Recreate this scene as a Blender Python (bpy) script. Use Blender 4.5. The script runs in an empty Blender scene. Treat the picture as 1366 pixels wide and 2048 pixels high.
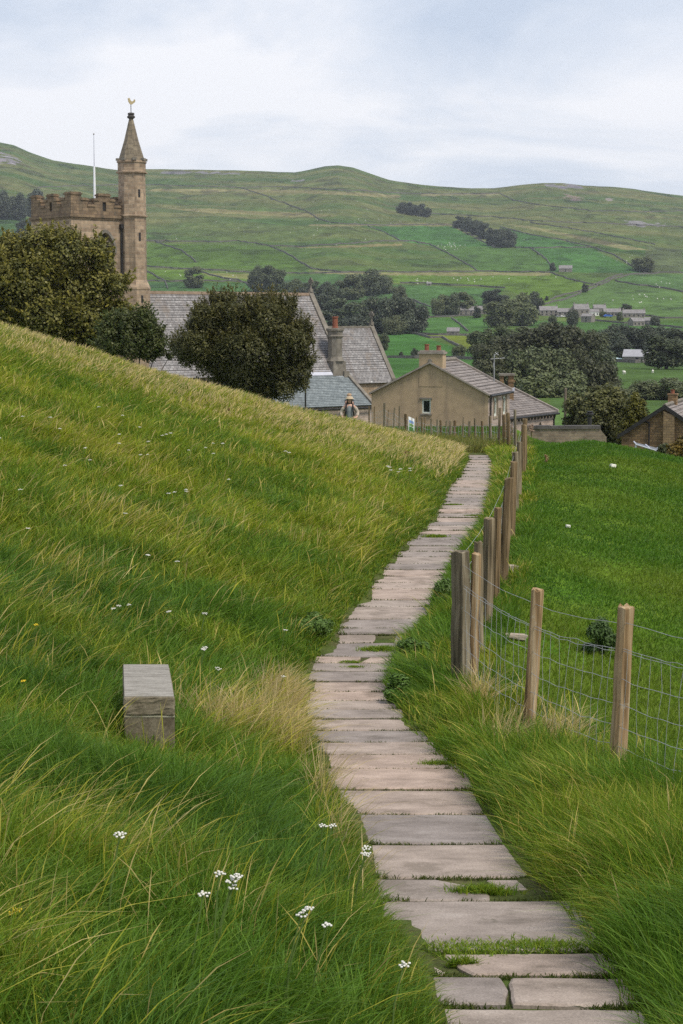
import bpy, bmesh, math, random
import numpy as np
from mathutils import Vector, Matrix

# ------------------------------------------------------------------ camera, world, sun, exposure
S = bpy.context.scene
COL = S.collection
R = math.radians
F = 3500.0
PITCH = math.atan(384.0 / F)
CAM = Vector((0.0, 0.0, 4.0))
cd = bpy.data.cameras.new('camera'); cam = bpy.data.objects.new('camera', cd); COL.objects.link(cam)
cd.sensor_fit = 'VERTICAL'; cd.sensor_height = 36.0; cd.lens = 36.0 * F / 2048.0
cd.clip_start = 0.05; cd.clip_end = 20000
cam.location = CAM; cam.rotation_euler = (R(90) - PITCH, 0, 0)
S.camera = cam

SUN_EL, SUN_AZ = R(55), R(128)          # azimuth clockwise from +Y (the way the camera looks)
w = bpy.data.worlds.new('World'); S.world = w; w.use_nodes = True
wn, wl = w.node_tree.nodes, w.node_tree.links
wn.clear()
def WN(t, **k):
    n = wn.new(t)
    for a, b in k.items(): setattr(n, a, b)
    return n
out = WN('ShaderNodeOutputWorld')
sky = WN('ShaderNodeTexSky', sky_type='NISHITA', sun_disc=False, sun_elevation=SUN_EL, sun_rotation=SUN_AZ)
bg1 = WN('ShaderNodeBackground'); bg1.inputs[1].default_value = 0.06
wl.new(sky.outputs[0], bg1.inputs[0])
tc = WN('ShaderNodeTexCoord'); sep = WN('ShaderNodeSeparateXYZ'); wl.new(tc.outputs['Generated'], sep.inputs[0])
zz_ = WN('ShaderNodeMath', operation='MAXIMUM'); wl.new(sep.outputs[2], zz_.inputs[0]); zz_.inputs[1].default_value = 0.0
za = WN('ShaderNodeMath', operation='ADD'); wl.new(zz_.outputs[0], za.inputs[0]); za.inputs[1].default_value = 0.10
dx = WN('ShaderNodeMath', operation='DIVIDE'); wl.new(sep.outputs[0], dx.inputs[0]); wl.new(za.outputs[0], dx.inputs[1])
dy = WN('ShaderNodeMath', operation='DIVIDE'); wl.new(sep.outputs[1], dy.inputs[0]); wl.new(za.outputs[0], dy.inputs[1])
cb = WN('ShaderNodeCombineXYZ'); wl.new(dx.outputs[0], cb.inputs[0]); wl.new(dy.outputs[0], cb.inputs[1])
mp = WN('ShaderNodeMapping'); wl.new(cb.outputs[0], mp.inputs[0])
mp.inputs['Rotation'].default_value = (0, 0, R(-22)); mp.inputs['Scale'].default_value = (1.0, 0.75, 1); mp.inputs['Location'].default_value = (3.4, 1.7, 0)
n1 = WN('ShaderNodeTexNoise'); n1.inputs['Scale'].default_value = 0.85; n1.inputs['Detail'].default_value = 8; n1.inputs['Roughness'].default_value = 0.56; n1.inputs['Distortion'].default_value = 0.5
wl.new(mp.outputs[0], n1.inputs['Vector'])
el = WN('ShaderNodeMapRange'); wl.new(sep.outputs[2], el.inputs[0])
el.inputs[1].default_value = 0.05; el.inputs[2].default_value = 0.32; el.inputs[3].default_value = 0.10; el.inputs[4].default_value = -0.07
ad = WN('ShaderNodeMath', operation='ADD'); wl.new(n1.outputs[0], ad.inputs[0]); wl.new(el.outputs[0], ad.inputs[1])
rp = WN('ShaderNodeValToRGB'); wl.new(ad.outputs[0], rp.inputs[0])
e = rp.color_ramp.elements
e[0].position = 0.39; e[0].color = (0.585, 0.665, 0.80, 1)
e[1].position = 0.62; e[1].color = (0.965, 0.965, 1.0, 1)
m_ = e.new(0.50); m_.color = (0.755, 0.805, 0.90, 1)
bg2 = WN('ShaderNodeBackground'); bg2.inputs[1].default_value = 0.465; wl.new(rp.outputs[0], bg2.inputs[0])
mx = WN('ShaderNodeMixShader'); mx.inputs[0].default_value = 0.92
wl.new(bg1.outputs[0], mx.inputs[1]); wl.new(bg2.outputs[0], mx.inputs[2]); wl.new(mx.outputs[0], out.inputs[0])

sl = bpy.data.lights.new('sun', 'SUN'); sl.energy = 1.5; sl.angle = R(14); sl.color = (1.0, 0.92, 0.79)
so = bpy.data.objects.new('sun', sl); COL.objects.link(so)
sd = Vector((math.sin(SUN_AZ) * math.cos(SUN_EL), math.cos(SUN_AZ) * math.cos(SUN_EL), math.sin(SUN_EL)))
so.rotation_euler = sd.to_track_quat('Z', 'Y').to_euler()
S.view_settings.view_transform = 'Standard'; S.view_settings.look = 'None'
S.view_settings.exposure = 1.22; S.view_settings.gamma = 1.0
S.cycles.use_denoising = False

# ------------------------------------------------------------------ picture <-> place
cP, sP = math.cos(PITCH), math.sin(PITCH)
def ray(px, py):
    xc, yc = (px - 683.0) / F, (1024.0 - py) / F
    return Vector((xc, cP + yc * sP, -sP + yc * cP))
def at(px, py, Y):
    d = ray(px, py); return CAM + d * (Y / d.y)
def zat(py, Y): return at(683, py, Y).z
def vof(py): d = ray(683, py); return -d.z / d.y          # fall below eye level per metre ahead
def proj(p):
    q = Vector(p) - CAM
    f = q.y * cP - q.z * sP; u = q.y * sP + q.z * cP
    return 683 + F * q.x / f, 1024 - F * u / f

# ------------------------------------------------------------------ tags and meshes
def tag(o, label=None, cat=None, group=None, kind=None):
    if label: o['label'] = label
    if cat: o['category'] = cat
    if group: o['group'] = group
    if kind: o['kind'] = kind
    return o
def empty(name, loc, label, cat, group=None, rz=0.0):
    o = bpy.data.objects.new(name, None); COL.objects.link(o); o.location = loc; o.rotation_euler = (0, 0, rz)
    o.empty_display_size = 0.2
    return tag(o, label, cat, group)
def auto_uv(me):
    n = len(me.loops)
    uv = me.uv_layers.new(name='UVMap') if not me.uv_layers else me.uv_layers[0]
    vi = np.empty(n, np.int32); me.loops.foreach_get('vertex_index', vi)
    co = np.empty(len(me.vertices) * 3, np.float32); me.vertices.foreach_get('co', co); co = co.reshape(-1, 3)[vi]
    pn = np.empty(len(me.polygons) * 3, np.float32); me.polygons.foreach_get('normal', pn); pn = pn.reshape(-1, 3)
    lt = np.empty(len(me.polygons), np.int32); me.polygons.foreach_get('loop_total', lt)
    nn = np.repeat(pn, lt, axis=0)
    hx, hy = -nn[:, 1], nn[:, 0]; hl = np.hypot(hx, hy)
    flat = hl < 0.15
    hx = np.where(flat, 1, hx / np.maximum(hl, 1e-6)); hy = np.where(flat, 0, hy / np.maximum(hl, 1e-6))
    t = np.stack([hx, hy, np.zeros_like(hx)], 1); b = np.cross(nn, t)
    uvs = np.stack([(co * t).sum(1), (co * b).sum(1)], 1).astype(np.float32)
    uv.data.foreach_set('uv', uvs.ravel())
class MB:
    def __init__(s): s.v = []; s.f = []
    def face(s, pts):
        i = len(s.v); s.v += [tuple(p) for p in pts]; s.f.append(tuple(range(i, i + len(pts)))); return s
    def hexa(s, p):          # 4 bottom (ccw from above), 4 top
        i = len(s.v); s.v += [tuple(q) for q in p]
        for f in ((3, 2, 1, 0), (4, 5, 6, 7), (0, 1, 5, 4), (1, 2, 6, 5), (2, 3, 7, 6), (3, 0, 4, 7)): s.f.append(tuple(i + k for k in f))
        return s
    def box(s, a, b):
        (x0, y0, z0), (x1, y1, z1) = a, b
        x0, x1 = min(x0, x1), max(x0, x1); y0, y1 = min(y0, y1), max(y0, y1); z0, z1 = min(z0, z1), max(z0, z1)
        return s.hexa([(x0, y0, z0), (x1, y0, z0), (x1, y1, z0), (x0, y1, z0), (x0, y0, z1), (x1, y0, z1), (x1, y1, z1), (x0, y1, z1)])
    def obox(s, c, ex, ey, hx, hy, z0, z1):      # box on its own axes
        c = Vector(c); ex = Vector(ex); ey = Vector(ey); p = []
        for z in (z0, z1):
            for a, b in ((-1, -1), (1, -1), (1, 1), (-1, 1)):
                q = c + ex * hx * a + ey * hy * b; p.append((q.x, q.y, z))
        return s.hexa(p)
    def prism(s, poly, z0, z1):   # ccw polygon of (x, y)
        n = len(poly); i = len(s.v)
        s.v += [(x, y, z0) for x, y in poly] + [(x, y, z1) for x, y in poly]
        s.f.append(tuple(i + k for k in reversed(range(n)))); s.f.append(tuple(i + n + k for k in range(n)))
        for k in range(n): s.f.append((i + k, i + (k + 1) % n, i + n + (k + 1) % n, i + n + k))
        return s
    def lathe(s, c, prof, n=12, rot=0.0, caps=True):
        i = len(s.v); c = Vector(c)
        for r, z in prof:
            for k in range(n):
                a = rot + 2 * math.pi * k / n; s.v.append((c.x + r * math.cos(a), c.y + r * math.sin(a), c.z + z))
        m = len(prof)
        for j in range(m - 1):
            for k in range(n):
                k2 = (k + 1) % n; s.f.append((i + j * n + k, i + j * n + k2, i + (j + 1) * n + k2, i + (j + 1) * n + k))
        if caps:
            s.f.append(tuple(i + k for k in reversed(range(n)))); s.f.append(tuple(i + (m - 1) * n + k for k in range(n)))
        return s
    def tube(s, pts, r, n=6, caps=True):
        pts = [Vector(p) for p in pts]; rs = r if isinstance(r, (list, tuple)) else [r] * len(pts)
        i = len(s.v); up = None
        for j, p in enumerate(pts):
            d = (pts[min(j + 1, len(pts) - 1)] - pts[max(j - 1, 0)])
            d = d.normalized() if d.length > 1e-9 else Vector((0, 0, 1))
            if up is None:
                up = Vector((0, 0, 1)) if abs(d.z) < 0.9 else Vector((1, 0, 0))
            a = d.cross(up); a = a.normalized() if a.length > 1e-6 else d.orthogonal().normalized(); b = a.cross(d).normalized(); up = b
            for k in range(n):
                t = 2 * math.pi * k / n; q = p + (a * math.cos(t) + b * math.sin(t)) * rs[j]; s.v.append(tuple(q))
        for j in range(len(pts) - 1):
            for k in range(n):
                k2 = (k + 1) % n; s.f.append((i + j * n + k, i + (j + 1) * n + k, i + (j + 1) * n + k2, i + j * n + k2))
        if caps:
            s.f.append(tuple(i + k for k in range(n))); s.f.append(tuple(i + (len(pts) - 1) * n + k for k in reversed(range(n))))
        return s
    def build(s, name, mat, parent=None, smooth=False, bevel=0.0, fix=True):
        me = bpy.data.meshes.new(name); me.from_pydata(s.v, [], s.f); me.update()
        if bevel or fix:
            bm = bmesh.new(); bm.from_mesh(me)
            if fix: bmesh.ops.recalc_face_normals(bm, faces=bm.faces)
            if bevel: bmesh.ops.bevel(bm, geom=bm.edges[:], offset=bevel, segments=2, affect='EDGES', profile=0.6)
            bm.to_mesh(me); bm.free()
        auto_uv(me)
        if smooth: me.polygons.foreach_set('use_smooth', [True] * len(me.polygons))
        if mat: me.materials.append(mat)
        o = bpy.data.objects.new(name, me); COL.objects.link(o)
        if parent: o.parent = parent
        return o
def np_mesh(name, verts, tris, mat, col=None, parent=None, link=True, quads=False, mats=None, midx=None, smooth=False):
    me = bpy.data.meshes.new(name); k = 4 if quads else 3
    verts = np.ascontiguousarray(verts, np.float32); tris = np.ascontiguousarray(tris, np.int32)
    me.vertices.add(len(verts)); me.vertices.foreach_set('co', verts.ravel())
    me.loops.add(len(tris) * k); me.loops.foreach_set('vertex_index', tris.ravel())
    me.polygons.add(len(tris)); me.polygons.foreach_set('loop_start', np.arange(0, len(tris) * k, k, dtype=np.int32))
    if smooth: me.polygons.foreach_set('use_smooth', np.ones(len(tris), bool))
    if midx is not None: me.polygons.foreach_set('material_index', np.asarray(midx, np.int32))
    if col is not None:
        a = me.attributes.new('col', 'FLOAT_COLOR', 'POINT')
        c4 = np.ones((len(verts), 4), np.float32); c4[:, :3] = col; a.data.foreach_set('color', c4.ravel())
    me.update(calc_edges=True)
    for m in (mats or [mat]): me.materials.append(m)
    o = bpy.data.objects.new(name, me)
    if link: COL.objects.link(o)
    if parent: o.parent = parent
    return o

# ------------------------------------------------------------------ noise in numpy
rng = np.random.RandomState(7); random.seed(7)
_T = np.random.RandomState(11).rand(256, 256).astype(np.float32)
def vnoise(x, y, s=0):
    x = np.asarray(x, np.float64) + s * 17.31; y = np.asarray(y, np.float64) + s * 7.77
    xi = np.floor(x).astype(int); yi = np.floor(y).astype(int); fx = x - xi; fy = y - yi
    fx = fx * fx * (3 - 2 * fx); fy = fy * fy * (3 - 2 * fy)
    a = _T[xi & 255, yi & 255]; b = _T[(xi + 1) & 255, yi & 255]; c = _T[xi & 255, (yi + 1) & 255]; d = _T[(xi + 1) & 255, (yi + 1) & 255]
    return a + (b - a) * fx + (c - a) * fy + (a - b - c + d) * fx * fy
def fbm(x, y, s=0, o=3):
    t = 0; a = 1; n = 0
    for k in range(o): t = t + a * vnoise(np.asarray(x) * 2 ** k, np.asarray(y) * 2 ** k, s + k * 3); n += a; a *= .5
    return t / n
def sstep(a, b, x):
    t = np.clip((np.asarray(x, float) - a) / (b - a), 0, 1); return t * t * (3 - 2 * t)

# ------------------------------------------------------------------ materials
def new_mat(name):
    m = bpy.data.materials.new(name); m.use_nodes = True; nt = m.node_tree; nt.nodes.clear()
    o = nt.nodes.new('ShaderNodeOutputMaterial'); b = nt.nodes.new('ShaderNodeBsdfPrincipled'); nt.links.new(b.outputs[0], o.inputs[0])
    b.inputs['Roughness'].default_value = 0.9; b.inputs['Specular IOR Level'].default_value = 0.25
    return m, nt, b, o
def nd(nt, t, **k):
    n = nt.nodes.new(t)
    for a, v in k.items():
        if a in n.inputs: n.inputs[a].default_value = v
        else: setattr(n, a, v)
    return n
def ramp(nt, src, stops):
    r = nt.nodes.new('ShaderNodeValToRGB'); nt.links.new(src, r.inputs[0]); el = r.color_ramp.elements
    while len(el) < len(stops): el.new(0.5)
    for x, (p, c) in zip(el, stops): x.position = p; x.color = (*c, 1) if len(c) == 3 else c
    return r.outputs[0]
def mixc(nt, fac, a, b, mode='MIX'):
    m = nt.nodes.new('ShaderNodeMix'); m.data_type = 'RGBA'; m.blend_type = mode
    for i, x in ((0, fac), (6, a), (7, b)):
        if hasattr(x, 'links'): nt.links.new(x, m.inputs[i])
        else: m.inputs[i].default_value = x if i == 0 else (*x, 1)
    return m.outputs[2]
def bump(nt, b, h, strength=0.4, dist=0.02):
    n = nd(nt, 'ShaderNodeBump'); n.inputs['Strength'].default_value = strength; n.inputs['Distance'].default_value = dist
    nt.links.new(h, n.inputs['Height']); nt.links.new(n.outputs[0], b.inputs['Normal'])
def noisy(name, stops, scale=3.0, detail=6, rough=0.9, coord='Object', stretch=(1, 1, 1), bstr=0.3, bdist=0.01, tint=0.0, fine=None, metallic=0.0, patches=None):
    m, nt, b, o = new_mat(name)
    t = nd(nt, 'ShaderNodeTexCoord'); mp = nd(nt, 'ShaderNodeMapping'); mp.inputs['Scale'].default_value = stretch
    nt.links.new(t.outputs[coord], mp.inputs[0])
    n = nd(nt, 'ShaderNodeTexNoise', Scale=scale, Detail=detail, Roughness=0.6); nt.links.new(mp.outputs[0], n.inputs['Vector'])
    c = ramp(nt, n.outputs[0], stops)
    if patches:       # (scale, threshold, colour): lichen or stains
        for sc, th, pc in patches:
            q = nd(nt, 'ShaderNodeTexNoise', Scale=sc, Detail=5, Roughness=0.65); nt.links.new(t.outputs[coord], q.inputs['Vector'])
            c = mixc(nt, ramp(nt, q.outputs[0], [(th, (0, 0, 0)), (th + 0.08, (1, 1, 1))]), c, pc)
    if fine:
        q = nd(nt, 'ShaderNodeTexNoise', Scale=fine, Detail=3); nt.links.new(t.outputs[coord], q.inputs['Vector'])
        c = mixc(nt, 1.0, c, ramp(nt, q.outputs[0], [(0.25, (0.72, 0.72, 0.72)), (0.75, (1.25, 1.25, 1.25))]), 'MULTIPLY')
    if tint:
        oi = nd(nt, 'ShaderNodeObjectInfo')
        c = mixc(nt, tint, c, ramp(nt, oi.outputs['Random'], [(0.0, (0.72, 0.73, 0.76)), (0.5, (1.02, 1.0, .97)), (1.0, (1.26, 1.12, 1.03))]), 'MULTIPLY')
    nt.links.new(c, b.inputs['Base Color']); b.inputs['Roughness'].default_value = rough; b.inputs['Metallic'].default_value = metallic
    if bstr: bump(nt, b, n.outputs[0], bstr, bdist)
    return m
def masonry(name, c1, c2, mortar, bw=0.45, bh=0.2, msize=0.012, patches=(), bstr=0.6, var=0.35, stain=None):
    """coursed stone or slates, laid along each wall's or slope's own axes"""
    m, nt, b, o = new_mat(name)
    uv = nd(nt, 'ShaderNodeUVMap'); uv.uv_map = 'UVMap'
    wv = nd(nt, 'ShaderNodeTexNoise', Scale=1.3, Detail=2); nt.links.new(uv.outputs[0], wv.inputs['Vector'])
    off = nd(nt, 'ShaderNodeVectorMath', operation='MULTIPLY_ADD'); nt.links.new(wv.outputs['Color'], off.inputs[0]); off.inputs[1].default_value = (0.10, 0.06, 0); nt.links.new(uv.outputs[0], off.inputs[2])
    br = nd(nt, 'ShaderNodeTexBrick'); nt.links.new(off.outputs[0], br.inputs['Vector'])
    br.inputs['Color1'].default_value = (*c1, 1); br.inputs['Color2'].default_value = (*c2, 1); br.inputs['Mortar'].default_value = (*mortar, 1)
    br.inputs['Scale'].default_value = 1.0; br.inputs['Brick Width'].default_value = bw; br.inputs['Row Height'].default_value = bh
    br.inputs['Mortar Size'].default_value = msize; br.inputs['Mortar Smooth'].default_value = 0.3; br.inputs['Bias'].default_value = 0.0
    c = br.outputs[0]
    n = nd(nt, 'ShaderNodeTexNoise', Scale=2.2, Detail=8, Roughness=0.65); nt.links.new(uv.outputs[0], n.inputs['Vector'])
    c = mixc(nt, 1.0, c, ramp(nt, n.outputs[0], [(0.28, (1 - var, 1 - var, 1 - var)), (0.5, (1, 1, 1)), (0.75, (1 + var, 1 + var * .9, 1 + var * .8))]), 'MULTIPLY')
    for sc, th, pc in patches:
        q = nd(nt, 'ShaderNodeTexNoise', Scale=sc, Detail=6, Roughness=0.7); nt.links.new(uv.outputs[0], q.inputs['Vector'])
        c = mixc(nt, ramp(nt, q.outputs[0], [(th, (0, 0, 0)), (th + 0.07, (1, 1, 1))]), c, pc)
    if stain:         # streaks that run down the wall or slope
        mp = nd(nt, 'ShaderNodeMapping'); mp.inputs['Scale'].default_value = (1.6, 0.16, 1); nt.links.new(uv.outputs[0], mp.inputs[0])
        q = nd(nt, 'ShaderNodeTexNoise', Scale=1.0, Detail=4); nt.links.new(mp.outputs[0], q.inputs['Vector'])
        c = mixc(nt, ramp(nt, q.outputs[0], [(0.52, (0, 0, 0)), (0.72, (.75, .75, .75))]), c, stain)
    nt.links.new(c, b.inputs['Base Color'])
    bn = nd(nt, 'ShaderNodeBump'); bn.invert = True; bn.inputs['Strength'].default_value = bstr; bn.inputs['Distance'].default_value = 0.02
    nt.links.new(br.outputs['Fac'], bn.inputs['Height']); nt.links.new(bn.outputs[0], b.inputs['Normal'])
    return m
def attr_mat(name, trans=0.25, rough=0.6, vary=0.0, spec=0.15, objcol=False):
    m, nt, b, o = new_mat(name)
    a = nd(nt, 'ShaderNodeAttribute'); a.attribute_name = 'col'; c = a.outputs['Color']
    if objcol:
        oi = nd(nt, 'ShaderNodeObjectInfo'); c = mixc(nt, 1.0, c, oi.outputs['Color'], 'MULTIPLY')
    nt.links.new(c, b.inputs['Base Color']); b.inputs['Roughness'].default_value = rough; b.inputs['Specular IOR Level'].default_value = spec
    if trans:
        t = nd(nt, 'ShaderNodeBsdfTranslucent'); nt.links.new(c, t.inputs['Color'])
        x = nd(nt, 'ShaderNodeMixShader'); x.inputs[0].default_value = trans
        nt.links.new(b.outputs[0], x.inputs[1]); nt.links.new(t.outputs[0], x.inputs[2]); nt.links.new(x.outputs[0], o.inputs[0])
    return m
def ground_mat(name, amount=0.35, scale=6.0, fine=60.0):
    m, nt, b, o = new_mat(name)
    a = nd(nt, 'ShaderNodeAttribute'); a.attribute_name = 'col'
    g = nd(nt, 'ShaderNodeTexCoord')
    n = nd(nt, 'ShaderNodeTexNoise', Scale=scale, Detail=8, Roughness=0.65); nt.links.new(g.outputs['Object'], n.inputs['Vector'])
    n2 = nd(nt, 'ShaderNodeTexNoise', Scale=fine, Detail=4, Roughness=0.7); nt.links.new(g.outputs['Object'], n2.inputs['Vector'])
    c = mixc(nt, 1.0, a.outputs['Color'], ramp(nt, n.outputs[0], [(0.3, (1 - amount,) * 3), (0.7, (1 + amount,) * 3)]), 'MULTIPLY')
    c = mixc(nt, 1.0, c, ramp(nt, n2.outputs[0], [(0.3, (1 - amount,) * 3), (0.7, (1 + amount,) * 3)]), 'MULTIPLY')
    nt.links.new(c, b.inputs['Base Color']); b.inputs['Roughness'].default_value = 1.0; b.inputs['Specular IOR Level'].default_value = 0.05
    bump(nt, b, n2.outputs[0], 0.5, 1.0 / fine)
    return m
# ------------------------------------------------------------------ the lie of the land (near)
_DY = [-8, 0, 5, 6, 7.6, 9, 11, 13, 15, 18, 22, 26, 31, 36, 41, 46, 60, 75, 85, 100, 115, 140, 200, 300, 420]
_DD = [1.45, 1.75, 2.30, 2.42, 2.60, 2.78, 3.00, 3.15, 3.22, 3.24, 3.22, 3.20, 3.22, 3.25, 3.32, 3.50, 4.20, 4.70, 5.2, 6.4, 7.6, 9.6, 13, 16, 18]
_yy = np.linspace(-8, 420, 8600); _dd = np.interp(_yy, _DY, _DD)
_k = np.exp(-0.5 * (np.arange(-40, 41) / 16.0) ** 2); _k /= _k.sum()
_dd = np.convolve(np.pad(_dd, 40, mode='edge'), _k, mode='valid')
def D(Y): return np.interp(Y, _yy, _dd)
_vy = np.linspace(4.5, 60, 4000); _vv = D(_vy) / _vy
def Yof(py): return float(np.interp(-vof(py), -_vv, _vy))
EDGE = [(2110, 905, 1345), (2048, 885, 1300), (1985, 868, 1242), (1900, 825, 1200), (1840, 775, 1165), (1780, 752, 1100), (1720, 735, 1050), (1650, 700, 1000), (1600, 688, 962),
        (1560, 650, 937), (1520, 640, 892), (1490, 630, 868), (1460, 618, 832), (1430, 608, 803), (1390, 603, 776), (1350, 610, 778), (1320, 635, 797), (1300, 650, 800),
        (1270, 680, 835), (1230, 690, 862), (1200, 735, 867), (1160, 748, 895), (1120, 788, 910), (1100, 803, 930), (1070, 838, 952), (1040, 868, 966), (1010, 884, 978),
        (980, 896, 984), (950, 922, 988), (920, 936, 987), (906, 932, 975)]
_ey, _el, _er = [], [], []
for py, xl, xr in EDGE:
    Y = Yof(py); d = ray(683, py)
    _ey.append(Y); _el.append(ray(xl, py).x / ray(xl, py).y * Y); _er.append(ray(xr, py).x / ray(xr, py).y * Y)
_ey = np.array(_ey); _el = np.array(_el); _er = np.array(_er)
YTURN = 47.0
def smooth_edges():
    global _gy, _gl, _gr
    _gy = np.linspace(-6, 60, 1321)
    l = np.interp(_gy, _ey, _el); r = np.interp(_gy, _ey, _er)
    lo = _gy < _ey[0]; l[lo] = _el[0] - 0.10 * (_ey[0] - _gy[lo]); r[lo] = _er[0] - 0.10 * (_ey[0] - _gy[lo])
    k = np.exp(-0.5 * (np.arange(-12, 13) / 5.0) ** 2); k /= k.sum()
    _gl = np.convolve(np.pad(l, 12, mode='edge'), k, mode='valid'); _gr = np.convolve(np.pad(r, 12, mode='edge'), k, mode='valid')
smooth_edges()
def PL(Y): return np.interp(Y, _gy, _gl)
def PR(Y): return np.interp(Y, _gy, _gr)
_FY = [-8, 5, 8, 10, 11.5, 13.4, 15.6, 17, 20, 26, 31, 37, 46, 60, 100]
_FX = [6, 3.6, 2.75, 2.2, 1.81, 1.43, 1.10, 1.38, 1.88, 2.62, 3.2, 3.88, 4.7, 6.0, 9.0]
def XF(Y): return np.interp(Y, _FY, _FX)
def H(X, Y):
    """height of the ground"""
    X = np.asarray(X, float); Y = np.asarray(Y, float)
    b = -D(Y)
    pl, pr, xf = PL(Y), PR(Y), XF(Y)
    d = np.maximum(pl - X, 0)
    bank = np.interp(Y, [0, 11, 16, 24, 34, 60], [.08, .10, .13, .12, .03, .03])
    slope = np.interp(Y, [0, 9, 20, 36, 60], [.22, .25, .265, .275, .27])
    dd = np.where(d < 12, d, 12 + 6 * (1 - np.exp(-np.maximum(d - 12, 0) / 6)))
    rise = bank * (1 - np.exp(-d / .35)) + slope * dd + .055 * np.clip(d - 5.5, 0, 8) * sstep(15, 30, Y)
    rise = rise * (1 - sstep(37, 62, Y + .25 * np.maximum(-X - 3, 0)))
    rise = rise + (fbm(X / 1.7, Y / 1.9, 5, 2) - .5) * .22 * np.clip(d / 1.0, 0, 1) * (1 - sstep(50, 60, Y))
    e = np.maximum(X - pr, 0); ef = np.maximum(X - xf, 0)
    rr = .10 * (1 - np.exp(-e / .3)) * (1 - sstep(0.0, .8, ef)) * np.interp(Y, [0, 20, 40, 50], [1.2, .8, .9, 0])
    fall = -.195 * np.maximum(ef - .5, 0) * np.exp(-np.maximum(ef - 30, 0) / 20)
    crest = -sstep(0.3, 3.0, ef) * (.085 * np.maximum(Y - 47, 0)) * (1 - sstep(62, 110, Y) * .6)
    crest = crest + .58 * sstep(26, 47, Y) * sstep(.1, 2.2, ef) * (1 - sstep(58, 90, Y))
    path = -.014 * ((X > pl - .02) & (X < pr + .02))
    return CAM.z + b + rise + rr + fall + crest * (Y < 400) + path
def Hs(x, y): return float(H(x, y))
def ground_hit(px, py, y0=5.0, y1=95.0):
    d = ray(px, py); p = None
    for i in range(3000):
        Y = y0 + (y1 - y0) * (i / 3000.0) ** 1.5
        q = CAM + d * (Y / d.y)
        if q.z <= Hs(q.x, q.y): return Vector((q.x, q.y, Hs(q.x, q.y)))
    q = CAM + d * (y1 / d.y); return Vector((q.x, q.y, Hs(q.x, q.y)))

def grid_mesh(name, xs, ys, hf, colf, mat, kind='structure', label=None):
    XX, YY = np.meshgrid(xs, ys); Z = hf(XX, YY)
    v = np.stack([XX.ravel(), YY.ravel(), Z.ravel()], 1); nx, ny = len(xs), len(ys)
    i = (np.arange(ny - 1)[:, None] * nx + np.arange(nx - 1)[None, :]).ravel()
    q = np.stack([i, i + 1, i + nx + 1, i + nx], 1)
    o = np_mesh(name, v, q, mat, colf(XX.ravel(), YY.ravel()), quads=True, smooth=True)
    return tag(o, label, None, None, kind)
def lerp3(a, b, t): return np.asarray(a)[None, :] * (1 - t[:, None]) + np.asarray(b)[None, :] * t[:, None]
def near_col(X, Y):
    t = fbm(X / 2.5, Y / 2.5, 2, 3)
    c = lerp3((.050, .080, .014), (.095, .110, .024), np.clip(t * 1.6 - .3, 0, 1))
    f = lerp3((.060, .130, .010), (.105, .165, .016), np.clip(fbm(X / 1.1, Y / 1.1, 8, 4) * 2.2 - .6, 0, 1))
    right = (X > XF(Y) + .2) | (Y > 50)
    c = np.where(right[:, None], f, c)
    onp = (X > PL(Y) - .05) & (X < PR(Y) + .05) & (Y < 50)
    soil = lerp3((.085, .075, .040), (.060, .090, .020), np.clip(fbm(X / .22, Y / .22, 4, 2) * 2 - .4, 0, 1))
    return np.where(onp[:, None], soil, c)
GM = ground_mat('turf_soil', .35, 5.0, 45.0)
grid_mesh('ground', np.arange(-30, 34.01, .2), np.concatenate([np.arange(-6, 60, .22), np.arange(60, 112, .8)]), H, near_col, GM, label='grassy hillside ground')

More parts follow.
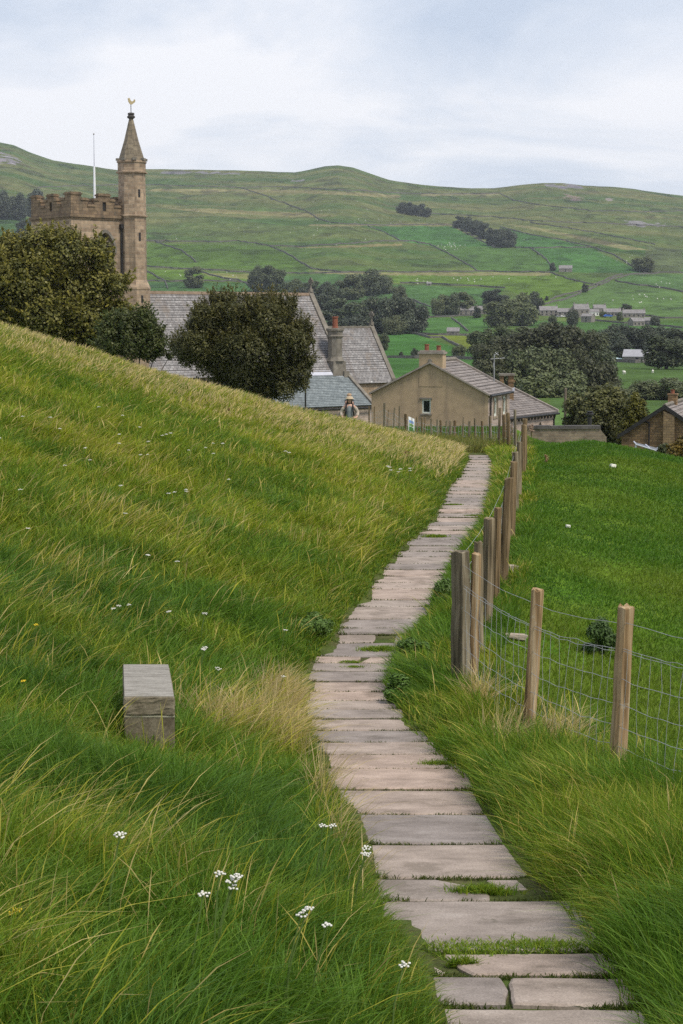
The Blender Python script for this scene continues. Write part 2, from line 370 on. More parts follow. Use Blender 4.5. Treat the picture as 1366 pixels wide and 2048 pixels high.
# ------------------------------------------------------------------ the flagstone path
FLAG = noisy('sandstone_flag', [(0.25, (.150, .125, .105)), (0.42, (.255, .214, .188)), (0.58, (.330, .280, .248)), (0.78, (.420, .368, .332))], scale=4.2, detail=12, rough=.85, bstr=.5, bdist=.012, tint=.9, fine=120,
             patches=[(1.6, .56, (.205, .172, .146)), (5.0, .63, (.150, .130, .100)), (22.0, .66, (.44, .40, .36)), (9.0, .68, (.13, .125, .065))], stretch=(.75, 1.2, 1))
path = empty('path', (0, 0, 0), None, None); tag(path, 'worn flagstone footpath winding through the meadow', None, None, 'structure')
def slab_piece(poly, tilt=0.0, lift=0.0):
    """poly: ccw (x, y) corners; a worn flag with rough edges, 6 cm thick"""
    pts = []
    n = len(poly)
    for i in range(n):
        a = Vector(poly[i]); b = Vector(poly[(i + 1) % n]); L = (b - a).length
        k = max(2, int(L / .10)); nrm = Vector(((b - a).y, -(b - a).x)).normalized()
        for j in range(k):
            t = j / k; p = a.lerp(b, t)
            amp = .010 if j else .004
            p = p + nrm * random.uniform(-amp, amp * .4)
            if j == 0:                                  # worn corner
                p = p + ((Vector(poly[i - 1]) - a).normalized() + (b - a).normalized()) * random.uniform(.004, .016)
            pts.append((p.x, p.y))
    cx = sum(p[0] for p in pts) / len(pts)
    zt = [CAM.z - float(D(y)) + .002 + lift + tilt * (x - cx) for x, y in pts]
    m = len(pts); v = [(x, y, z - .007) for (x, y), z in zip(pts, zt)]
    c = Vector((cx, sum(p[1] for p in pts) / m))
    ins = []
    for (x, y), z in zip(pts, zt):
        d = (c - Vector((x, y))); q = Vector((x, y)) + d.normalized() * min(.016, d.length * .2) * .7; ins.append((q.x, q.y, z))
    low = [(x, y, z - .075) for (x, y), z in zip(pts, zt)]
    me = bpy.data.meshes.new('flagstone')
    f = [tuple(range(2 * m, 3 * m))[::-1]]
    V = v + low + ins
    f = [tuple(range(2 * m, 3 * m))]
    for i in range(m):
        j = (i + 1) % m; f.append((i, j, 2 * m + j, 2 * m + i)); f.append((m + i, m + j, j, i))
    me.from_pydata(V, [], f); me.update(); auto_uv(me); me.materials.append(FLAG)
    o = bpy.data.objects.new('flagstone', me); COL.objects.link(o); o.parent = path
    return o
JOINTS = [2110, 2062, 2015, 1953, 1905, 1800, 1755, 1688, 1628, 1580, 1539, 1510, 1485, 1461, 1438, 1420, 1402, 1383, 1363, 1344, 1328, 1314, 1286, 1269, 1257, 1239, 1214, 1200, 1178, 1166,
          1152, 1140, 1128, 1114, 1103, 1092, 1080, 1070, 1061, 1052, 1044, 1035, 1027, 1019, 1011, 1004, 996, 989, 982, 975, 968, 961, 954, 948, 942, 936, 930, 925, 920, 915, 910]
GAP = {1905: .030, 1755: .016, 1800: .018, 2015: .02, 1953: .022, 1314: .025, 1344: .022}
JY = []                                                # (Y, half gap) of every joint
CRACKS = {2015: .40, 1953: .30, 1800: .50, 1286: .46, 1328: .5}   # flag whose near joint is that: where it is split
MISSING = {1286: (.50, .70), 1800: (.56, .80), 1328: (.53, .60)}            # turf-filled gap
for i in range(len(JOINTS) - 1):
    ya, yb = Yof(JOINTS[i]), Yof(JOINTS[i + 1])
    ga, gb = GAP.get(JOINTS[i], random.uniform(.010, .020)), GAP.get(JOINTS[i + 1], random.uniform(.008, .016))
    JY.append((ya, ga))
    y0, y1 = ya + ga, yb - gb
    sl0, sl1 = random.uniform(-.022, .022), random.uniform(-.022, .022)
    wl_, wr_ = random.uniform(.06, .15), random.uniform(.03, .11)
    xl0, xl1 = float(PL(y0)) - wl_, float(PL(y1)) - wl_; xr0, xr1 = float(PR(y0)) + wr_, float(PR(y1)) + wr_
    sk = random.uniform(-.02, .02)
    p = [Vector((xl0, y0 + sk)), Vector((xr0, y0 - sk)), Vector((xr1, y1 - sk)), Vector((xl1, y1 + sk))]
    tl, lf = random.uniform(-.010, .010), random.uniform(-.006, .008)
    j = JOINTS[i]
    if j in CRACKS or j in MISSING:
        c = CRACKS.get(j, .5); a, b = (c - .006, c + .006)
        if j in MISSING: a, b = MISSING[j]
        k = random.uniform(-.05, .05)
        P0 = lambda t: p[0].lerp(p[1], t); P1 = lambda t: p[3].lerp(p[2], t)
        if j == 1800:       # the flag with the worn-away corner
            slab_piece([P0(0), P0(.62), P0(.66).lerp(P1(.6), .5), P1(.44), P1(0)], tl, lf)
            slab_piece([P0(.70).lerp(P1(.7), .55), P0(.93).lerp(P1(.93), .30), P0(1.0).lerp(P1(1), .3), P1(1), P1(.66)], -tl, lf - .004)
        elif j == 1953:
            slab_piece([P0(0), P0(.26), P1(.16), P1(0)], tl, lf - .004); slab_piece([P0(.34), P0(1), P1(1), P1(.26)], -tl, lf)
        else:
            slab_piece([P0(0), P0(a + k), P0(a + .02).lerp(P1(a), .5), P1(a - k), P1(0)], tl, lf); slab_piece([P0(b + k), P0(1), P1(1), P1(b - k), P0(b + .02).lerp(P1(b), .5)], -tl, lf - .003)
    else: slab_piece(p, tl, lf)
TUFTS = [(870, 1075, .16, .05), (765, 1300, .20, .045), (708, 1336, .09, .03), (965, 1782, .13, .04), (1090, 1893, .22, .03), (925, 1928, .05, .04), (925, 1898, .30, .025), (880, 1530, .14, .04), (700, 1326, .10, .03), (905, 1010, .12, .03), (950, 1032, .14, .03)]
# ------------------------------------------------------------------ grass
GRASS = attr_mat('grass_blade', trans=.42, rough=.55, spec=.2)
BENCH = (-1.62, -1.02, 10.45, 11.47)
def on_bench(X, Y, m=0.0): return (X > -1.30 - (Y - 10.45) * .132 + m) & (X < -.994 - (Y - 10.45) * .133 - m) & (Y > 10.45 + m) & (Y < 11.47 - m)
def scatter(y0, y1, fl, fr, dens, seed, step=.5):
    r = np.random.RandomState(seed); xs, ys = [], []
    Y = y0
    while Y < y1:
        Y2 = min(y1, Y + step); a, b = fl((Y + Y2) / 2), fr((Y + Y2) / 2)
        n = int(max(0, b - a) * (Y2 - Y) * dens((Y + Y2) / 2))
        if n > 0: xs.append(r.uniform(a, b, n)); ys.append(r.uniform(Y, Y2, n))
        Y = Y2
    return np.concatenate(xs), np.concatenate(ys), r
def blades(name, X, Y, h, wd, lx, ly, col, r, drop=.25, prof=(1, .85, .55, 0), zoff=-.01, label=None, mat=None, z=None):
    n = len(X); Z = (H(X, Y) if z is None else z) + zoff
    ang = r.uniform(0, math.pi, n); wx, wy = np.cos(ang) * wd * .5, np.sin(ang) * wd * .5
    V = np.empty((n, 7, 3), np.float32)
    for k, t in enumerate((0, .38, .74, 1.0)):
        s = t ** 1.7
        cx = X + lx * h * s; cy = Y + ly * h * s; cz = Z + h * (t - drop * np.hypot(lx, ly) * t ** 2.4)
        if k < 3:
            V[:, 2 * k, 0] = cx - wx * prof[k]; V[:, 2 * k, 1] = cy - wy * prof[k]; V[:, 2 * k, 2] = cz
            V[:, 2 * k + 1, 0] = cx + wx * prof[k]; V[:, 2 * k + 1, 1] = cy + wy * prof[k]; V[:, 2 * k + 1, 2] = cz
        else: V[:, 6, 0] = cx; V[:, 6, 1] = cy; V[:, 6, 2] = cz
    T = np.array([[0, 1, 3], [0, 3, 2], [2, 3, 5], [2, 5, 4], [4, 5, 6]], np.int32)
    tris = (np.arange(n, dtype=np.int32)[:, None, None] * 7 + T[None]).reshape(-1, 3)
    o = np_mesh(name, V.reshape(-1, 3), tris, mat or GRASS, np.repeat(np.asarray(col, np.float32), 7, axis=0))
    return tag(o, label, None, None, 'stuff')
def mix3(cs, ws):
    return sum(np.asarray(c)[None, :] * w[:, None] for c, w in zip(cs, ws))
LUSH, DEEP, YEL, STRAW, PALE = (.100, .200, .020), (.050, .120, .017), (.300, .345, .020), (.56, .45, .13), (.74, .59, .30)
def patchy(X, Y, lst):
    """how straw-coloured the sward is near listed places (x, y, rx, ry, strength)"""
    t = np.zeros_like(X)
    for x, y, rx, ry, s in lst: t = np.maximum(t, s * np.exp(-((X - x) / rx) ** 2 - ((Y - y) / ry) ** 2))
    return t
def gpt(px, py): q = ground_hit(px, py); return q.x, q.y
STRAWS = []
for px, py, rx, ry, s in [(545, 1500, .26, .55, 1.0), (600, 1440, .22, .9, 1.25), (500, 1470, .3, .5, .9), (430, 1480, .2, .35, .7), (690, 1680, .16, .5, .6), (735, 1790, .10, .4, .5), (270, 1060, .6, .8, .7), (580, 905, 1.0, 1.2, .6),
                          (430, 760, 1.4, 2, .8), (520, 800, 1.2, 1.6, .7), (1110, 1480, .16, .4, .7), (985, 1470, .14, .3, .6), (1110, 1760, .2, .4, .5), (100, 1150, .5, .7, .5), (40, 1350, .3, .5, .4), (640, 860, 1.2, 1.4, .5), (180, 900, 1.2, 1.2, .45)]:
    x, y = gpt(px, py); STRAWS.append((x, y, rx, ry, s))
UL = lambda Y: -.245 * Y - .9
UR = lambda Y: .245 * Y + .9
def dnear(d0, Y0=8.0, p=1.15): return lambda Y: d0 * min(1.0, (Y0 / Y) ** p)
WFAC = lambda Y: np.maximum(1, Y / 8.0) ** .92
# --- the long grass of the hillside, left of the path
X, Y, r = scatter(3.7, 52, UL, lambda Y: float(PL(Y)) + .03, dnear(4200), 21)
edge = PL(Y) - X
keep = (edge > r.uniform(.03, .12, len(X))) & ~on_bench(X, Y, .01)
X, Y, edge = X[keep], Y[keep], edge[keep]; n = len(X)
clump = fbm(X / .30, Y / .30, 31, 2); big = fbm(X / 1.9, Y / 1.6, 33, 3)
dry = np.clip(sstep(9, 26, Y) * .58 + (fbm(X / 1.3, Y / .9, 35, 3) - .5) * 1.7 + patchy(X, Y, STRAWS) * .6 - .02, 0, 1)
h = r.uniform(.10, .27, n) * (.40 + 1.2 * clump) * np.interp(edge, [0, .10, .3, .6], [.30, .45, .80, 1]) * np.interp(Y, [5, 12, 40], [.98, .95, .95]) * np.where((X > -1.55) & (X < -.80) & (Y > 9.2) & (Y < BENCH[2] + .02), .50, 1)
lx = .26 + (fbm(X / .38, Y / .38, 37, 2) - .5) * 1.5 + r.normal(0, .52, n) - np.interp(edge, [0, .40], [.45, 0]); ly = (fbm(X / .38, Y / .38, 41, 2) - .5) * 1.4 - .05 + r.normal(0, .52, n)
wd = r.uniform(.0036, .0078, n) * WFAC(Y)
isst = r.rand(n) < dry * .22
a = np.clip(dry * .75 + r.normal(0, .14, n), 0, 1); dk = np.clip((.5 - big) * 2.2 + r.normal(0, .15, n), 0, .9) * (1 - a)
col = mix3((LUSH, YEL, DEEP), ((1 - a) * (1 - dk), a, (1 - a) * dk))
col[isst] = lerp3(STRAW, YEL, r.uniform(0, .9, isst.sum()))
col *= r.uniform(.72, 1.28, n)[:, None]
blades('meadow_grass', X, Y, h, wd, lx, ly, col, r, label='long green and yellowing meadow grass leaning in the wind left of the path')
# --- tall straw stalks with seed heads
def stalks(name, y0, y1, fl, fr, dens, seed, lean, label, crestf=True):
    X, Y, r = scatter(y0, y1, fl, fr, dens, seed)
    p = patchy(X, Y, STRAWS); f = fbm(X / 1.1, Y / .8, 61, 3)
    pr = np.clip((f - .46) * 2.4, 0.03, 1) * .42 + np.clip(p, 0, 1.3) * .9
    if crestf: pr = pr + sstep(32, 37, Y) * (.85 + .3 * sstep(1, 6, -X))
    k = (r.rand(len(X)) < pr) & ~on_bench(X, Y); X, Y = X[k], Y[k]; p = p[k]; n = len(X)
    h = r.uniform(.22, .44, n) * np.interp(Y, [20, 36], [1, .75]) * np.interp(p, [0, 1], [1, .95])
    lx = lean + .25 + (fbm(X / .8, Y / .8, 63, 2) - .5) * 1.2 + r.normal(0, .30, n) + p * .15; ly = -.1 + r.normal(0, .36, n)
    wd = r.uniform(.0022, .0036, n) * WFAC(Y)
    c = lerp3(STRAW, PALE, np.clip(r.rand(n) * .6 + .5 * sstep(31, 37, Y), 0, 1)); g = r.rand(n) < .25; c[g] = lerp3(YEL, STRAW, r.rand(g.sum()))
    gd = r.rand(n) < .55 * (1 - sstep(30, 37, Y)); c[gd] = lerp3(YEL, (.50, .43, .07), r.rand(gd.sum())); c *= r.uniform(.75, 1.15, n)[:, None]
    blades(name, X, Y, h, wd, lx, ly, c, r, drop=.3, prof=(.75, .7, 1.5, 0), label=label)
stalks('seed_grass', 4.0, 50, UL, lambda Y: float(PL(Y)) - .16, dnear(900, 8, .9), 22, .25, 'pale straw seed stalks among the hillside grass')
# --- short turf that creeps over the ends of the flags
X, Y, r = scatter(4.4, 47, lambda Y: float(PL(Y)) - .26, lambda Y: float(PL(Y)) + .05, dnear(6500, 8, .9), 29, .2)
e = PL(Y) - X; lob = fbm(X / .25, Y / .22, 43, 2); k = e > (lob - .62) * .30 + r.uniform(-.02, .03, len(X)); X, Y, e, lob = X[k], Y[k], e[k], lob[k]; n = len(X)
h = r.uniform(.03, .10, n) * (.5 + 1.1 * lob) * np.interp(e, [-.05, .05, .25], [.5, 1, 1.7])
col = mix3((LUSH, YEL, DEEP), (lambda a, d: ((1 - a) * (1 - d), a, (1 - a) * d))(np.clip(.22 + r.normal(0, .2, n), 0, 1), np.clip(r.normal(.3, .25, n), 0, .9))) * r.uniform(.7, 1.2, n)[:, None]
ds = r.rand(n) < .08; col[ds] = lerp3(STRAW, YEL, r.rand(ds.sum()))
blades('edge_grass', X, Y, h, r.uniform(.004, .007, n) * WFAC(Y), .25 + r.normal(0, .5, n), r.normal(0, .5, n), col, r, label='short turf creeping over the left ends of the flagstones')
# --- the pale bleached tufts by the bend of the path
xs, ys, r = [], [], np.random.RandomState(28)
for px, py, rx, ry, m in [(580, 1440, .08, .34, 800), (565, 1500, .10, .24, 420), (500, 1470, .16, .20, 300), (545, 1410, .12, .26, 260), (440, 1470, .14, .14, 160), (690, 1690, .06, .26, 160), (735, 1800, .04, .2, 90), (1115, 1500, .10, .16, 220), (1000, 1500, .08, .14, 160), (960, 1415, .05, .10, 160), (660, 1610, .06, .2, 260)]:
    x, y = gpt(px, py); xs.append(x + r.normal(0, rx, m)); ys.append(y + r.normal(0, ry, m))
X, Y = np.concatenate(xs), np.concatenate(ys); k = ~((X > PL(Y) - .12) & (X < PR(Y) + .02)) & ~on_bench(X, Y); X, Y = X[k], Y[k]; n = len(X)
blades('straw_tufts', X, Y, r.uniform(.20, .46, n), r.uniform(.0026, .0045, n) * WFAC(Y), .22 + (fbm(X / .2, Y / .2, 65, 2) - .5) * 1.2 + r.normal(0, .35, n), -.12 + r.normal(0, .35, n), lerp3(STRAW, (.68, .54, .32), r.rand(n)) * r.uniform(.7, 1.1, n)[:, None], r, drop=.35, prof=(.9, .8, .8, 0), label='bleached straw coloured grass tufts by the bend of the path')
# --- verge between path and fence, and right of the path near the camera
X, Y, r = scatter(4.4, 49, lambda Y: float(PR(Y)) - .04, lambda Y: min(float(XF(Y)) + .25, UR(Y)), dnear(4600, 8, 1.0), 23, .25)
e = X - PR(Y); k = e > r.uniform(-.04, .05, len(X)); X, Y, e = X[k], Y[k], e[k]; n = len(X)
clump = fbm(X / .32, Y / .32, 51, 2); dry = np.clip((fbm(X / .8, Y / .8, 53, 3) - .5) * 1.8 + .10 + sstep(30, 42, Y) * .4 + patchy(X, Y, STRAWS) * .6, 0, 1)
h = r.uniform(.15, .34, n) * (.42 + 1.15 * clump) * np.interp(e, [0, .15, .5], [.55, .9, 1.0]) * np.interp(Y, [5, 11, 13, 18, 40], [1.1, 1.0, .82, .82, .85]) * np.interp(np.abs(X - XF(Y)), [0, .3], [.6, 1])
lx = -.30 * np.interp(e, [0, .5, 1.0], [1.6, 1, .2]) + (fbm(X / .4, Y / .4, 55, 2) - .5) * 1.5 + r.normal(0, .40, n); ly = (fbm(X / .5, Y / .5, 57, 2) - .5) * 1.3 - .1 + r.normal(0, .25, n)
wd = r.uniform(.0036, .0078, n) * WFAC(Y); isst = r.rand(n) < dry * .40
a = np.clip(dry * .8 + r.normal(0, .14, n), 0, 1); dk = np.clip((.52 - clump) * 2 + r.normal(0, .15, n), 0, .85) * (1 - a)
col = mix3((LUSH, YEL, DEEP), ((1 - a) * (1 - dk), a, (1 - a) * dk)); col[isst] = lerp3(STRAW, YEL, r.uniform(0, .8, isst.sum())); col *= r.uniform(.72, 1.28, n)[:, None]
blades('verge_grass', X, Y, h, wd, lx, ly, col, r, label='shaggy tussocky grass on the verge between path and fence')
stalks('verge_seed_grass', 4.4, 48, lambda Y: float(PR(Y)) + .04, lambda Y: min(float(XF(Y)) + .15, UR(Y)), dnear(330, 8, .8), 24, -.55, 'pale dry stalks drooping on the verge right of the path', False)
# --- grazed pasture beyond the fence
X, Y, r = scatter(7.5, 64, lambda Y: float(XF(Y)) + .1, UR, dnear(3000, 9, 1.1), 25)
n = len(X); f = fbm(X / .9, Y / .9, 71, 3); f2 = fbm(X / 3.5, Y / 3.0, 73, 3)
h = r.uniform(.03, .085, n) * (.3 + 1.5 * f ** 1.3) * np.interp(Y, [10, 50], [1.0, 1.5]); lx = r.normal(.15, .5, n); ly = r.normal(0, .5, n); wd = r.uniform(.004, .007, n) * WFAC(Y)
a = np.clip((f2 - .5) * 2.4 + .30 + r.normal(0, .18, n), 0, 1); dk = np.clip((.56 - f) * 2.6, 0, .9)
col = mix3(((.076, .170, .013), (.150, .215, .020), (.046, .115, .012)), ((1 - a) * (1 - dk), a, (1 - a) * dk)) * r.uniform(.75, 1.25, n)[:, None]
blades('pasture_grass', X, Y, h, wd, lx, ly, col, r, label='short grazed bright green pasture grass right of the fence')
# --- lawn and rough grass between the far fence and the house
X, Y, r = scatter(47, 92, lambda Y: -.03 * Y, lambda Y: float(XF(Y)) + .2, lambda Y: 130, 26)
n = len(X); tall = Y < 58; h = np.where(tall, r.uniform(.2, .5, n), r.uniform(.06, .14, n)); a = np.clip(np.where(tall, .75, .2) + r.normal(0, .2, n), 0, 1)
blades('rough_grass', X, Y, h, r.uniform(.02, .03, n), r.normal(.2, .4, n), r.normal(0, .3, n), lerp3((.05, .13, .012), (.24, .22, .06), a) * r.uniform(.75, 1.25, n)[:, None], r, label='rough grass around the far fence and lawn before the cottage')
# --- moss and little grass in the joints of the path
xs, ys, hs, cs = [], [], [], []
r = np.random.RandomState(27)
for i, (yj, g) in enumerate(JY):
    x0, x1 = float(PL(yj)) - .05, float(PR(yj)) + .05
    m = int(np.interp(yj, [6, 15, 40], [700, 380, 160]) * (1 + 10 * max(0, g - .018)))
    x = r.uniform(x0, x1, m); y = yj + r.uniform(-1, 1, m) * g * .9
    endz = np.clip(1 - np.minimum(x - x0, x1 - x) / .22, 0, 1)
    k = r.rand(m) < np.clip((fbm(x / .16, y / .05 + i * 3.1, 81, 2) - .34) * 2.6, 0, 1) + endz * .7
    x, y, endz = x[k], y[k], endz[k]
    xs.append(x); ys.append(y); hs.append(r.uniform(.010, .026, len(x)) * (1 + 1.6 * endz) * (1 + 10 * max(0, g - .02)) * np.interp(yj, [6, 30], [1, 1.3]))
    cs.append(lerp3((.050, .085, .014), (.115, .130, .024), r.rand(len(x))))
for px, py, rad, hh in TUFTS:
    Yt = Yof(py); q = at(px, py, Yt); m = int(900 * rad / .15)
    x = q.x + r.normal(0, .5, m) * rad; y = q.y + r.normal(0, .5, m) * rad * .45
    xs.append(x); ys.append(y); hs.append(r.uniform(.4, 1.2, m) * hh * 1.2); cs.append(lerp3(LUSH, YEL, r.rand(m) * .7))
X, Y, h, col = np.concatenate(xs), np.concatenate(ys), np.concatenate(hs), np.concatenate(cs); n = len(X)
blades('joint_moss', X, Y, h + .004, r.uniform(.004, .007, n) * np.maximum(1, Y / 11), r.normal(0, .7, n), r.normal(0, .5, n), col * r.uniform(.8, 1.2, n)[:, None], r, z=CAM.z - D(Y) + .0, zoff=-.012, label='moss and short grass in the joints of the flagstones')
# ------------------------------------------------------------------ the valley and the far hills
_TY = [60, 110, 200, 300, 400, 500, 600, 700, 850, 1000, 1150, 1250, 1400, 1600, 1800, 2000, 2200, 2400, 2600, 2800, 3000, 3200, 3400]
_TP = [1100, 935, 868, 822, 782, 753, 731, 713, 690, 668, 648, 636, 612, 576, 541, 506, 474, 446, 420, 396, 372, 350, 330]
_ty = np.linspace(60, 3400, 4000); _tp = np.interp(_ty, _TY, _TP)
_k2 = np.exp(-0.5 * (np.arange(-60, 61) / 25.0) ** 2); _k2 /= _k2.sum()
_tp = np.convolve(np.pad(_tp, 60, mode='reflect', reflect_type='odd'), _k2, mode='valid')
SKY = [(-700, 330), (-500, 300), (-350, 270), (-150, 262), (0, 283), (38, 290), (70, 304), (115, 320), (180, 331), (240, 339), (295, 338), (400, 339), (500, 342), (590, 345), (620, 339), (650, 333), (675, 331), (705, 335), (740, 347), (775, 360),
       (800, 364), (870, 372), (940, 376), (985, 376), (1040, 370), (1080, 366), (1120, 366), (1160, 370), (1220, 374), (1260, 378), (1310, 385), (1366, 393), (1450, 402), (1600, 395), (1900, 370), (2200, 360)]
_sx = np.array([p[0] for p in SKY], float); _sy = np.array([p[1] for p in SKY], float)
_vtab_p = np.linspace(200, 1200, 2001); _vtab_v = np.array([vof(p) for p in _vtab_p])
def far_v(px, Y):
    """fall below eye level per metre ahead, for the bearing of picture column px"""
    p = np.interp(Y, _ty, _tp); ys = np.interp(px, _sx, _sy)
    p = np.where(p < 612, 612 - (612 - p) * (612 - ys) / (612 - 330), p)
    return np.interp(p, _vtab_p, _vtab_v)
def far_z(X, Y):
    X = np.asarray(X, float); Y = np.asarray(Y, float)
    px = 683 + F * X / np.maximum(Y, 1) * 1.0
    Yc = np.minimum(Y, 3400)
    z = CAM.z - far_v(px, Yc) * Yc
    z = z + (fbm(X / 60, Y / 60, 91, 3) - .5) * np.interp(Y, [200, 900, 1800, 3000, 3400], [1, 2, 7, 12, 3])
    z = z - np.maximum(Y - 3400, 0) * .10 - np.interp(Y, [60, 95, 200], [3.0, 2.0, .0])
    return z
def far_at(px, py):
    """the point of the valley or hill seen at a picture position"""
    lo = 130.0; d = ray(px, py); Ys = np.concatenate([np.arange(150, 1000, 4.0), np.arange(1000, 3420, 8.0)])
    x = d.x / d.y * Ys; z = CAM.z + d.z / d.y * Ys
    hit = np.nonzero(z <= far_z(x, Ys))[0]
    i = hit[0] if len(hit) else len(Ys) - 1
    Y = float(Ys[i]); X = d.x / d.y * Y
    return Vector((X, Y, float(far_z(X, Y))))
# walls of the fields, as seen in the picture: (points, label)
WALLS = [
 ([(75, 376), (150, 373), (240, 370), (330, 371), (400, 374), (480, 376), (560, 374), (640, 379), (720, 383), (800, 387), (900, 389), (1000, 387)], 'long high drystone wall running below the crest of the whole hill'),
 ([(480, 376), (530, 392), (560, 405), (610, 422), (640, 440), (662, 446)], 'drystone wall dropping slantwise across the upper left pasture'),
 ([(662, 446), (700, 450), (760, 451), (830, 450), (905, 451)], 'drystone wall along the top of the bright green field left of the hillside copse'),
 ([(735, 453), (770, 466), (800, 482), (850, 486)], 'short drystone wall slanting along the left edge of the bright green field'),
 ([(293, 483), (350, 484), (420, 485), (475, 483), (540, 493), (600, 494), (680, 489), (760, 484), (830, 483)], 'drystone wall crossing the middle of the hill behind the turret'),
 ([(311, 484), (340, 495), (365, 504), (382, 516), (392, 526)], 'short drystone wall running down just right of the turret'),
 ([(540, 493), (575, 508), (600, 525), (625, 539), (690, 546), (780, 546), (870, 545), (960, 544), (1050, 545), (1100, 546)], 'drystone wall curving down to a straw-coloured bank above the valley trees'),
 ([(293, 534), (340, 537), (400, 540), (460, 544), (520, 547), (600, 548), (690, 546)], 'drystone wall above the lone tree on the left of the valley side'),
 ([(293, 563), (340, 564), (400, 563), (470, 565), (500, 566)], 'lower drystone wall behind the church roof on the left'),
 ([(293, 543), (315, 556), (330, 563), (336, 580)], 'drystone wall slanting down beside the turret foot'),
 ([(400, 545), (440, 556), (490, 565), (505, 580)], 'drystone wall slanting down past the lone tree towards the church roof'),
 ([(810, 482), (860, 490), (900, 510), (940, 533), (955, 543)], 'drystone wall slanting down below the sheep gathered in the bright field'),
 ([(905, 451), (930, 465), (965, 484), (990, 495), (1060, 497), (1150, 496), (1185, 495)], 'drystone wall under the slanting hillside copse'),
 ([(1000, 455), (1060, 470), (1120, 480), (1180, 494), (1230, 512), (1265, 534), (1290, 546)], 'drystone wall closing the upper right side of the bright green fields'),
 ([(1060, 497), (1085, 513), (1103, 532)], 'short drystone wall between the two bright green fields by the barn'),
 ([(840, 426), (900, 430), (1000, 436), (1060, 442), (1130, 446), (1220, 448), (1300, 452), (1366, 456)], 'drystone wall running right from the small dark copse'),
 ([(1000, 388), (1030, 402), (1080, 411), (1140, 418), (1180, 423), (1260, 425), (1366, 423)], 'drystone wall below the right hand summit scar'),
 ([(1060, 446), (1130, 456), (1200, 468), (1260, 480), (1310, 490)], 'drystone wall slanting down over the straw-coloured right pasture'),
 ([(1100, 546), (1140, 560), (1175, 568), (1200, 572)], 'drystone wall running down from the hillside barn'),
 ([(1085, 612), (1130, 600), (1180, 580), (1225, 560), (1260, 550), (1310, 548), (1366, 546)], 'walled lane climbing right from the village'),
 ([(1100, 600), (1160, 583), (1215, 560), (1245, 549)], 'upper wall of the lane climbing right from the village'),
 ([(1230, 563), (1280, 572), (1330, 578), (1366, 585)], 'drystone wall on the right valley side above the village'),
 ([(800, 567), (860, 568), (910, 572), (960, 574), (1010, 577)], 'drystone wall through the pasture above the village trees'),
 ([(770, 580), (800, 592), (830, 604), (862, 615)], 'drystone wall slanting down behind the valley trees'),
 ([(852, 636), (890, 635), (930, 633), (965, 632)], 'pale roadside wall left of the village'),
 ([(903, 638), (920, 650), (936, 664)], 'short wall slanting down to the roofed field barn'),
 ([(800, 667), (850, 670), (905, 671), (950, 672)], 'drystone wall passing the small field barn in the valley'),
 ([(830, 668), (860, 677), (885, 676), (905, 688), (925, 698)], 'drystone wall curving between the yellow and the green valley fields'),
 ([(775, 716), (830, 717), (900, 718), (955, 720)], 'pale wall along the valley floor behind the rendered cottage chimney'),
 ([(1180, 641), (1240, 647), (1300, 650), (1366, 657)], 'roadside wall below the village houses on the right'),
 ([(1225, 724), (1270, 726), (1320, 724), (1366, 720)], 'wall in front of the grey roofed barns in the valley'),
 ([(1290, 632), (1330, 638), (1366, 637)], 'short wall right of the village end houses'),
]
FIELDS = [   # picture outline of a field, colour of its grass
 ([(735, 453), (905, 453), (930, 467), (985, 494), (850, 490), (800, 482), (770, 466)], (0.050, 0.128, 0.030)), ([(1000, 455), (1180, 494), (1030, 496), (1030, 470)], (0.050, 0.128, 0.030)),
 ([(855, 490), (1060, 498), (1103, 534), (1100, 545), (955, 543), (900, 510)], (0.065, 0.132, 0.030)), ([(1062, 498), (1180, 496), (1288, 546), (1105, 545), (1085, 513)], (0.052, 0.132, 0.030)),
 ([(800, 569), (1010, 579), (960, 632), (852, 634), (770, 582)], (0.056, 0.123, 0.033)), ([(690, 548), (1100, 547), (1200, 572), (1085, 612), (1010, 577), (910, 572), (800, 566), (690, 566)], (0.085, 0.150, 0.022)),
 ([(600, 550), (690, 548), (690, 566), (800, 570), (770, 582), (862, 616), (852, 690), (500, 690), (505, 580), (560, 552)], (0.057, 0.119, 0.036)), ([(1103, 600), (1225, 563), (1366, 585), (1366, 636), (1290, 630), (1085, 614)], (0.072, 0.132, 0.035)),
 ([(1225, 560), (1260, 550), (1366, 548), (1366, 583), (1280, 570)], (0.062, 0.123, 0.035)), ([(852, 637), (965, 634), (990, 670), (800, 668)], (0.056, 0.132, 0.030)), ([(830, 668), (955, 673), (955, 700), (925, 698), (905, 688), (885, 676), (860, 677)], (0.125, 0.165, 0.022)),
 ([(760, 668), (830, 668), (925, 700), (955, 718), (740, 717)], (0.050, 0.141, 0.027)), ([(700, 718), (960, 720), (1000, 800), (700, 800)], (0.050, 0.132, 0.027)), ([(1100, 645), (1366, 657), (1366, 690), (1100, 680)], (0.057, 0.132, 0.030)),
 ([(1180, 724), (1366, 722), (1366, 900), (1100, 900), (1100, 760)], (0.065, 0.119, 0.030)), ([(293, 538), (500, 547), (500, 566), (293, 564)], (0.085, 0.155, 0.020)), ([(293, 565), (500, 567), (520, 640), (280, 640)], (0.052, 0.119, 0.033)),
 ([(-60, 440), (60, 440), (60, 520), (-60, 520)], (0.057, 0.119, 0.033)), ([(1060, 640), (1366, 655), (1366, 720), (1060, 720)], (0.057, 0.128, 0.030)),
 ([(295, 486), (540, 494), (600, 525), (620, 541), (293, 533)], (0.070, 0.130, 0.022)), ([(1290, 490), (1366, 500), (1366, 546), (1300, 546)], (0.081, 0.110, 0.042)),
]
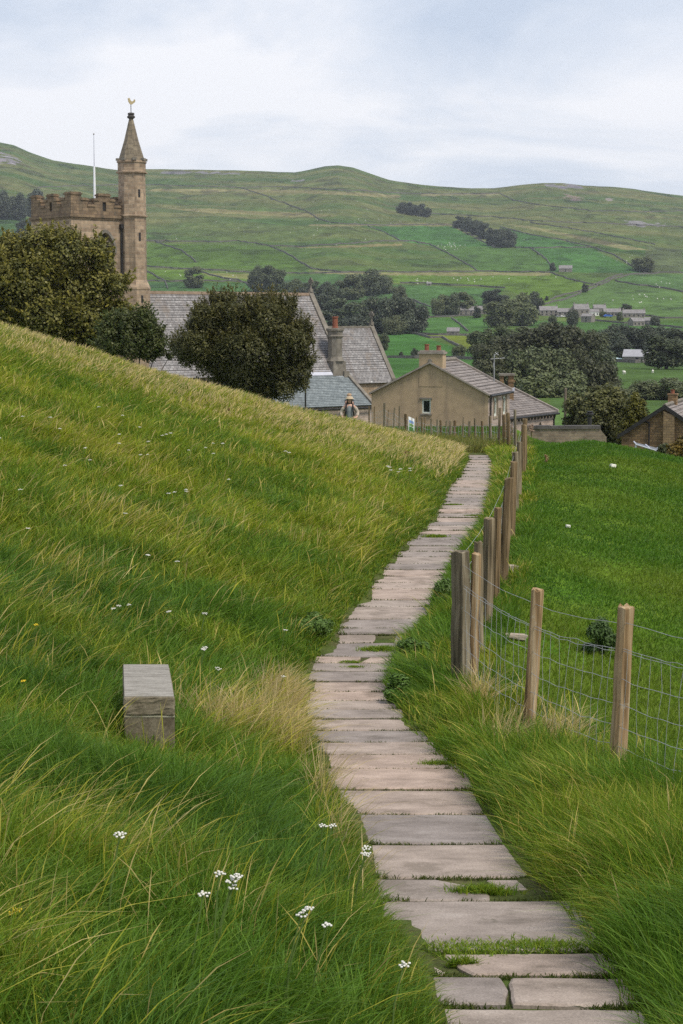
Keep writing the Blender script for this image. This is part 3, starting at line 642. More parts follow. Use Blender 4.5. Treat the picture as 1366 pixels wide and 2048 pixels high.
STRAWBANDS = [([(620, 541), (780, 546), (960, 545), (1100, 546), (1100, 551), (960, 551), (780, 552), (640, 546)], (0.179, 0.182, 0.076)), ([(300, 378), (520, 378), (640, 381), (800, 390), (800, 396), (640, 388), (520, 384), (300, 383)], (0.189, 0.185, 0.081)),
 ([(320, 415), (420, 418), (600, 426), (680, 432), (600, 434), (420, 427)], (0.176, 0.172, 0.072)), ([(560, 495), (690, 491), (800, 486), (800, 491), (690, 496)], (0.189, 0.178, 0.075)), ([(1000, 446), (1060, 452), (1300, 500), (1250, 500), (1120, 470)], (0.176, 0.178, 0.075)),
 ([(620, 449), (900, 447), (900, 450), (620, 452)], (0.201, 0.191, 0.088)), ([(400, 545), (520, 549), (520, 560), (420, 553)], (0.176, 0.198, 0.063)), ([(840, 388), (1000, 386), (1000, 390), (840, 392)], (0.189, 0.185, 0.088))]
SCREE = [([(-60, 300), (0, 304), (25, 312), (50, 326), (0, 331), (-60, 335)], (.21, .195, .21)), ([(1085, 367), (1120, 366), (1160, 371), (1165, 376), (1130, 377), (1095, 374)], (.17, .16, .17)), ([(1130, 388), (1165, 392), (1160, 402), (1130, 398)], (.19, .155, .12)),
 ([(1215, 397), (1240, 400), (1238, 404), (1215, 402)], (.20, .18, .16)), ([(1248, 440), (1330, 446), (1330, 455), (1250, 450)], (.20, .19, .19)), ([(320, 342), (400, 343), (480, 346), (480, 349), (400, 348), (320, 347)], (.17, .165, .17)), ([(540, 357), (620, 360), (620, 363), (540, 361)], (.16, .155, .16))]
def in_poly(px, py, poly):
    c = np.zeros(px.shape, bool); n = len(poly); j = n - 1
    for i in range(n):
        xi, yi = poly[i]; xj, yj = poly[j]
        if yi != yj: c ^= ((yi > py) != (yj > py)) & (px < (xj - xi) * (py - yi) / (yj - yi) + xi)
        j = i
    return c
def build_valley():
    us = np.concatenate([np.linspace(-.62, -.25, 60), np.linspace(-.245, .245, 560), np.linspace(.25, .62, 60)])
    Yr = np.concatenate([np.geomspace(86, 1000, 190), np.linspace(1005, 3420, 480), np.linspace(3440, 4600, 24)])
    UU, YY = np.meshgrid(us, Yr); X = UU * YY; Z = far_z(X, YY)
    ny, nx = X.shape
    px = 683 + F * UU * 1.0
    vv = (CAM.z - Z) / YY; py = 1024 + F * np.tan(np.arctan(vv) - PITCH)
    q = (py - 1024) / F; px = 683 + F * UU * (cP - q * sP) * 1.0
    wob = (fbm(X / 25, YY / 25, 95, 3) - .5)
    pxw = px + wob * 14; pyw = py + wob * 4
    t = fbm(X / 160, YY / 110, 93, 4); up = sstep(1300, 3000, YY)
    t2 = fbm(X / 220 + YY / 300, YY / 50, 97, 4)
    base = lerp3((.044, .108, .020), (.105, .135, .036), np.clip(t.ravel() * 1.8 - .45, 0, 1))
    hi = lerp3((.058, .096, .030), (.145, .138, .058), np.clip(t2.ravel() * 2.2 - .62, 0, 1))
    u1 = (up * .85).ravel()[:, None]; c = base * (1 - u1) + hi * u1
    top = sstep(355, 338, py - np.interp(px, _sx, _sy) + 338).ravel()[:, None] * .0
    PX, PY = pxw.ravel(), pyw.ravel()
    for poly, col in FIELDS + STRAWBANDS:
        k = in_poly(PX, PY, poly); c[k] = np.array(col) * (1 + (t.ravel()[k][:, None] - .5) * .7) * np.array([1.0, .95, 1.0])
    mw = (fbm(X / 14, YY / 14, 99, 3) - .5)
    for poly, col in SCREE:
        k = in_poly((px + mw * 22).ravel(), (py + mw * 9).ravel(), poly) & (fbm(X / 18, YY / 30, 101, 3).ravel() > .40); c[k] = np.array(col)
    # rushes and tracks: small darker and paler flecks of the turf itself
    fl = fbm(X / 9, YY / 16, 103, 3).ravel(); c *= (1 + (fl - .5) * .65)[:, None]
    dk = (fbm(X / 30, YY / 40, 105, 3).ravel() > .66) & (YY.ravel() > 1300); c[dk] *= np.array([.70, .68, .8])
    v = np.stack([X.ravel(), YY.ravel(), Z.ravel()], 1)
    i = (np.arange(ny - 1)[:, None] * nx + np.arange(nx - 1)[None, :]).ravel()
    o = np_mesh('hills', v, np.stack([i, i + 1, i + nx + 1, i + nx], 1), ground_mat('hill_turf', .22, .02, .12), c, quads=True, smooth=True)
    tag(o, 'green walled valley and long fell beyond it', None, None, 'structure')
build_valley()

WALLM = noisy('field_wall_stone', [(0.3, (.075, .072, .068)), (0.55, (.135, .125, .115)), (0.8, (.24, .22, .20))], scale=1.4, detail=6, bstr=.6, bdist=.1)
def field_wall(pts, label, h=1.15, wd=.75):
    P = []
    for (ax, ay), (bx, by) in zip(pts[:-1], pts[1:]):
        n = max(2, int(abs(bx - ax) / 9 + abs(by - ay) / 5))
        for k in range(n): t = k / n; P.append(far_at(ax + (bx - ax) * t, ay + (by - ay) * t))
    P.append(far_at(*pts[-1]))
    Q = [P[0]]
    for p in P[1:]:
        if (p - Q[-1]).xy.length > 4: Q.append(p)
    mb = MB(); rows = []
    for i, p in enumerate(Q):
        d = (Q[min(i + 1, len(Q) - 1)] - Q[max(i - 1, 0)]).xy.normalized(); nx, ny = -d.y * wd / 2, d.x * wd / 2
        hh = h * random.uniform(.80, 1.12) * (1.0 if p.y < 1400 else 1.25)
        k = len(mb.v); mb.v += [(p.x - nx, p.y - ny, p.z - 1.2), (p.x + nx, p.y + ny, p.z - 1.2), (p.x + nx * .7, p.y + ny * .7, p.z + hh), (p.x - nx * .7, p.y - ny * .7, p.z + hh)]; rows.append(k)
    for a, b in zip(rows[:-1], rows[1:]):
        for s, t in ((3, 0), (2, 3), (1, 2)): mb.f.append((a + t, b + t, b + s, a + s))
    mb.f += [tuple(rows[0] + k for k in (0, 1, 2, 3)), tuple(rows[-1] + k for k in (3, 2, 1, 0))]
    tag(mb.build('drystone_wall', WALLM), label, 'field wall', 'drystone walls of the valley and fell')
for pts, lab in WALLS: field_wall(pts, lab)

# ------------------------------------------------------------------ trees
LEAF = attr_mat('leaf', trans=.22, rough=.5, spec=.3, objcol=True)
BARK = noisy('bark', [(.3, (.035, .028, .022)), (.7, (.10, .085, .065))], scale=2.5, stretch=(1, 1, .2), bstr=.6, bdist=.05)
def leaves(lobes, n, size, seed, shell=.55, flat=.75, c0=(.9, .9, .9), c1=(1.1, 1.1, 1.1), updir=.55, aspect=1.6, flip=.6, rag=(.80, .42)):
    """lobes: (x, y, z, r, rz); leaf-sized faces in the outer part of each lobe's volume, facing mostly outward and up"""
    r = np.random.RandomState(seed); L = np.array(lobes); wgt = L[:, 3] ** 2; wgt = wgt / wgt.sum()
    k = r.choice(len(L), n, p=wgt); d = r.normal(0, 1, (n, 3)); d /= np.linalg.norm(d, axis=1)[:, None]
    d[:, 2] = np.where((d[:, 2] < -.35) & (r.rand(n) < flip), -d[:, 2], d[:, 2])
    rad = shell + (1.06 - shell) * r.rand(n) ** .6
    lump = fbm(d[:, 0] * 2.1 + k * 3.7, d[:, 1] * 2.1 + d[:, 2] * 1.7 + k, seed % 50, 2)
    rad *= rag[0] + rag[1] * lump
    c = L[k, :3] + d * rad[:, None] * np.stack([L[k, 3], L[k, 3], L[k, 4]], 1)
    nrm = d * .8 + np.array([0, 0, updir]) + r.normal(0, .42, (n, 3)); nrm /= np.linalg.norm(nrm, axis=1)[:, None]
    a = np.cross(nrm, r.normal(0, 1, (n, 3))); a /= np.linalg.norm(a, axis=1)[:, None]; b = np.cross(nrm, a)
    s = size * r.uniform(.6, 1.35, n)[:, None]
    V = np.stack([c - a * s * .5 * aspect, c - b * s * .5, c + a * s * .5 * aspect, c + b * s * .5], 1).reshape(-1, 3)
    Q = np.arange(n * 4, dtype=np.int32).reshape(-1, 4)
    t = np.clip(r.rand(n) * .6 + (lump - .3) * .6 + r.rand(len(L))[k] * .35 - .1, 0, 1)
    col = lerp3(c0, c1, t)
    return V, Q, np.repeat(col, 4, axis=0)
def shoots(L, n, k, length, size, seed, up=.8, c0=(.02, .02, .01), c1=(.06, .06, .02), aspect=2.2):
    """sprays of leaves that stand out of the lobes: n shoots of k leaves each"""
    r = np.random.RandomState(seed); A = np.array(L); q = r.choice(len(A), n, p=A[:, 3] ** 2 / (A[:, 3] ** 2).sum())
    d = r.normal(0, 1, (n, 3)); d[:, 2] = np.abs(d[:, 2]) * .9 - .15; d /= np.linalg.norm(d, axis=1)[:, None]
    b = A[q, :3] + d * np.stack([A[q, 3], A[q, 3], A[q, 4]], 1) * .88
    g = d * (1 - up) + np.array([0, 0, up]) + r.normal(0, .22, (n, 3)); g /= np.linalg.norm(g, axis=1)[:, None]
    ln = length * r.uniform(.4, 1.2, n)
    t = np.tile(np.linspace(0, 1, k), n); i = np.repeat(np.arange(n), k); m = n * k
    c = b[i] + g[i] * (ln[i] * t)[:, None] + r.normal(0, 1, (m, 3)) * (ln[i] * .13 * (1.15 - t))[:, None]
    a = g[i] * .6 + r.normal(0, .6, (m, 3)); a /= np.linalg.norm(a, axis=1)[:, None]
    nb = np.cross(a, r.normal(0, 1, (m, 3))); nb /= np.linalg.norm(nb, axis=1)[:, None]
    s = size * r.uniform(.6, 1.3, m)[:, None]
    V = np.stack([c - a * s * .5 * aspect, c - nb * s * .5, c + a * s * .5 * aspect, c + nb * s * .5], 1).reshape(-1, 3)
    col = lerp3(c0, c1, np.clip(r.rand(n)[i] * .7 + t * .35 + r.normal(0, .1, m), 0, 1))
    return V, np.arange(m * 4, dtype=np.int32).reshape(-1, 4), np.repeat(col, 4, axis=0)
def limb_mesh(segs, n=6):
    mb = MB()
    for pts, rs in segs: mb.tube(pts, rs, n)
    return mb
def crown_lobes(seed, n, rx, rz, z0, lobe=(.32, .5), low=.0, top=1.0):
    r = random.Random(seed); L = []
    for i in range(n):
        a = r.uniform(0, 2 * math.pi); u = r.uniform(low, top); el_ = math.asin(min(1, max(-1, 2 * u - 1)))
        q = r.uniform(.45, .82); s = r.uniform(*lobe) * rx
        L.append((math.cos(a) * math.cos(el_) * rx * q, math.sin(a) * math.cos(el_) * rx * q, z0 + rz + math.sin(el_) * rz * q, s, s * .85))
    return L
FAR_MESH = []
def make_far_meshes():
    specs = [(1, 19, 5.0, 5.6, .4, 0), (2, 21, 5.4, 5.2, .6, 0), (3, 17, 4.4, 6.4, .3, 0), (4, 24, 6.0, 5.0, .5, 0), (5, 18, 4.8, 5.8, .2, 0), (6, 20, 5.2, 6.0, .8, 0), (7, 22, 5.8, 4.4, .3, 0)]
    for sd, n, rx, rz, z0, _ in specs:
        L = crown_lobes(sd, n, rx, rz, z0, (.30, .46), .02) + [(math.cos(k * 1.3) * rx * .45, math.sin(k * 1.3) * rx * .45, z0 + rz * .45, rx * .5, rz * .42) for k in range(5)]
        V, Q, c = leaves(L, 7500, .46, sd + 100, .5, c0=(.75, .78, .70), c1=(1.25, 1.22, 1.12), flip=.3)
        mb = limb_mesh([([(0, 0, -3), (0.1, 0, z0), (.2, .1, z0 + rz * .9)], [.5, .4, .12]), ([(0, 0, z0 * .8), (1.5, .4, z0 + rz * .6)], [.28, .08]), ([(0, 0, z0 * .9), (-1.3, -.5, z0 + rz * .7)], [.26, .07]), ([(0, 0, z0), (.2, -1.4, z0 + rz * .7)], [.22, .07])], 5)
        tv = np.array(mb.v, np.float32); tf = np.array([f for f in mb.f if len(f) == 4], np.int32)
        V2 = np.concatenate([V, tv]); Q2 = np.concatenate([Q, tf + len(V)]); c2 = np.concatenate([c, np.ones((len(tv), 3))])
        o = np_mesh('tree', V2, Q2, None, c2, link=False, quads=True, mats=[LEAF, BARK], midx=np.concatenate([np.zeros(len(Q), int), np.ones(len(tf), int)]))
        FAR_MESH.append((o.data, rx * 2.05, z0 + rz * 2.05)); bpy.data.objects.remove(o)
make_far_meshes()
def far_tree(px, yb, yt, wpx, label, group, col=(.050, .066, .026), Y=None, kind='tree', name='tree', mesh=None, z=None):
    p = far_at(px, yb) if Y is None else at(px, yb, Y)
    me, w0, h0 = FAR_MESH[random.randrange(len(FAR_MESH)) if mesh is None else mesh]
    o = bpy.data.objects.new(name, me); COL.objects.link(o)
    Y = p.y; hh = (yb - yt) / F * Y; ww = wpx / F * Y
    j = random.uniform(.85, 1.2)
    o.location = (p.x, p.y, p.z - .03 * hh); o.scale = (ww / w0 * 1.08, ww / w0 * 1.08, hh / h0 * 1.05); o.rotation_euler = (0, 0, random.uniform(0, 6.28))
    o.color = (col[0] * j, col[1] * j, col[2] * j * random.uniform(.9, 1.1), 1)
    return tag(o, label, kind, group)
G1, G2, G3 = (.078, .098, .045), (.105, .124, .056), (.058, .072, .043)
G4 = (.115, .130, .060)
def trees(lst, group): 
    for px, yb, yt, wp, lab, *c in lst: far_tree(px, yb, yt, wp, lab, group, *(c or [G1]))
trees([(8, 440, 384, 40, 'dark tree at the left edge of the wood behind the tower', G3), (38, 442, 388, 38, 'second dark tree of the wood left of the tower', G3), (70, 436, 378, 36, 'dark tree just above the tower corner battlement', G3), (100, 432, 392, 34, 'dark tree top showing through the battlement gaps', G3), (125, 430, 395, 26, 'dark tree behind the central west battlement', G3), (50, 476, 440, 38, 'rounded dark tree below the wood beside the tower wall', G3), (-22, 440, 388, 44, 'dark tree cut by the left edge of the photo', G3)], 'wood behind the church tower')
trees([(388, 576, 533, 40, 'lone grey green tree behind the nave roof', G2)], 'single trees on the valley side')
trees([(516, 584, 534, 40, 'left tree of the pair behind the nave ridge', G1), (546, 584, 530, 52, 'right and larger tree of the pair behind the nave ridge', G1), (588, 592, 560, 48, 'low bushy tree just right of the pair behind the nave', G1), (622, 592, 563, 44, 'low dark tree behind the nave gable cross', G1), (656, 592, 566, 38, 'low dark tree right of the nave gable cross', G3)], 'trees behind the nave ridge')
trees([(702, 600, 548, 58, 'pale round tree at the left of the valley grove', G2), (738, 592, 541, 68, 'tall broad tree at the top of the valley grove', G1), (768, 588, 552, 44, 'upper right tree of the valley grove', G2), (640, 640, 588, 56, 'dark tree half behind the nave coping', G3), (665, 618, 572, 44, 'dark tree between nave gable and valley grove', G1), (682, 648, 596, 64, 'dark tree above the chancel chimney pot', G1), (722, 655, 598, 74, 'wide dark tree left above the chancel cross', G1), (752, 668, 596, 70, 'dark tree right behind the chancel cross', G3), (792, 668, 588, 70, 'tall dark tree right of the chancel cross', G3), (826, 666, 602, 62, 'outermost dark tree at the right of the valley grove', G3),
       (787, 670, 632, 44, 'pale small tree in front of the valley grove', G4), (655, 672, 620, 56, 'dark tree directly behind the chancel ridge', G3), (705, 678, 630, 60, 'low dark tree behind the chancel roof', G3), (800, 612, 570, 30, 'feathery pale tree above the valley grove', G2), (764, 702, 664, 28, 'dark bush behind the chancel coping', G1), (610, 618, 575, 50, 'dark tree hidden partly by the nave ridge', G3)], 'valley grove behind the church')
trees([(830, 715, 697, 17, 'round bush left of the rendered chimney', G3), (803, 714, 703, 11, 'tiny bush left beside the round valley bush', G3), (917, 716, 688, 28, 'grey bush right of the rendered chimney', G2)], 'valley floor bushes')
trees([(880, 634, 592, 36, 'left tree of the clump before the village', G2), (902, 632, 584, 38, 'middle tree of the clump before the village', G1), (930, 630, 583, 44, 'right tree of the clump before the village', G2), (954, 636, 612, 17, 'small bush beside the first village house', G3), (990, 614, 577, 54, 'dark round tree above the village trees', G3), (1000, 655, 596, 66, 'broad tree left of the village houses', G2), (1040, 652, 588, 72, 'broadest tree left of the village houses', G2), (1064, 622, 585, 46, 'dark tree behind the village trees', G3), (1145, 652, 620, 24, 'dark conifer in front of the tall village house', G3), (1252, 622, 607, 24, 'dark tree behind the village terrace end', G3), (1309, 652, 632, 20, 'round dark tree right of the end house', G3), (1240, 642, 624, 15, 'small bush between the village terraces', G1), (1105, 645, 630, 18, 'small tree below the village row', G1), (1206, 634, 622, 14, 'shrub by the white village house', G2)], 'trees round the village')
trees([(805, 428, 406, 26, 'left tree of the small hillside copse', G3), (823, 431, 404, 28, 'second tree of the small hillside copse', G3), (841, 433, 407, 26, 'third tree of the small hillside copse', G3), (854, 434, 414, 16, 'right end tree of the small hillside copse', G3)], 'small hillside copse')
trees([(918, 456, 432, 26, 'topmost tree of the slanting hillside copse', G3), (936, 464, 435, 30, 'second tree from the top of the slanting copse', G3), (952, 470, 440, 30, 'third tree from the top of the slanting copse', G3), (968, 478, 447, 30, 'middle tree of the slanting copse', G3), (986, 492, 454, 32, 'third tree from the bottom of the slanting copse', G3), (1002, 495, 457, 34, 'second tree from the bottom of the slanting copse', G3), (1019, 496, 461, 28, 'lowest tree of the slanting hillside copse', G3)], 'slanting hillside copse')
trees([(1287, 543, 511, 46, 'lone round grey tree on the right fellside', G2), (1106, 543, 526, 15, 'small dark tree beside the ruined barn', G3), (1170, 585, 566, 13, 'tiny dark tree by the climbing lane', G3), (1093, 602, 592, 9, 'tiny bush at the foot of the climbing lane', G3)], 'single trees on the valley side')
big = [(965, 716, 654, 62), (1008, 706, 650, 66), (1052, 702, 652, 72), (1098, 700, 646, 74), (1142, 704, 650, 70), (1186, 712, 658, 60),
       (985, 745, 676, 82), (1035, 742, 664, 92), (1092, 738, 640, 100), (1150, 740, 654, 96), (1196, 748, 690, 74),
       (985, 800, 704, 86), (1048, 806, 700, 100), (1108, 812, 698, 100), (1165, 812, 700, 98), (1208, 800, 722, 70), (1010, 822, 740, 84), (1080, 830, 742, 96), (1142, 832, 744, 100)]
nm = ['back row', 'middle row', 'front row']
for i, (px, yb, yt, wp) in enumerate(big):
    row = 0 if i < 6 else 1 if i < 11 else 2; k = i - (0, 6, 11)[row]
    pos = ['leftmost tree', 'second tree from the left', 'third tree from the left', 'fourth tree from the left', 'fifth tree from the left', 'sixth tree from the left', 'low left tree', 'low middle tree', 'low right tree'][k]
    far_tree(px, yb, yt, wp, pos + ' in the ' + nm[row] + ' of the great valley wood', 'great wood in the valley', random.choice([G1, G2, G2, (.062, .068, .030)]), Y=(560, 470, 400)[row] - (30 if k > 5 else 0))
trees([(1222, 702, 650, 62, 'first tree of the right hand belt beside the great wood', G3), (1258, 700, 648, 62, 'second tree of the right hand belt', G3), (1290, 700, 652, 58, 'third tree of the right hand belt', G3), (1322, 700, 652, 62, 'fourth tree of the right hand belt', G3), (1360, 702, 656, 64, 'last tree of the right hand belt at the photo edge', G3), (1238, 716, 676, 40, 'low dark tree left of the grey barn', G3)], 'belt of trees on the right')
far_tree(1332, 738, 668, 98, 'wide umbrella shaped tree with a bare trunk before the pale barn', 'belt of trees on the right', G1)
trees([(1225, 806, 770, 70, 'scrubby green tree left above the yellow cypress', G4), (1290, 800, 762, 74, 'scrubby tree behind the yellow cypress', G4), (1345, 800, 754, 84, 'dark scrub tree behind the stone cottage chimney', G2), (1375, 812, 766, 60, 'scrub at the photo edge behind the stone cottage', G2)], 'scrub behind the stone cottage')

# ------------------------------------------------------------------ village, barns and sheep
VST = noisy('village_stone', [(.3, (.15, .135, .12)), (.6, (.24, .22, .195)), (.8, (.32, .295, .265))], scale=.8, bstr=0)
VRF = noisy('village_slate', [(.3, (.16, .15, .15)), (.7, (.26, .245, .24))], scale=.6, bstr=0)
VWH = noisy('village_whitewash', [(.3, (.70, .69, .66)), (.7, (.80, .79, .77))], scale=.6, bstr=0)
DARK = noisy('dark_glass', [(.3, (.012, .013, .016)), (.7, (.03, .033, .04))], scale=2, rough=.25, bstr=0)
def far_house(px, yb, wpx, hpx, rpx, label, rz=0.0, wall=VST, cat='house', group='houses of the far village', chim=1, depth=7.0, nwin=3, name='house', roofm=VRF, back=None):
    p = far_at(px, yb) if back is None else at(px, yb, back); s = p.y / F; w_, h_, r_ = wpx * s, hpx * s, rpx * s
    t = empty(name, p, label, cat, group, rz)
    mb = MB(); x0, x1, y0, y1 = -w_ / 2, w_ / 2, 0, depth; zt = h_ - r_; m = (y0 + y1) / 2
    mb.hexa([(x0, y0, -2), (x1, y0, -2), (x1, y1, -2), (x0, y1, -2), (x0, y0, zt), (x1, y0, zt), (x1, y1, zt), (x0, y1, zt)])
    for x in (x0, x1): mb.face([(x, y0, zt), (x, y1, zt), (x, m, h_ - .1)])
    mb.build('wall', wall, t, fix=False)
    rb = MB(); o = .25; k = r_ / (m - y0)
    for sgn in (-1, 1):
        ye = y0 - o if sgn < 0 else y1 + o; ze = zt - o * k
        rb.hexa([(x0 - o, ye, ze), (x1 + o, ye, ze), (x1 + o, m, h_), (x0 - o, m, h_), (x0 - o, ye, ze + .22), (x1 + o, ye, ze + .22), (x1 + o, m, h_ + .22), (x0 - o, m, h_ + .22)])
    rf = rb.build('roof', roofm, t)
    for c in range(chim):
        cx = x1 - .5 if c == 0 else x0 + .5
        MB().box((cx - .45, m - .4, h_ - .2), (cx + .45, m + .4, h_ + 1.3)).build('chimney', wall if wall is not VWH else VST, t)
    for i in range(nwin):
        x = x0 + w_ * (i + .5) / nwin
        for z in ((.25 * zt, .68 * zt) if zt > 3.6 else (.45 * zt,)):
            MB().box((x - .5, -.05, z - .5), (x + .5, .03, z + .6)).build('window', DARK, t)
    return t
far_house(937, 631, 40, 17, 7, 'low long stone house at the left of the village', R(6), nwin=4)
far_house(968, 629, 22, 16, 7, 'stone cottage half behind the village trees on the left', R(-5))
far_house(845, 634, 14, 10, 5, 'tiny stone barn at the left end of the roadside wall', 0, chim=0, cat='barn', nwin=1, name='barn')
far_house(1098, 633, 36, 19, 8, 'stone terrace just right of the big village trees', R(4), nwin=4)
far_house(1130, 634, 30, 17, 7, 'stone house between the terrace and the tall gabled house', R(-4), nwin=3)
far_house(1164, 636, 30, 26, 10, 'tall gabled stone house in the middle of the village', R(8), chim=2, nwin=3)
far_house(1172, 645, 22, 17, 5, 'stone outbuilding below the tall gabled house', R(-30), nwin=1, chim=0)
far_house(1188, 632, 20, 13, 5, 'small whitewashed house in the village', R(3), wall=VWH, nwin=3)
far_house(1200, 627, 24, 16, 7, 'stone house behind the whitewashed one', R(0), nwin=2)
far_house(1225, 633, 34, 15, 7, 'long stone terrace behind the blue car', R(-2), nwin=5)
far_house(1268, 635, 44, 15, 7, 'long stone terrace at the right of the village', R(-4), nwin=5, chim=2)
far_house(1278, 653, 26, 16, 7, 'stone house low at the village end', R(20), nwin=3)
far_house(1296, 648, 18, 12, 6, 'small house at the right end of the village', R(-15), nwin=2)
far_house(906, 671, 24, 15, 7, 'small stone field barn beside the valley wall', R(-6), chim=0, cat='barn', group='field barns', nwin=1, name='barn', depth=6)
far_house(1131, 544, 26, 13, 6, 'stone barn alone high in the bright green field', R(-8), chim=0, cat='barn', group='field barns', nwin=1, name='barn', depth=7)
far_house(858, 572, 9, 7, 3, 'tiny stone hut on the wall above the valley grove', 0, chim=0, cat='barn', group='field barns', nwin=1, name='barn', depth=5)
SHED = noisy('barn_sheet_roof', [(.3, (.25, .25, .27)), (.7, (.36, .36, .38))], scale=.5, bstr=0)
far_house(1274, 724, 56, 23, 13, 'wide stone barn with a grey sheet roof in the valley', R(-14), chim=0, cat='barn', group='valley barns', nwin=1, name='barn', depth=12, roofm=SHED)
far_house(1346, 722, 64, 24, 12, 'pale sheet roofed barn behind the umbrella tree', R(10), wall=VWH, chim=0, cat='barn', group='valley barns', nwin=1, name='barn', depth=12, roofm=VWH)
BLU = noisy('blue_sheet', [(.3, (.03, .10, .42)), (.7, (.05, .16, .55))], scale=1, bstr=0, rough=.35)
PLB = noisy('pale_plastic', [(.3, (.50, .66, .70)), (.7, (.65, .78, .80))], scale=1, bstr=0, rough=.4)
p = far_at(1230, 722)
tb = MB(); s = p.y / F
for i in range(3): tb.tube([(i * 1.35 - 1.6, 0, .62 - i * .10), (i * 1.35 - .2, -.3, .62 - i * .10)], .62, 10)
o = tb.build('bale', PLB); o.location = p; tag(o, 'row of pale blue plastic wrapped bales left of the grey roofed barn', 'silage bales')
RUB = noisy('tyre_rubber', [(.3, (.02, .02, .02)), (.7, (.03, .03, .03))], scale=3, bstr=0)
def far_car(px, yb, L, label, mat, rz):
    p = far_at(px, yb); t = empty('parked_car', p + Vector((0, 0, .1)), label, 'car', 'cars parked in the village', rz)
    h = L * .34; mb = MB(); prof = [(-.5, .12), (.5, .12), (.5, .2), (.46, .22), (.28, .25), (.16, .36), (-.24, .37), (-.42, .26), (-.5, .24)]
    a = [(x * L, -.9, z * L) for x, z in prof]; b = [(x * L, .9, z * L) for x, z in prof]
    mb.face(a); mb.face(b[::-1])
    for i in range(len(a)): j = (i + 1) % len(a); mb.face([a[i], a[j], b[j], b[i]])
    mb.build('body', mat, t)
    for x in (-.3, .3): MB().tube([(x * L, -.95, .32), (x * L, .95, .32)], .32, 10).build('wheel', RUB, t)
    MB().box((-.2 * L, -.93, .255 * L), (.2 * L, .93, .33 * L)).build('window', DARK, t)
far_car(1216, 636, 6.5, 'blue van parked before the long stone terrace', BLU, R(4))
far_car(1127, 636, 4.3, 'white car parked left of the conifer in the village', VWH, R(0))
far_car(1118, 636, 4.0, 'silver grey car beside the white car in the village', SHED, R(3))
WOOL = noisy('sheep_wool', [(.3, (.62, .60, .55)), (.7, (.80, .78, .72))], scale=4, bstr=0)
def sheep_mesh():
    bm = bmesh.new()
    def ball(c, s, u=8, v=6):
        m = Matrix.Translation(c) @ Matrix.Diagonal((*s, 1)); bmesh.ops.create_uvsphere(bm, u_segments=u, v_segments=v, radius=1, matrix=m)
    ball((0, 0, .62), (.55, .30, .32)); ball((.50, 0, .80), (.16, .13, .16)); ball((.70, 0, .82), (.17, .09, .10)); ball((.60, .12, .90), (.04, .09, .03), 6, 4); ball((.60, -.12, .90), (.04, .09, .03), 6, 4)
    for x in (-.34, .34):
        for y in (-.15, .15): bmesh.ops.create_cone(bm, cap_ends=True, segments=6, radius1=.05, radius2=.08, depth=.5, matrix=Matrix.Translation((x, y, .25)))
    me = bpy.data.meshes.new('sheep'); bm.to_mesh(me); bm.free(); auto_uv(me); me.materials.append(WOOL); return me
SH = sheep_mesh(); rs = random.Random(5)
def flock(px, py, sx, sy, n):
    for i in range(n):
        q = far_at(px + rs.gauss(0, sx), py + rs.gauss(0, sy)); o = bpy.data.objects.new('sheep', SH); COL.objects.link(o)
        o.location = q; o.rotation_euler = (0, 0, rs.uniform(0, 6.28)); k = rs.uniform(1.0, 1.3); o.scale = (k, k, k); tag(o, 'tiny white sheep grazing on the far fellside', 'sheep', 'sheep grazing on the fell')
for a in [(900, 494, 14, 3, 22), (845, 565, 8, 2, 9), (480, 552, 30, 4, 10), (700, 420, 60, 12, 14), (960, 560, 60, 5, 12), (1290, 600, 30, 6, 12), (1330, 570, 20, 4, 6), (600, 470, 90, 20, 10), (400, 440, 60, 25, 8), (1250, 520, 40, 8, 6), (1300, 745, 25, 10, 3), (780, 600, 20, 6, 5), (1080, 480, 40, 6, 5), (350, 550, 30, 6, 5), (740, 440, 80, 8, 8)]: flock(*a)
# ------------------------------------------------------------------ buildings: helpers
STONE = masonry('church_stone', (.385, .288, .20), (.215, .155, .108), (.31, .255, .195), .62, .29, .02, patches=[(1.2, .66, (.15, .125, .095)), (2.6, .72, (.36, .30, .22))], var=.38, stain=(.16, .125, .09))
PARA = masonry('parapet_stone', (.235, .170, .108), (.155, .112, .076), (.13, .10, .075), .55, .26, .016, patches=[(1.5, .60, (.105, .090, .065)), (3.5, .70, (.24, .20, .13))], var=.35, stain=(.085, .075, .058))
DRESS = noisy('dressed_stone', [(.3, (.20, .16, .115)), (.6, (.30, .245, .18)), (.8, (.37, .31, .24))], scale=1.5, bstr=.3, bdist=.03, patches=[(2.2, .60, (.13, .115, .09))])
COPE = noisy('weathered_coping', [(.3, (.125, .110, .092)), (.6, (.205, .185, .155)), (.8, (.30, .275, .24))], scale=2.0, bstr=.4, bdist=.03, patches=[(1.5, .62, (.085, .08, .065))])
SPIRE = masonry('spire_stone', (.215, .180, .130), (.165, .135, .095), (.12, .10, .08), .6, .42, .02, patches=[(1.4, .60, (.11, .105, .075)), (3, .68, (.28, .245, .19))], var=.4, stain=(.09, .08, .065))
SLATE = masonry('church_slate', (.30, .29, .29), (.20, .19, .19), (.085, .08, .08), .40, .26, .018, patches=[(.55, .56, (.215, .19, .172)), (2.4, .625, (.66, .66, .65)), (1.0, .66, (.48, .48, .48))], var=.38, stain=(.155, .13, .118))
BLUESLATE = masonry('blue_slate', (.235, .265, .275), (.165, .19, .20), (.08, .09, .095), .32, .20, .012, patches=[(1.2, .62, (.30, .335, .345)), (5, .72, (.42, .45, .46))], var=.3, stain=(.13, .14, .14))
STONESLATE = masonry('stone_slate', (.270, .240, .225), (.195, .172, .162), (.085, .075, .07), .55, .36, .03, patches=[(3.0, .66, (.36, .33, .31)), (1.2, .66, (.15, .125, .12))], var=.35)
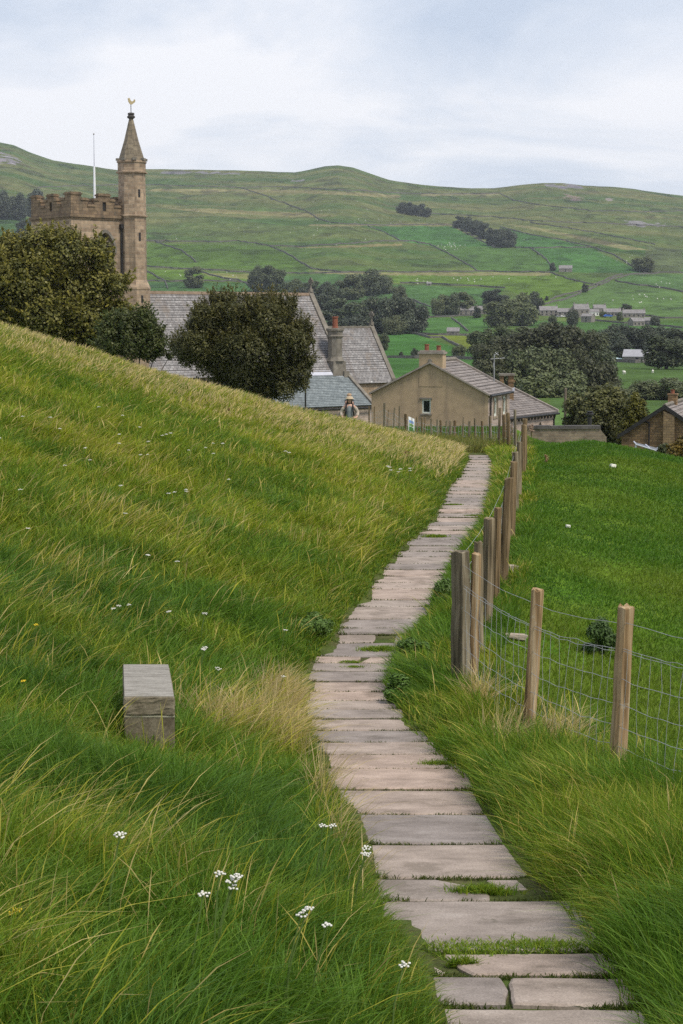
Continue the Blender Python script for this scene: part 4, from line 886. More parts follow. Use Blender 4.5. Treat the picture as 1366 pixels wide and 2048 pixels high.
PINKSTONE = masonry('pale_rubble', (.42, .335, .28), (.34, .265, .225), (.36, .31, .27), .38, .19, .02, patches=[(2.0, .68, (.26, .21, .175))], var=.3)
BROWNSTONE = masonry('brown_rubble', (.27, .175, .092), (.165, .105, .058), (.13, .095, .06), .40, .17, .018, patches=[(2.6, .66, (.34, .255, .15)), (1.3, .68, (.09, .065, .045))], var=.45)
RENDER_ = masonry('pebbledash', (.395, .295, .190), (.395, .295, .190), (.395, .295, .190), 2, 2, 0.0, patches=[(1.0, .68, (.30, .225, .155)), (14, .60, (.46, .35, .235))], bstr=.1, var=.18, stain=(.215, .165, .12))
LEAD = noisy('lead_sheet', [(.3, (.42, .43, .50)), (.7, (.56, .57, .63))], scale=1.5, rough=.55, bstr=.1)
GUTTER = noisy('black_gutter', [(.3, (.018, .017, .018)), (.7, (.035, .033, .033))], scale=3, rough=.5, bstr=0)
POT = noisy('terracotta', [(.3, (.185, .068, .042)), (.7, (.26, .10, .062))], scale=4, bstr=.2)
GLASS = noisy('window_glass', [(.3, (.010, .011, .013)), (.7, (.022, .024, .028))], scale=3, rough=.08, bstr=0)
FRAME = noisy('painted_frame', [(.3, (.52, .56, .50)), (.7, (.62, .66, .60))], scale=4, rough=.5, bstr=0)
WHITEP = noisy('white_paint', [(.3, (.74, .75, .77)), (.7, (.82, .83, .85))], scale=3, rough=.45, bstr=0)
GILT = noisy('gilt', [(.3, (.42, .33, .17)), (.7, (.54, .44, .26))], scale=3, rough=.45, bstr=0, metallic=.2)
LOUVRE = noisy('louvre_slate', [(.3, (.05, .045, .042)), (.7, (.09, .08, .075))], scale=3, bstr=0)
def wall(mb, p0, p1, z0, top, ops=(), depth=.25):
    """a wall from p0 to p1 (x, y), its upper edge the polyline TOP of (s, z); real openings (s0, s1, z0, z1, arch) with reveals. Outside is on the right of p0->p1"""
    p0, p1 = Vector(p0), Vector(p1); d = (p1 - p0).normalized(); L = (p1 - p0).length; n = Vector((d.y, -d.x))
    P = lambda s, z, q=0.0: (p0.x + d.x * s - n.x * q, p0.y + d.y * s - n.y * q, z)
    def T(s):
        for (a, za), (b, zb) in zip(top[:-1], top[1:]):
            if a - 1e-6 <= s <= b + 1e-6: return za + (zb - za) * (s - a) / max(b - a, 1e-9)
        return top[-1][1]
    def up(a, b): return [(b, T(b))] + [(s, z) for s, z in reversed(top) if a + 1e-6 < s < b - 1e-6] + [(a, T(a))]
    cur = 0.0
    for a, b, za, zb, arch in sorted(ops):
        if a > cur + 1e-6: mb.face([P(cur, z0), P(a, z0)] + [P(s, z) for s, z in up(cur, a)])
        mb.face([P(a, z0), P(b, z0), P(b, za), P(a, za)])
        m = (a + b) / 2
        if arch:
            k = 7; w_ = b - a; hh = zb - za - arch; A = []
            for i in range(k + 1): t = i / k; A.append((a + w_ / 2 * (1 - math.cos(t * math.pi / 2)) ** 1.0, zb - arch + arch * math.sin(t * math.pi / 2) ** .95))
            A = [(a + (m - a) * (t / k) ** 1.6, zb - arch + arch * (1 - (1 - t / k) ** 1.5)) for t in range(k + 1)]
            B = [(a + b - s, z) for s, z in reversed(A)]
            edge = [(a, za)] + A + B[1:] + [(b, za)]
            mb.face([P(s, z) for s, z in A] + [P(m, T(m))] + [P(s, z) for s, z in up(a, m)][1:])
            mb.face([P(s, z) for s, z in B] + [P(s, z) for s, z in up(m, b)])
        else:
            edge = [(a, za), (a, zb), (b, zb), (b, za)]
            mb.face([P(a, zb), P(b, zb)] + [P(s, z) for s, z in up(a, b)])
        for (s, z), (s2, z2) in zip(edge, edge[1:] + edge[:1]): mb.face([P(s, z), P(s2, z2), P(s2, z2, depth), P(s, z, depth)])
        cur = b
    if cur < L - 1e-6: mb.face([P(cur, z0), P(L, z0)] + [P(s, z) for s, z in up(cur, L)])
    return P
def window_at(P, a, b, za, zb, parent, q=.16, fw=.07, arch=0, mull=(), trans=(), fm=None, gm=None, name='window'):
    fm = fm or FRAME; gm = gm or GLASS
    mb = MB()
    def bar(s0, s1, z0, z1, q0=q - .05, q1=q + .03): mb.hexa([P(s0, z0, q1), P(s1, z0, q1), P(s1, z0, q0), P(s0, z0, q0), P(s0, z1, q1), P(s1, z1, q1), P(s1, z1, q0), P(s0, z1, q0)])
    bar(a, a + fw, za, zb); bar(b - fw, b, za, zb); bar(a + fw, b - fw, zb - fw, zb); bar(a + fw, b - fw, za, za + fw)
    for t in mull: s = a + (b - a) * t; bar(s - fw * .4, s + fw * .4, za + fw, zb - fw, q - .04, q + .02)
    for t in trans: z = za + (zb - za) * t; bar(a + fw, b - fw, z - fw * .4, z + fw * .4, q - .035, q + .015)
    f = mb.build(name, fm, parent)
    MB().face([P(a + fw * .5, za + fw * .5, q + .01), P(b - fw * .5, za + fw * .5, q + .01), P(b - fw * .5, zb - fw * .5, q + .01), P(a + fw * .5, zb - fw * .5, q + .01)]).build('pane', gm, f, fix=False)
    return f
def courses(mb, a, b, c, d, n, th=.035, t0=.02, sag=0.0):
    """a slope of overlapping slate courses: a, b the eave (left, right), d, c the ridge (left, right)"""
    a, b, c, d = map(Vector, (a, b, c, d)); N = (b - a).cross(d - a).normalized()
    if N.z < 0: N = -N
    for i in range(n):
        t, u = i / n, (i + 1.0) / n; jit = random.uniform(-.006, .006)
        p, q, r_, s = a.lerp(d, t), b.lerp(c, t), b.lerp(c, u), a.lerp(d, u)
        lo, hi = N * (t0 + th + jit), N * t0
        mb.face([p + lo, q + lo, r_ + hi, s + hi]); mb.face([p + N * (t0 - .05), q + N * (t0 - .05), q + lo, p + lo])
        mb.face([p + N * (t0 - .05), p + lo, s + hi, s + N * (t0 - .05)]); mb.face([q + lo, q + N * (t0 - .05), r_ + N * (t0 - .05), r_ + hi])
    mb.face([a - N * .06, d - N * .06, c - N * .06, b - N * .06])
    return mb
def strip(mb, pts, w_, h, side):      # a coping or verge laid along points: SIDE is its horizontal width direction
    side = Vector(side).normalized() * w_ / 2
    for p, q in zip(pts[:-1], pts[1:]):
        p, q = Vector(p), Vector(q); e_ = Vector((0, 0, h))
        mb.hexa([p - side, p + side, q + side, q - side, p - side + e_, p + side + e_, q + side + e_, q - side + e_])
    return mb
def pot(parent, c, h=.75, r=.16):
    return MB().lathe(c, [(r * 1.05, 0), (r * 1.08, .08 * h), (r * .92, .12 * h), (r * .86, .85 * h), (r * 1.06, .88 * h), (r * 1.06, h), (r * .8, h), (r * .78, h * .9)], 12).build('chimney_pot', POT, parent, smooth=False)

# ------------------------------------------------------------------ the church
CA = R(40); CY = 140.0
c0 = at(145, 600, CY); CZ = CAM.z - 9.8
church = empty('church', (c0.x, c0.y, CZ), 'brown stone church with a battlemented tower, slated nave and lower chancel', 'church', None, CA)
E1, E2 = Vector((math.cos(CA), math.sin(CA), 0)), Vector((-math.sin(CA), math.cos(CA), 0))
def cz(py, x=0.0, y=0.0): return zat(py, c0.y + E1.y * x + E2.y * y) - CZ
TS = 6.2
zst, zcr, zmer = cz(433), cz(411), cz(388)
mb = MB()
WOP = [(2.25, 3.95, cz(545, 3), cz(466, 3), 1.35)]
Ps = wall(mb, (0, 0), (TS, 0), -1, [(0, zst), (TS, zst)], WOP, .42)
wall(mb, (0, TS), (0, 0), -1, [(0, zst), (TS, zst)], [(2.2, 3.9, cz(545, 3), cz(468, 3), 1.3)], .42)
wall(mb, (TS, 0), (TS, TS), -1, [(0, zst), (TS, zst)]); wall(mb, (TS, TS), (0, TS), -1, [(0, zst), (TS, zst)])
tower = mb.build('tower', STONE, church, fix=False)
mb = MB(); s_ = .16
for x0, y0, x1, y1 in ((-s_, -s_, TS + s_, .02), (-s_, .02, .02, TS + s_), (TS - .02, .02, TS + s_, TS + s_), (.02, TS - .02, TS - .02, TS + s_)): mb.box((x0, y0, zst - .02), (x1, y1, zst + .17)).box((x0 + .07, y0 + .07, zst - .14), (x1 - .07, y1 - .07, zst - .02))
mb.build('string_course', PARA, tower)
# the battlements of one face: (from, to, height), stepped up to the corner and the middle
zl, zm = zcr + .0, zst + (zmer - zst) * .76
PROF = [(0, .95, zmer), (.95, 1.55, zm), (1.55, 2.15, zl), (2.15, 2.55, zm), (2.55, 3.65, zmer - .03), (3.65, 4.05, zm), (4.05, 4.65, zl), (4.65, 5.25, zm), (5.25, 6.2, zmer)]
pm, cp = MB(), MB()
for f in range(4):
    for a, b, zt in PROF:
        t_ = .42
        if f in (1, 3) and (a == 0): a = t_ + .003
        if f in (1, 3) and (b == TS): b = TS - t_ - .003
        def pt(s, q): return ((s, q), (q, s), (s, TS - q), (TS - q, s))[f]
        A, B = pt(a, 0), pt(b, t_); C_, E_ = pt(a - .06, -.08), pt(b + .06, t_ + .06)
        slit = (a > 2.3 and b < 3.9 and zt > zm)
        if slit:      # the arrow slit: two cheeks, a sill and a lintel
            m = (a + b) / 2; z1_, z2_ = zst + .55, zst + 1.25
            for (u0, u1, v0, v1) in ((a, m - .17, zst + .17, zt), (m + .17, b, zst + .17, zt), (m - .17, m + .17, zst + .17, z1_), (m - .17, m + .17, z2_, zt)):
                q0, q1 = pt(u0, 0), pt(u1, t_); pm.box((*q0, v0), (*q1, v1))
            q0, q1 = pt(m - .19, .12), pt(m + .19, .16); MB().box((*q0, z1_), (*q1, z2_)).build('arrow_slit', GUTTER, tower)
        else: pm.box((*A, zst + .17), (*B, zt))
        cp.box((*C_, zt), (*E_, zt + .12)).box((*pt(a + .02, -.03), zt + .12), (*pt(b - .02, t_ + .01), zt + .20))
par = pm.build('parapet', PARA, tower); cp.build('coping', PARA, par)
MB().box((.4, .4, zst - .3), (TS - .4, TS - .4, zst + .12)).build('tower_roof', LEAD, tower)
# belfry window: hood mould, tracery and louvres
def arch_pts(a, b, z0, zs, h, k=9):
    m = (a + b) / 2; A = [(a + (m - a) * (t / k) ** 1.6, zs + h * (1 - (1 - t / k) ** 1.5)) for t in range(k + 1)]
    return [(a, z0)] + A + [(a + b - s, z) for s, z in reversed(A[:-1])] + [(b, z0)]
a, b, za, zb, ar = WOP[0]
hood = MB(); o_ = arch_pts(a - .22, b + .22, zb - ar - .2, zb - ar, ar + .30); i_ = arch_pts(a - .03, b + .03, zb - ar - .2, zb - ar, ar + .04)
for k in range(len(o_) - 1):
    q = [o_[k], o_[k + 1], i_[k + 1], i_[k]]; hood.hexa([Ps(s, z, .05) for s, z in q] + [Ps(s, z, -.11) for s, z in q])
bw = hood.build('belfry_window', COPE, tower)
tr = MB(); m = (a + b) / 2
tr.hexa([Ps(m - .07, za, .32), Ps(m + .07, za, .32), Ps(m + .07, za, .18), Ps(m - .07, za, .18), Ps(m - .07, zb - ar * .75, .32), Ps(m + .07, zb - ar * .75, .32), Ps(m + .07, zb - ar * .75, .18), Ps(m - .07, zb - ar * .75, .18)])
for (u0, u1, hh) in ((a, m, ar * .55), (m, b, ar * .55)):
    o2 = arch_pts(u0, u1, zb - ar - .1, zb - ar * .95, hh); i2 = arch_pts(u0 + .1, u1 - .1, zb - ar - .1, zb - ar * .95, hh - .14)
    for k in range(1, len(o2) - 2):
        q = [o2[k], o2[k + 1], i2[k + 1], i2[k]]; tr.hexa([Ps(s, z, .32) for s, z in q] + [Ps(s, z, .18) for s, z in q])
tr.build('tracery', DRESS, tower)
lv = MB(); lv.face([Ps(a - .02, za, .40), Ps(b + .02, za, .40), Ps(b + .02, zb, .40), Ps(a - .02, zb, .40)]); k = 0
while za + k * .22 < zb - ar * .4:
    z = za + k * .22; lv.hexa([Ps(a + .02, z, .39), Ps(b - .02, z, .39), Ps(b - .02, z - .08, .27), Ps(a + .02, z - .08, .27), Ps(a + .02, z + .03, .39), Ps(b - .02, z + .03, .39), Ps(b - .02, z - .05, .27), Ps(a + .02, z - .05, .27)]); k += 1
lv.build('louvre', LOUVRE, tower)
# downpipe by the turret
dp = MB(); dp.tube([(4.62, -.12, zst - .75), (4.62, -.12, 0)], .075, 8); dp.box((4.47, -.28, zst - .8), (4.77, -.03, zst - .45)); dp.build('downpipe', GUTTER, tower)
# stair turret on the near east corner, its spire, finial and weathercock
TX, TY_ = TS - .42, .05
def tz(py): return cz(py, TX, TY_)
oct_ = R(22.5)
tb = MB(); rad = 1.13
tb.lathe((TX, TY_, 0), [(rad + .26, -1), (rad + .26, tz(579)), (rad + .30, tz(579)), (rad + .30, tz(575)), (rad, tz(560)), (rad, tz(434)), (rad + .14, tz(434)), (rad + .14, tz(431)), (rad + .02, tz(430)), (rad - .03, tz(347)), (rad + .16, tz(347)), (rad + .16, tz(344.5)), (rad + .02, tz(343)), (rad + .02, tz(327)), (rad + .10, tz(326)), (rad + .10, tz(323.5)), (rad - .05, tz(322))], 8, oct_)
tur = tb.build('turret', STONE, church)
for k in range(8):      # small merlon blocks round the foot of the spire
    a_ = oct_ + k * math.pi / 4; MB().obox((TX + math.cos(a_) * (rad + .0), TY_ + math.sin(a_) * (rad + .0), 0), (math.cos(a_), math.sin(a_), 0), (-math.sin(a_), math.cos(a_), 0), .14, .16, tz(322), tz(317.5)).build('merlon', COPE, tur)
sp = MB().lathe((TX, TY_, 0), [(rad - .04, tz(322)), (.60, tz(282)), (.22, tz(243)), (.17, tz(238))], 8, oct_).build('spire', SPIRE, church)
fb = MB().lathe((TX, TY_, 0), [(.17, tz(238)), (.30, tz(236)), (.33, tz(233.5)), (.26, tz(231.5)), (.22, tz(230)), (.29, tz(228.5)), (.25, tz(226)), (.06, tz(225))], 10).build('finial', LOUVRE, sp)
wv = MB().tube([(TX, TY_, tz(226)), (TX, TY_, tz(209))], .03, 6)
wc = wv.build('weathercock', GUTTER, church)
ck = [(-.30, .02), (-.10, -.06), (.05, -.06), (.22, .06), (.34, .02), (.36, .08), (.24, .20), (.10, .14), (-.06, .20), (-.08, .34), (-.16, .40), (-.24, .33), (-.20, .28), (-.26, .26), (-.19, .22), (-.20, .10)]
ck = [(x, z) for x, z in [(-.02, -.10), (.06, -.10), (.20, .0), (.34, .10), (.38, .24), (.30, .34), (.26, .22), (.14, .16), (.02, .18), (-.06, .28), (-.10, .40), (-.17, .46), (-.23, .40), (-.30, .36), (-.22, .33), (-.22, .16), (-.12, .0)]]
cb_ = MB(); zz0 = tz(208); dxv = (E1 * .77 - E2 * .64); ux, uy = .77, -.64
fa = [(TX + ux * x * .9 + uy * -.03, TY_ + uy * x * .9 + ux * -.03, zz0 + z * .95 + .05) for x, z in ck]; fb_ = [(TX + ux * x * .9 - uy * -.03, TY_ + uy * x * .9 + ux * .03, zz0 + z * .95 + .05) for x, z in ck]
cb_.face(fa); cb_.face(fb_[::-1])
for k in range(len(fa)): j = (k + 1) % len(fa); cb_.face([fa[k], fa[j], fb_[j], fb_[k]])
cb_.build('cockerel', GILT, wc)
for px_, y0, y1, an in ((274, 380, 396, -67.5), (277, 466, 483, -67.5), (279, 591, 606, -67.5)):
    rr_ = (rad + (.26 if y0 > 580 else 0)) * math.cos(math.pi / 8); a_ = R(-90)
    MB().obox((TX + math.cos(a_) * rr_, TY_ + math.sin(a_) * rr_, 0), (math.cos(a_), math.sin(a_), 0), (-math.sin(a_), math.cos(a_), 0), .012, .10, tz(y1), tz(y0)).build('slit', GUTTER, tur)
# nave
NX0, NX1, NR, NE = TS, 26.9, 3.1, -1.45
znr = cz(589, 24, NR); zne = cz(740, 26, NE); NB = 2 * NR - NE
mb = MB()
wall(mb, (NX0, NE), (NX1, NE), -1, [(0, zne), (NX1 - NX0, zne)], [(x - .6, x + .6, 2.2, 4.4, .9) for x in (3.5, 8.0, 12.5, 17)], .3)
wall(mb, (NX1, NE), (NX1, NB), -1, [(0, zne), (NR - NE, znr), (NB - NE, zne)]); wall(mb, (NX1, NB), (NX0, NB), -1, [(0, zne), (NX1 - NX0, zne)]); wall(mb, (NX0, NB), (NX0, NE), -1, [(0, zne), (NR - NE, znr), (NB - NE, zne)])
nave = mb.build('nave', STONE, church, fix=False)
rb = MB(); ov = .25; sl = (znr - zne) / (NR - NE)
courses(rb, (NX0 + .01, NE - ov, zne - ov * sl), (NX1 - .3, NE - ov, zne - ov * sl), (NX1 - .3, NR, znr), (NX0 + .01, NR, znr), 34)
courses(rb, (NX1 - .3, NB + ov, zne - ov * sl), (NX0 + .01, NB + ov, zne - ov * sl), (NX0 + .01, NR, znr), (NX1 - .3, NR, znr), 34)
nr_ = rb.build('nave_roof', SLATE, church, fix=False)
MB().hexa([(NX0, NR - .16, znr - .08), (NX1 - .3, NR - .16, znr - .08), (NX1 - .3, NR + .16, znr - .08), (NX0, NR + .16, znr - .08), (NX0, NR - .08, znr + .17), (NX1 - .3, NR - .08, znr + .17), (NX1 - .3, NR + .08, znr + .17), (NX0, NR + .08, znr + .17)]).build('ridge_tile', noisy('ridge_tile', [(.3, (.17, .12, .085)), (.7, (.27, .205, .15))], scale=2, bstr=.3), nr_)
def gable_coping(x, yr, zr, ye, ze, parent, w_=.5, h=.30):
    mb = MB(); yb_ = 2 * yr - ye
    strip(mb, [(x, ye - .15, ze - .15 * (zr - ze) / (yr - ye)), (x, yr - .001, zr)], w_, h, (1, 0, 0)); strip(mb, [(x, yr + .001, zr), (x, yb_ + .15, ze - .15 * (zr - ze) / (yr - ye))], w_, h, (1, 0, 0))
    mb.box((x - w_ / 2 - .05, ye - .55, ze - .75), (x + w_ / 2 + .05, ye - .12, ze - .1))
    return mb.build('gable_coping', COPE, parent)
def cross(x, y, z, h, parent):
    mb = MB(); mb.obox((x, y, 0), (1, 0, 0), (0, 1, 0), .16, .16, z, z + h * .22); mb.lathe((x, y, z + h * .22), [(.10, 0), (.07, h * .3), (.13, h * .33), (.07, h * .37), (.07, h * .45)], 8)
    zc = z + h * .72; t_ = .06
    for (dy_, dz_) in ((1, 0), (-1, 0), (0, 1), (0, -1)):
        q = [(.05, .05), (.24 * h * 1.0, .10), (.24 * h, -.10), (.05, -.05)]
        P2 = []
        for u, v_ in q: P2.append((y + dy_ * u + dz_ * v_, zc + dz_ * u + dy_ * v_))
        A = [(x - t_, yy, z_) for yy, z_ in P2]; B = [(x + t_, yy, z_) for yy, z_ in P2]
        mb.face(A); mb.face(B[::-1])
        for k in range(4): j = (k + 1) % 4; mb.face([A[k], A[j], B[j], B[k]])
    ring = MB()
    for k in range(12):
        a1, a2 = 2 * math.pi * k / 12, 2 * math.pi * (k + 1) / 12; ri, ro = .13 * h, .19 * h
        q = [(y + math.cos(a1) * ri, zc + math.sin(a1) * ri), (y + math.cos(a1) * ro, zc + math.sin(a1) * ro), (y + math.cos(a2) * ro, zc + math.sin(a2) * ro), (y + math.cos(a2) * ri, zc + math.sin(a2) * ri)]
        mb.hexa([(x - .045, *p) for p in q] + [(x + .045, *p) for p in q])
    mb.box((x - .07, y - .07, zc - .07), (x + .07, y + .07, zc + .07))
    return mb.build('gable_cross', COPE, parent)
cop = gable_coping(NX1 - .05, NR, znr + .02, NE, zne, church); cross(NX1 - .05, NR, znr + .25, 1.35, cop)
# chancel
CX1, CE = 34.2, 3.1 - 3.0; zcr_ = cz(655, 32, NR); zce = cz(757, 33, CE); CB = 2 * NR - CE
mb = MB()
wall(mb, (NX1, CE), (CX1, CE), -1, [(0, zce), (CX1 - NX1, zce)], [(2.4, 3.6, 1.6, 3.6, .8)], .3); wall(mb, (CX1, CE), (CX1, CB), -1, [(0, zce), (3, zcr_), (6, zce)], [(1.8, 4.2, 1.8, 5.4, 1.8)], .3); wall(mb, (CX1, CB), (NX1, CB), -1, [(0, zce), (CX1 - NX1, zce)])
chn = mb.build('chancel', STONE, church, fix=False)
rb = MB(); sl = (zcr_ - zce) / 3.0
courses(rb, (NX1 + .2, CE - ov, zce - ov * sl), (CX1 - .28, CE - ov, zce - ov * sl), (CX1 - .28, NR, zcr_), (NX1 + .2, NR, zcr_), 24); courses(rb, (CX1 - .28, CB + ov, zce - ov * sl), (NX1 + .2, CB + ov, zce - ov * sl), (NX1 + .2, NR, zcr_), (CX1 - .28, NR, zcr_), 24)
cr_ = rb.build('chancel_roof', SLATE, church, fix=False)
MB().box((NX1 + .2, NR - .12, zcr_ - .05), (CX1 - .28, NR + .12, zcr_ + .14)).build('ridge_tile', COPE, cr_)
cop = gable_coping(CX1 - .05, NR, zcr_ + .02, CE, zce, church, .46, .26); cross(CX1 - .05, NR, zcr_ + .22, 1.35, cop)
# vestry: a lean-to with blue slates and a lead flashing
VX0, VX1, VY0, VY1 = 14.5, 27.2, NE - .02, NE - 3.5
zvt, zve = cz(747, 27, VY0), cz(805, 27, VY1)
mb = MB(); wall(mb, (VX0, VY1), (VX1, VY1), -1, [(0, zve - .05), (VX1 - VX0, zve - .05)], [(9.0, 9.8, .9, 1.9, 0)], .2); wall(mb, (VX1, VY1), (VX1, VY0), -1, [(0, zve - .05), (VY0 - VY1, zvt)]); wall(mb, (VX0, VY0), (VX0, VY1), -1, [(0, zvt), (VY0 - VY1, zve - .05)])
ves = mb.build('vestry', PINKSTONE, church, fix=False)
rb = MB(); sl = (zvt - zve) / 3.48
vr = courses(rb, (VX0 - .1, VY1 - .3, zve - .3 * sl), (VX1 - .25, VY1 - .3, zve - .3 * sl), (VX1 - .25, VY0 - .02, zvt), (VX0 - .1, VY0 - .02, zvt), 20).build('vestry_roof', BLUESLATE, church, fix=False)
MB().hexa([(VX0 - .1, VY0 - .32, zvt - .12), (VX1 - .3, VY0 - .32, zvt - .12), (VX1 - .3, VY0 - .03, zvt + .06), (VX0 - .1, VY0 - .03, zvt + .06), (VX0 - .1, VY0 - .32, zvt - .06), (VX1 - .3, VY0 - .32, zvt - .06), (VX1 - .3, VY0 - .03, zvt + .32), (VX0 - .1, VY0 - .03, zvt + .32)]).build('lead_flashing', LEAD, vr)
strip(MB(), [(VX1 - .06, VY1 - .35, zve - .35 * sl), (VX1 - .06, VY0 - .02, zvt)], .34, .22, (1, 0, 0)).build('gable_coping', COPE, vr)
MB().tube([(VX0, VY1 - .36, zve - .42), (VX1 - .1, VY1 - .36, zve - .42)], .09, 8).build('gutter', GUTTER, vr)
MB().tube([(20.6, VY1 - .12, zve - .5), (20.6, VY1 - .12, 0)], .06, 8).build('downpipe', GUTTER, ves)
# vestry chimney: square foot, broached to eight sides, moulded cap and a red pot
KX, KY = 26.15, NE + .25
kz = lambda py: cz(py, KX, KY)
mb = MB(); mb.obox((KX, KY, 0), (1, 0, 0), (0, 1, 0), .72, .62, kz(775), kz(722)); mb.lathe((KX, KY, 0), [(.86, kz(722)), (.66, kz(713)), (.66, kz(676)), (.74, kz(675)), (.80, kz(672)), (.70, kz(670)), (.72, kz(663)), (.84, kz(661)), (.84, kz(657)), (.60, kz(656))], 8, oct_)
chm = mb.build('chimney', COPE, church); pot(chm, (KX, KY, kz(656.5)), 1.05, .27)
LS = MB().obox((KX + .1, KY - .66, 0), (1, 0, 0), (0, 1, 0), .55, .03, kz(768), kz(752)).build('lead_flashing', LEAD, chm)
# flagpole on the tower
fp = c0 + E1 * 3.9 + E2 * 2.7
z0_, z1_, z2_ = zat(397, fp.y), zat(333, fp.y), zat(270, fp.y)
fl = empty('flagpole', (fp.x, fp.y, CZ + zst + .12), 'white flagpole with a thin grey top standing on the church tower roof', 'flagpole'); b0 = CZ + zst + .12
MB().lathe((0, 0, 0), [(.11, 0), (.10, z0_ - b0), (.075, z1_ - b0)], 10).build('pole', WHITEP, fl); MB().lathe((0, 0, 0), [(.04, z1_ - b0), (.025, z2_ - b0)], 8).build('topmast', LEAD, fl); MB().lathe((0, 0, 0), [(.02, z2_ - b0), (.06, z2_ - b0 + .05), (.06, z2_ - b0 + .10), (.01, z2_ - b0 + .14)], 8).build('ball', COPE, fl)

# ------------------------------------------------------------------ the rendered cottage
def local(t, p): return t.matrix_world.inverted() @ Vector(p)
HA, HB = at(743, 850, 117.4), at(976, 850, 115.0)
ex = Vector((HB.x - HA.x, HB.y - HA.y, 0)); HW = ex.length; ex.normalize(); ey = Vector((-ex.y, ex.x, 0)); hrz = math.atan2(ex.y, ex.x)
HZ = CAM.z - 8.6
HL = 6.0
while proj(HB + ey * HL)[0] < 1018.5: HL += .05
cot = empty('cottage', (HA.x, HA.y, HZ), 'tan rendered cottage with a broad gable, one small window and two red chimney pots', 'cottage', 'cottages by the church', hrz)
ze, zr = (zat(784, 117.4) + zat(789, 115)) / 2 - HZ, zat(725, 116.2) - HZ; HM = HW * .507
mb = MB(); wxa = lambda px: ((px - 743) / (976 - 743.0)) * HW
wz = lambda py: zat(py, 116.2) - HZ
op = (wxa(845), wxa(862.5), wz(827), wz(799), 0)
Pg = wall(mb, (0, 0), (HW, 0), -.5, [(0, ze), (HM, zr), (HW, ze)], [op], .16)
gw = mb.build('gable_wall', RENDER_, cot, fix=False)
wd = window_at(Pg, *op[:4], cot, q=.10, fw=.09)
MB().hexa([Pg(op[0] - .08, op[2] - .12, .06), Pg(op[1] + .08, op[2] - .12, .06), Pg(op[1] + .08, op[2] - .12, -.10), Pg(op[0] - .08, op[2] - .12, -.10), Pg(op[0] - .08, op[2] - .002, .06), Pg(op[1] + .08, op[2] - .002, .06), Pg(op[1] + .08, op[2] - .002, -.08), Pg(op[0] - .08, op[2] - .002, -.08)]).build('sill', COPE, wd)
MB().hexa([Pg(op[0] - .14, op[3] + .002, .0), Pg(op[1] + .10, op[3] + .002, .0), Pg(op[1] + .10, op[3] + .002, -.07), Pg(op[0] - .14, op[3] + .002, -.07), Pg(op[0] - .14, op[3] + .13, .0), Pg(op[1] + .10, op[3] + .13, .0), Pg(op[1] + .10, op[3] + .13, -.07), Pg(op[0] - .14, op[3] + .13, -.07)]).build('lintel', COPE, wd)
mb = MB()
ops = [(HL * .24, HL * .24 + 1.15, wz(834), wz(797), 0), (HL * .66, HL * .66 + 1.15, wz(834), wz(797), 0)]
Pe = wall(mb, (HW, 0), (HW, HL), -.5, [(0, ze), (HL, ze)], ops, .2); wall(mb, (HW, HL), (0, HL), -.5, [(0, ze), (HW - HM, zr), (HW, ze)]); wall(mb, (0, HL), (0, 0), -.5, [(0, ze), (HL, ze)])
mb.build('side_wall', PINKSTONE, cot, fix=False)
for o_ in ops:
    w_ = window_at(Pe, *o_[:4], cot, q=.12, fw=.16)
    sr = MB()
    for s0, s1, z0, z1 in ((o_[0] - .18, o_[0] - .003, o_[2], o_[3]), (o_[1] + .003, o_[1] + .18, o_[2], o_[3]), (o_[0] - .18, o_[1] + .18, o_[3] + .003, o_[3] + .2), (o_[0] - .18, o_[1] + .18, o_[2] - .15, o_[2] - .003)):
        sr.hexa([Pe(s0, z0, .02), Pe(s1, z0, .02), Pe(s1, z0, -.05), Pe(s0, z0, -.05), Pe(s0, z1, .02), Pe(s1, z1, .02), Pe(s1, z1, -.05), Pe(s0, z1, -.05)])
    sr.build('surround', DRESS, w_)
rb = MB(); ov = .14; s1 = (zr - ze) / HM; s2 = (zr - ze) / (HW - HM)
courses(rb, (HW + ov, -ov, ze - ov * s2), (HW + ov, HL + ov, ze - ov * s2), (HM, HL + ov, zr), (HM, -ov, zr), 13, .05); courses(rb, (-ov, HL + ov, ze - ov * s1), (-ov, -ov, ze - ov * s1), (HM, -ov, zr), (HM, HL + ov, zr), 13, .05)
rf = rb.build('roof', STONESLATE, cot, fix=False)
MB().tube([(HM, -ov, zr + .10), (HM, HL + ov, zr + .10)], .15, 8).build('ridge_tile', COPE, rf)
VERGE = noisy('pale_verge', [(.3, (.20, .17, .145)), (.7, (.33, .29, .255))], scale=2, bstr=.2)
vg = MB(); strip(vg, [(-ov, HL + ov + .02, ze - ov * s1 + .05), (HM, HL + ov + .02, zr + .05)], .22, .14, (0, 1, 0)); strip(vg, [(HM, HL + ov + .02, zr + .05), (HW + ov, HL + ov + .02, ze - ov * s2 + .05)], .22, .14, (0, 1, 0))
strip(vg, [(-ov, -ov - .02, ze - ov * s1 - .06), (HM, -ov - .02, zr - .06)], .10, .12, (0, 1, 0)); strip(vg, [(HM, -ov - .02, zr - .06), (HW + ov, -ov - .02, ze - ov * s2 - .06)], .10, .12, (0, 1, 0))
vg.build('verge', VERGE, rf)
MB().tube([(HW + ov + .08, -ov, ze - ov * s2 - .06), (HW + ov + .08, HL + ov, ze - ov * s2 - .06)], .085, 8).build('gutter', GUTTER, rf)
MB().tube([(HW + ov, .35, ze - .15), (HW + .10, .35, ze - .45), (HW + .10, .35, 0)], .06, 8).build('downpipe', GUTTER, cot)
kx0, kx1 = wxa(838.5), wxa(886); zt = wz(708)
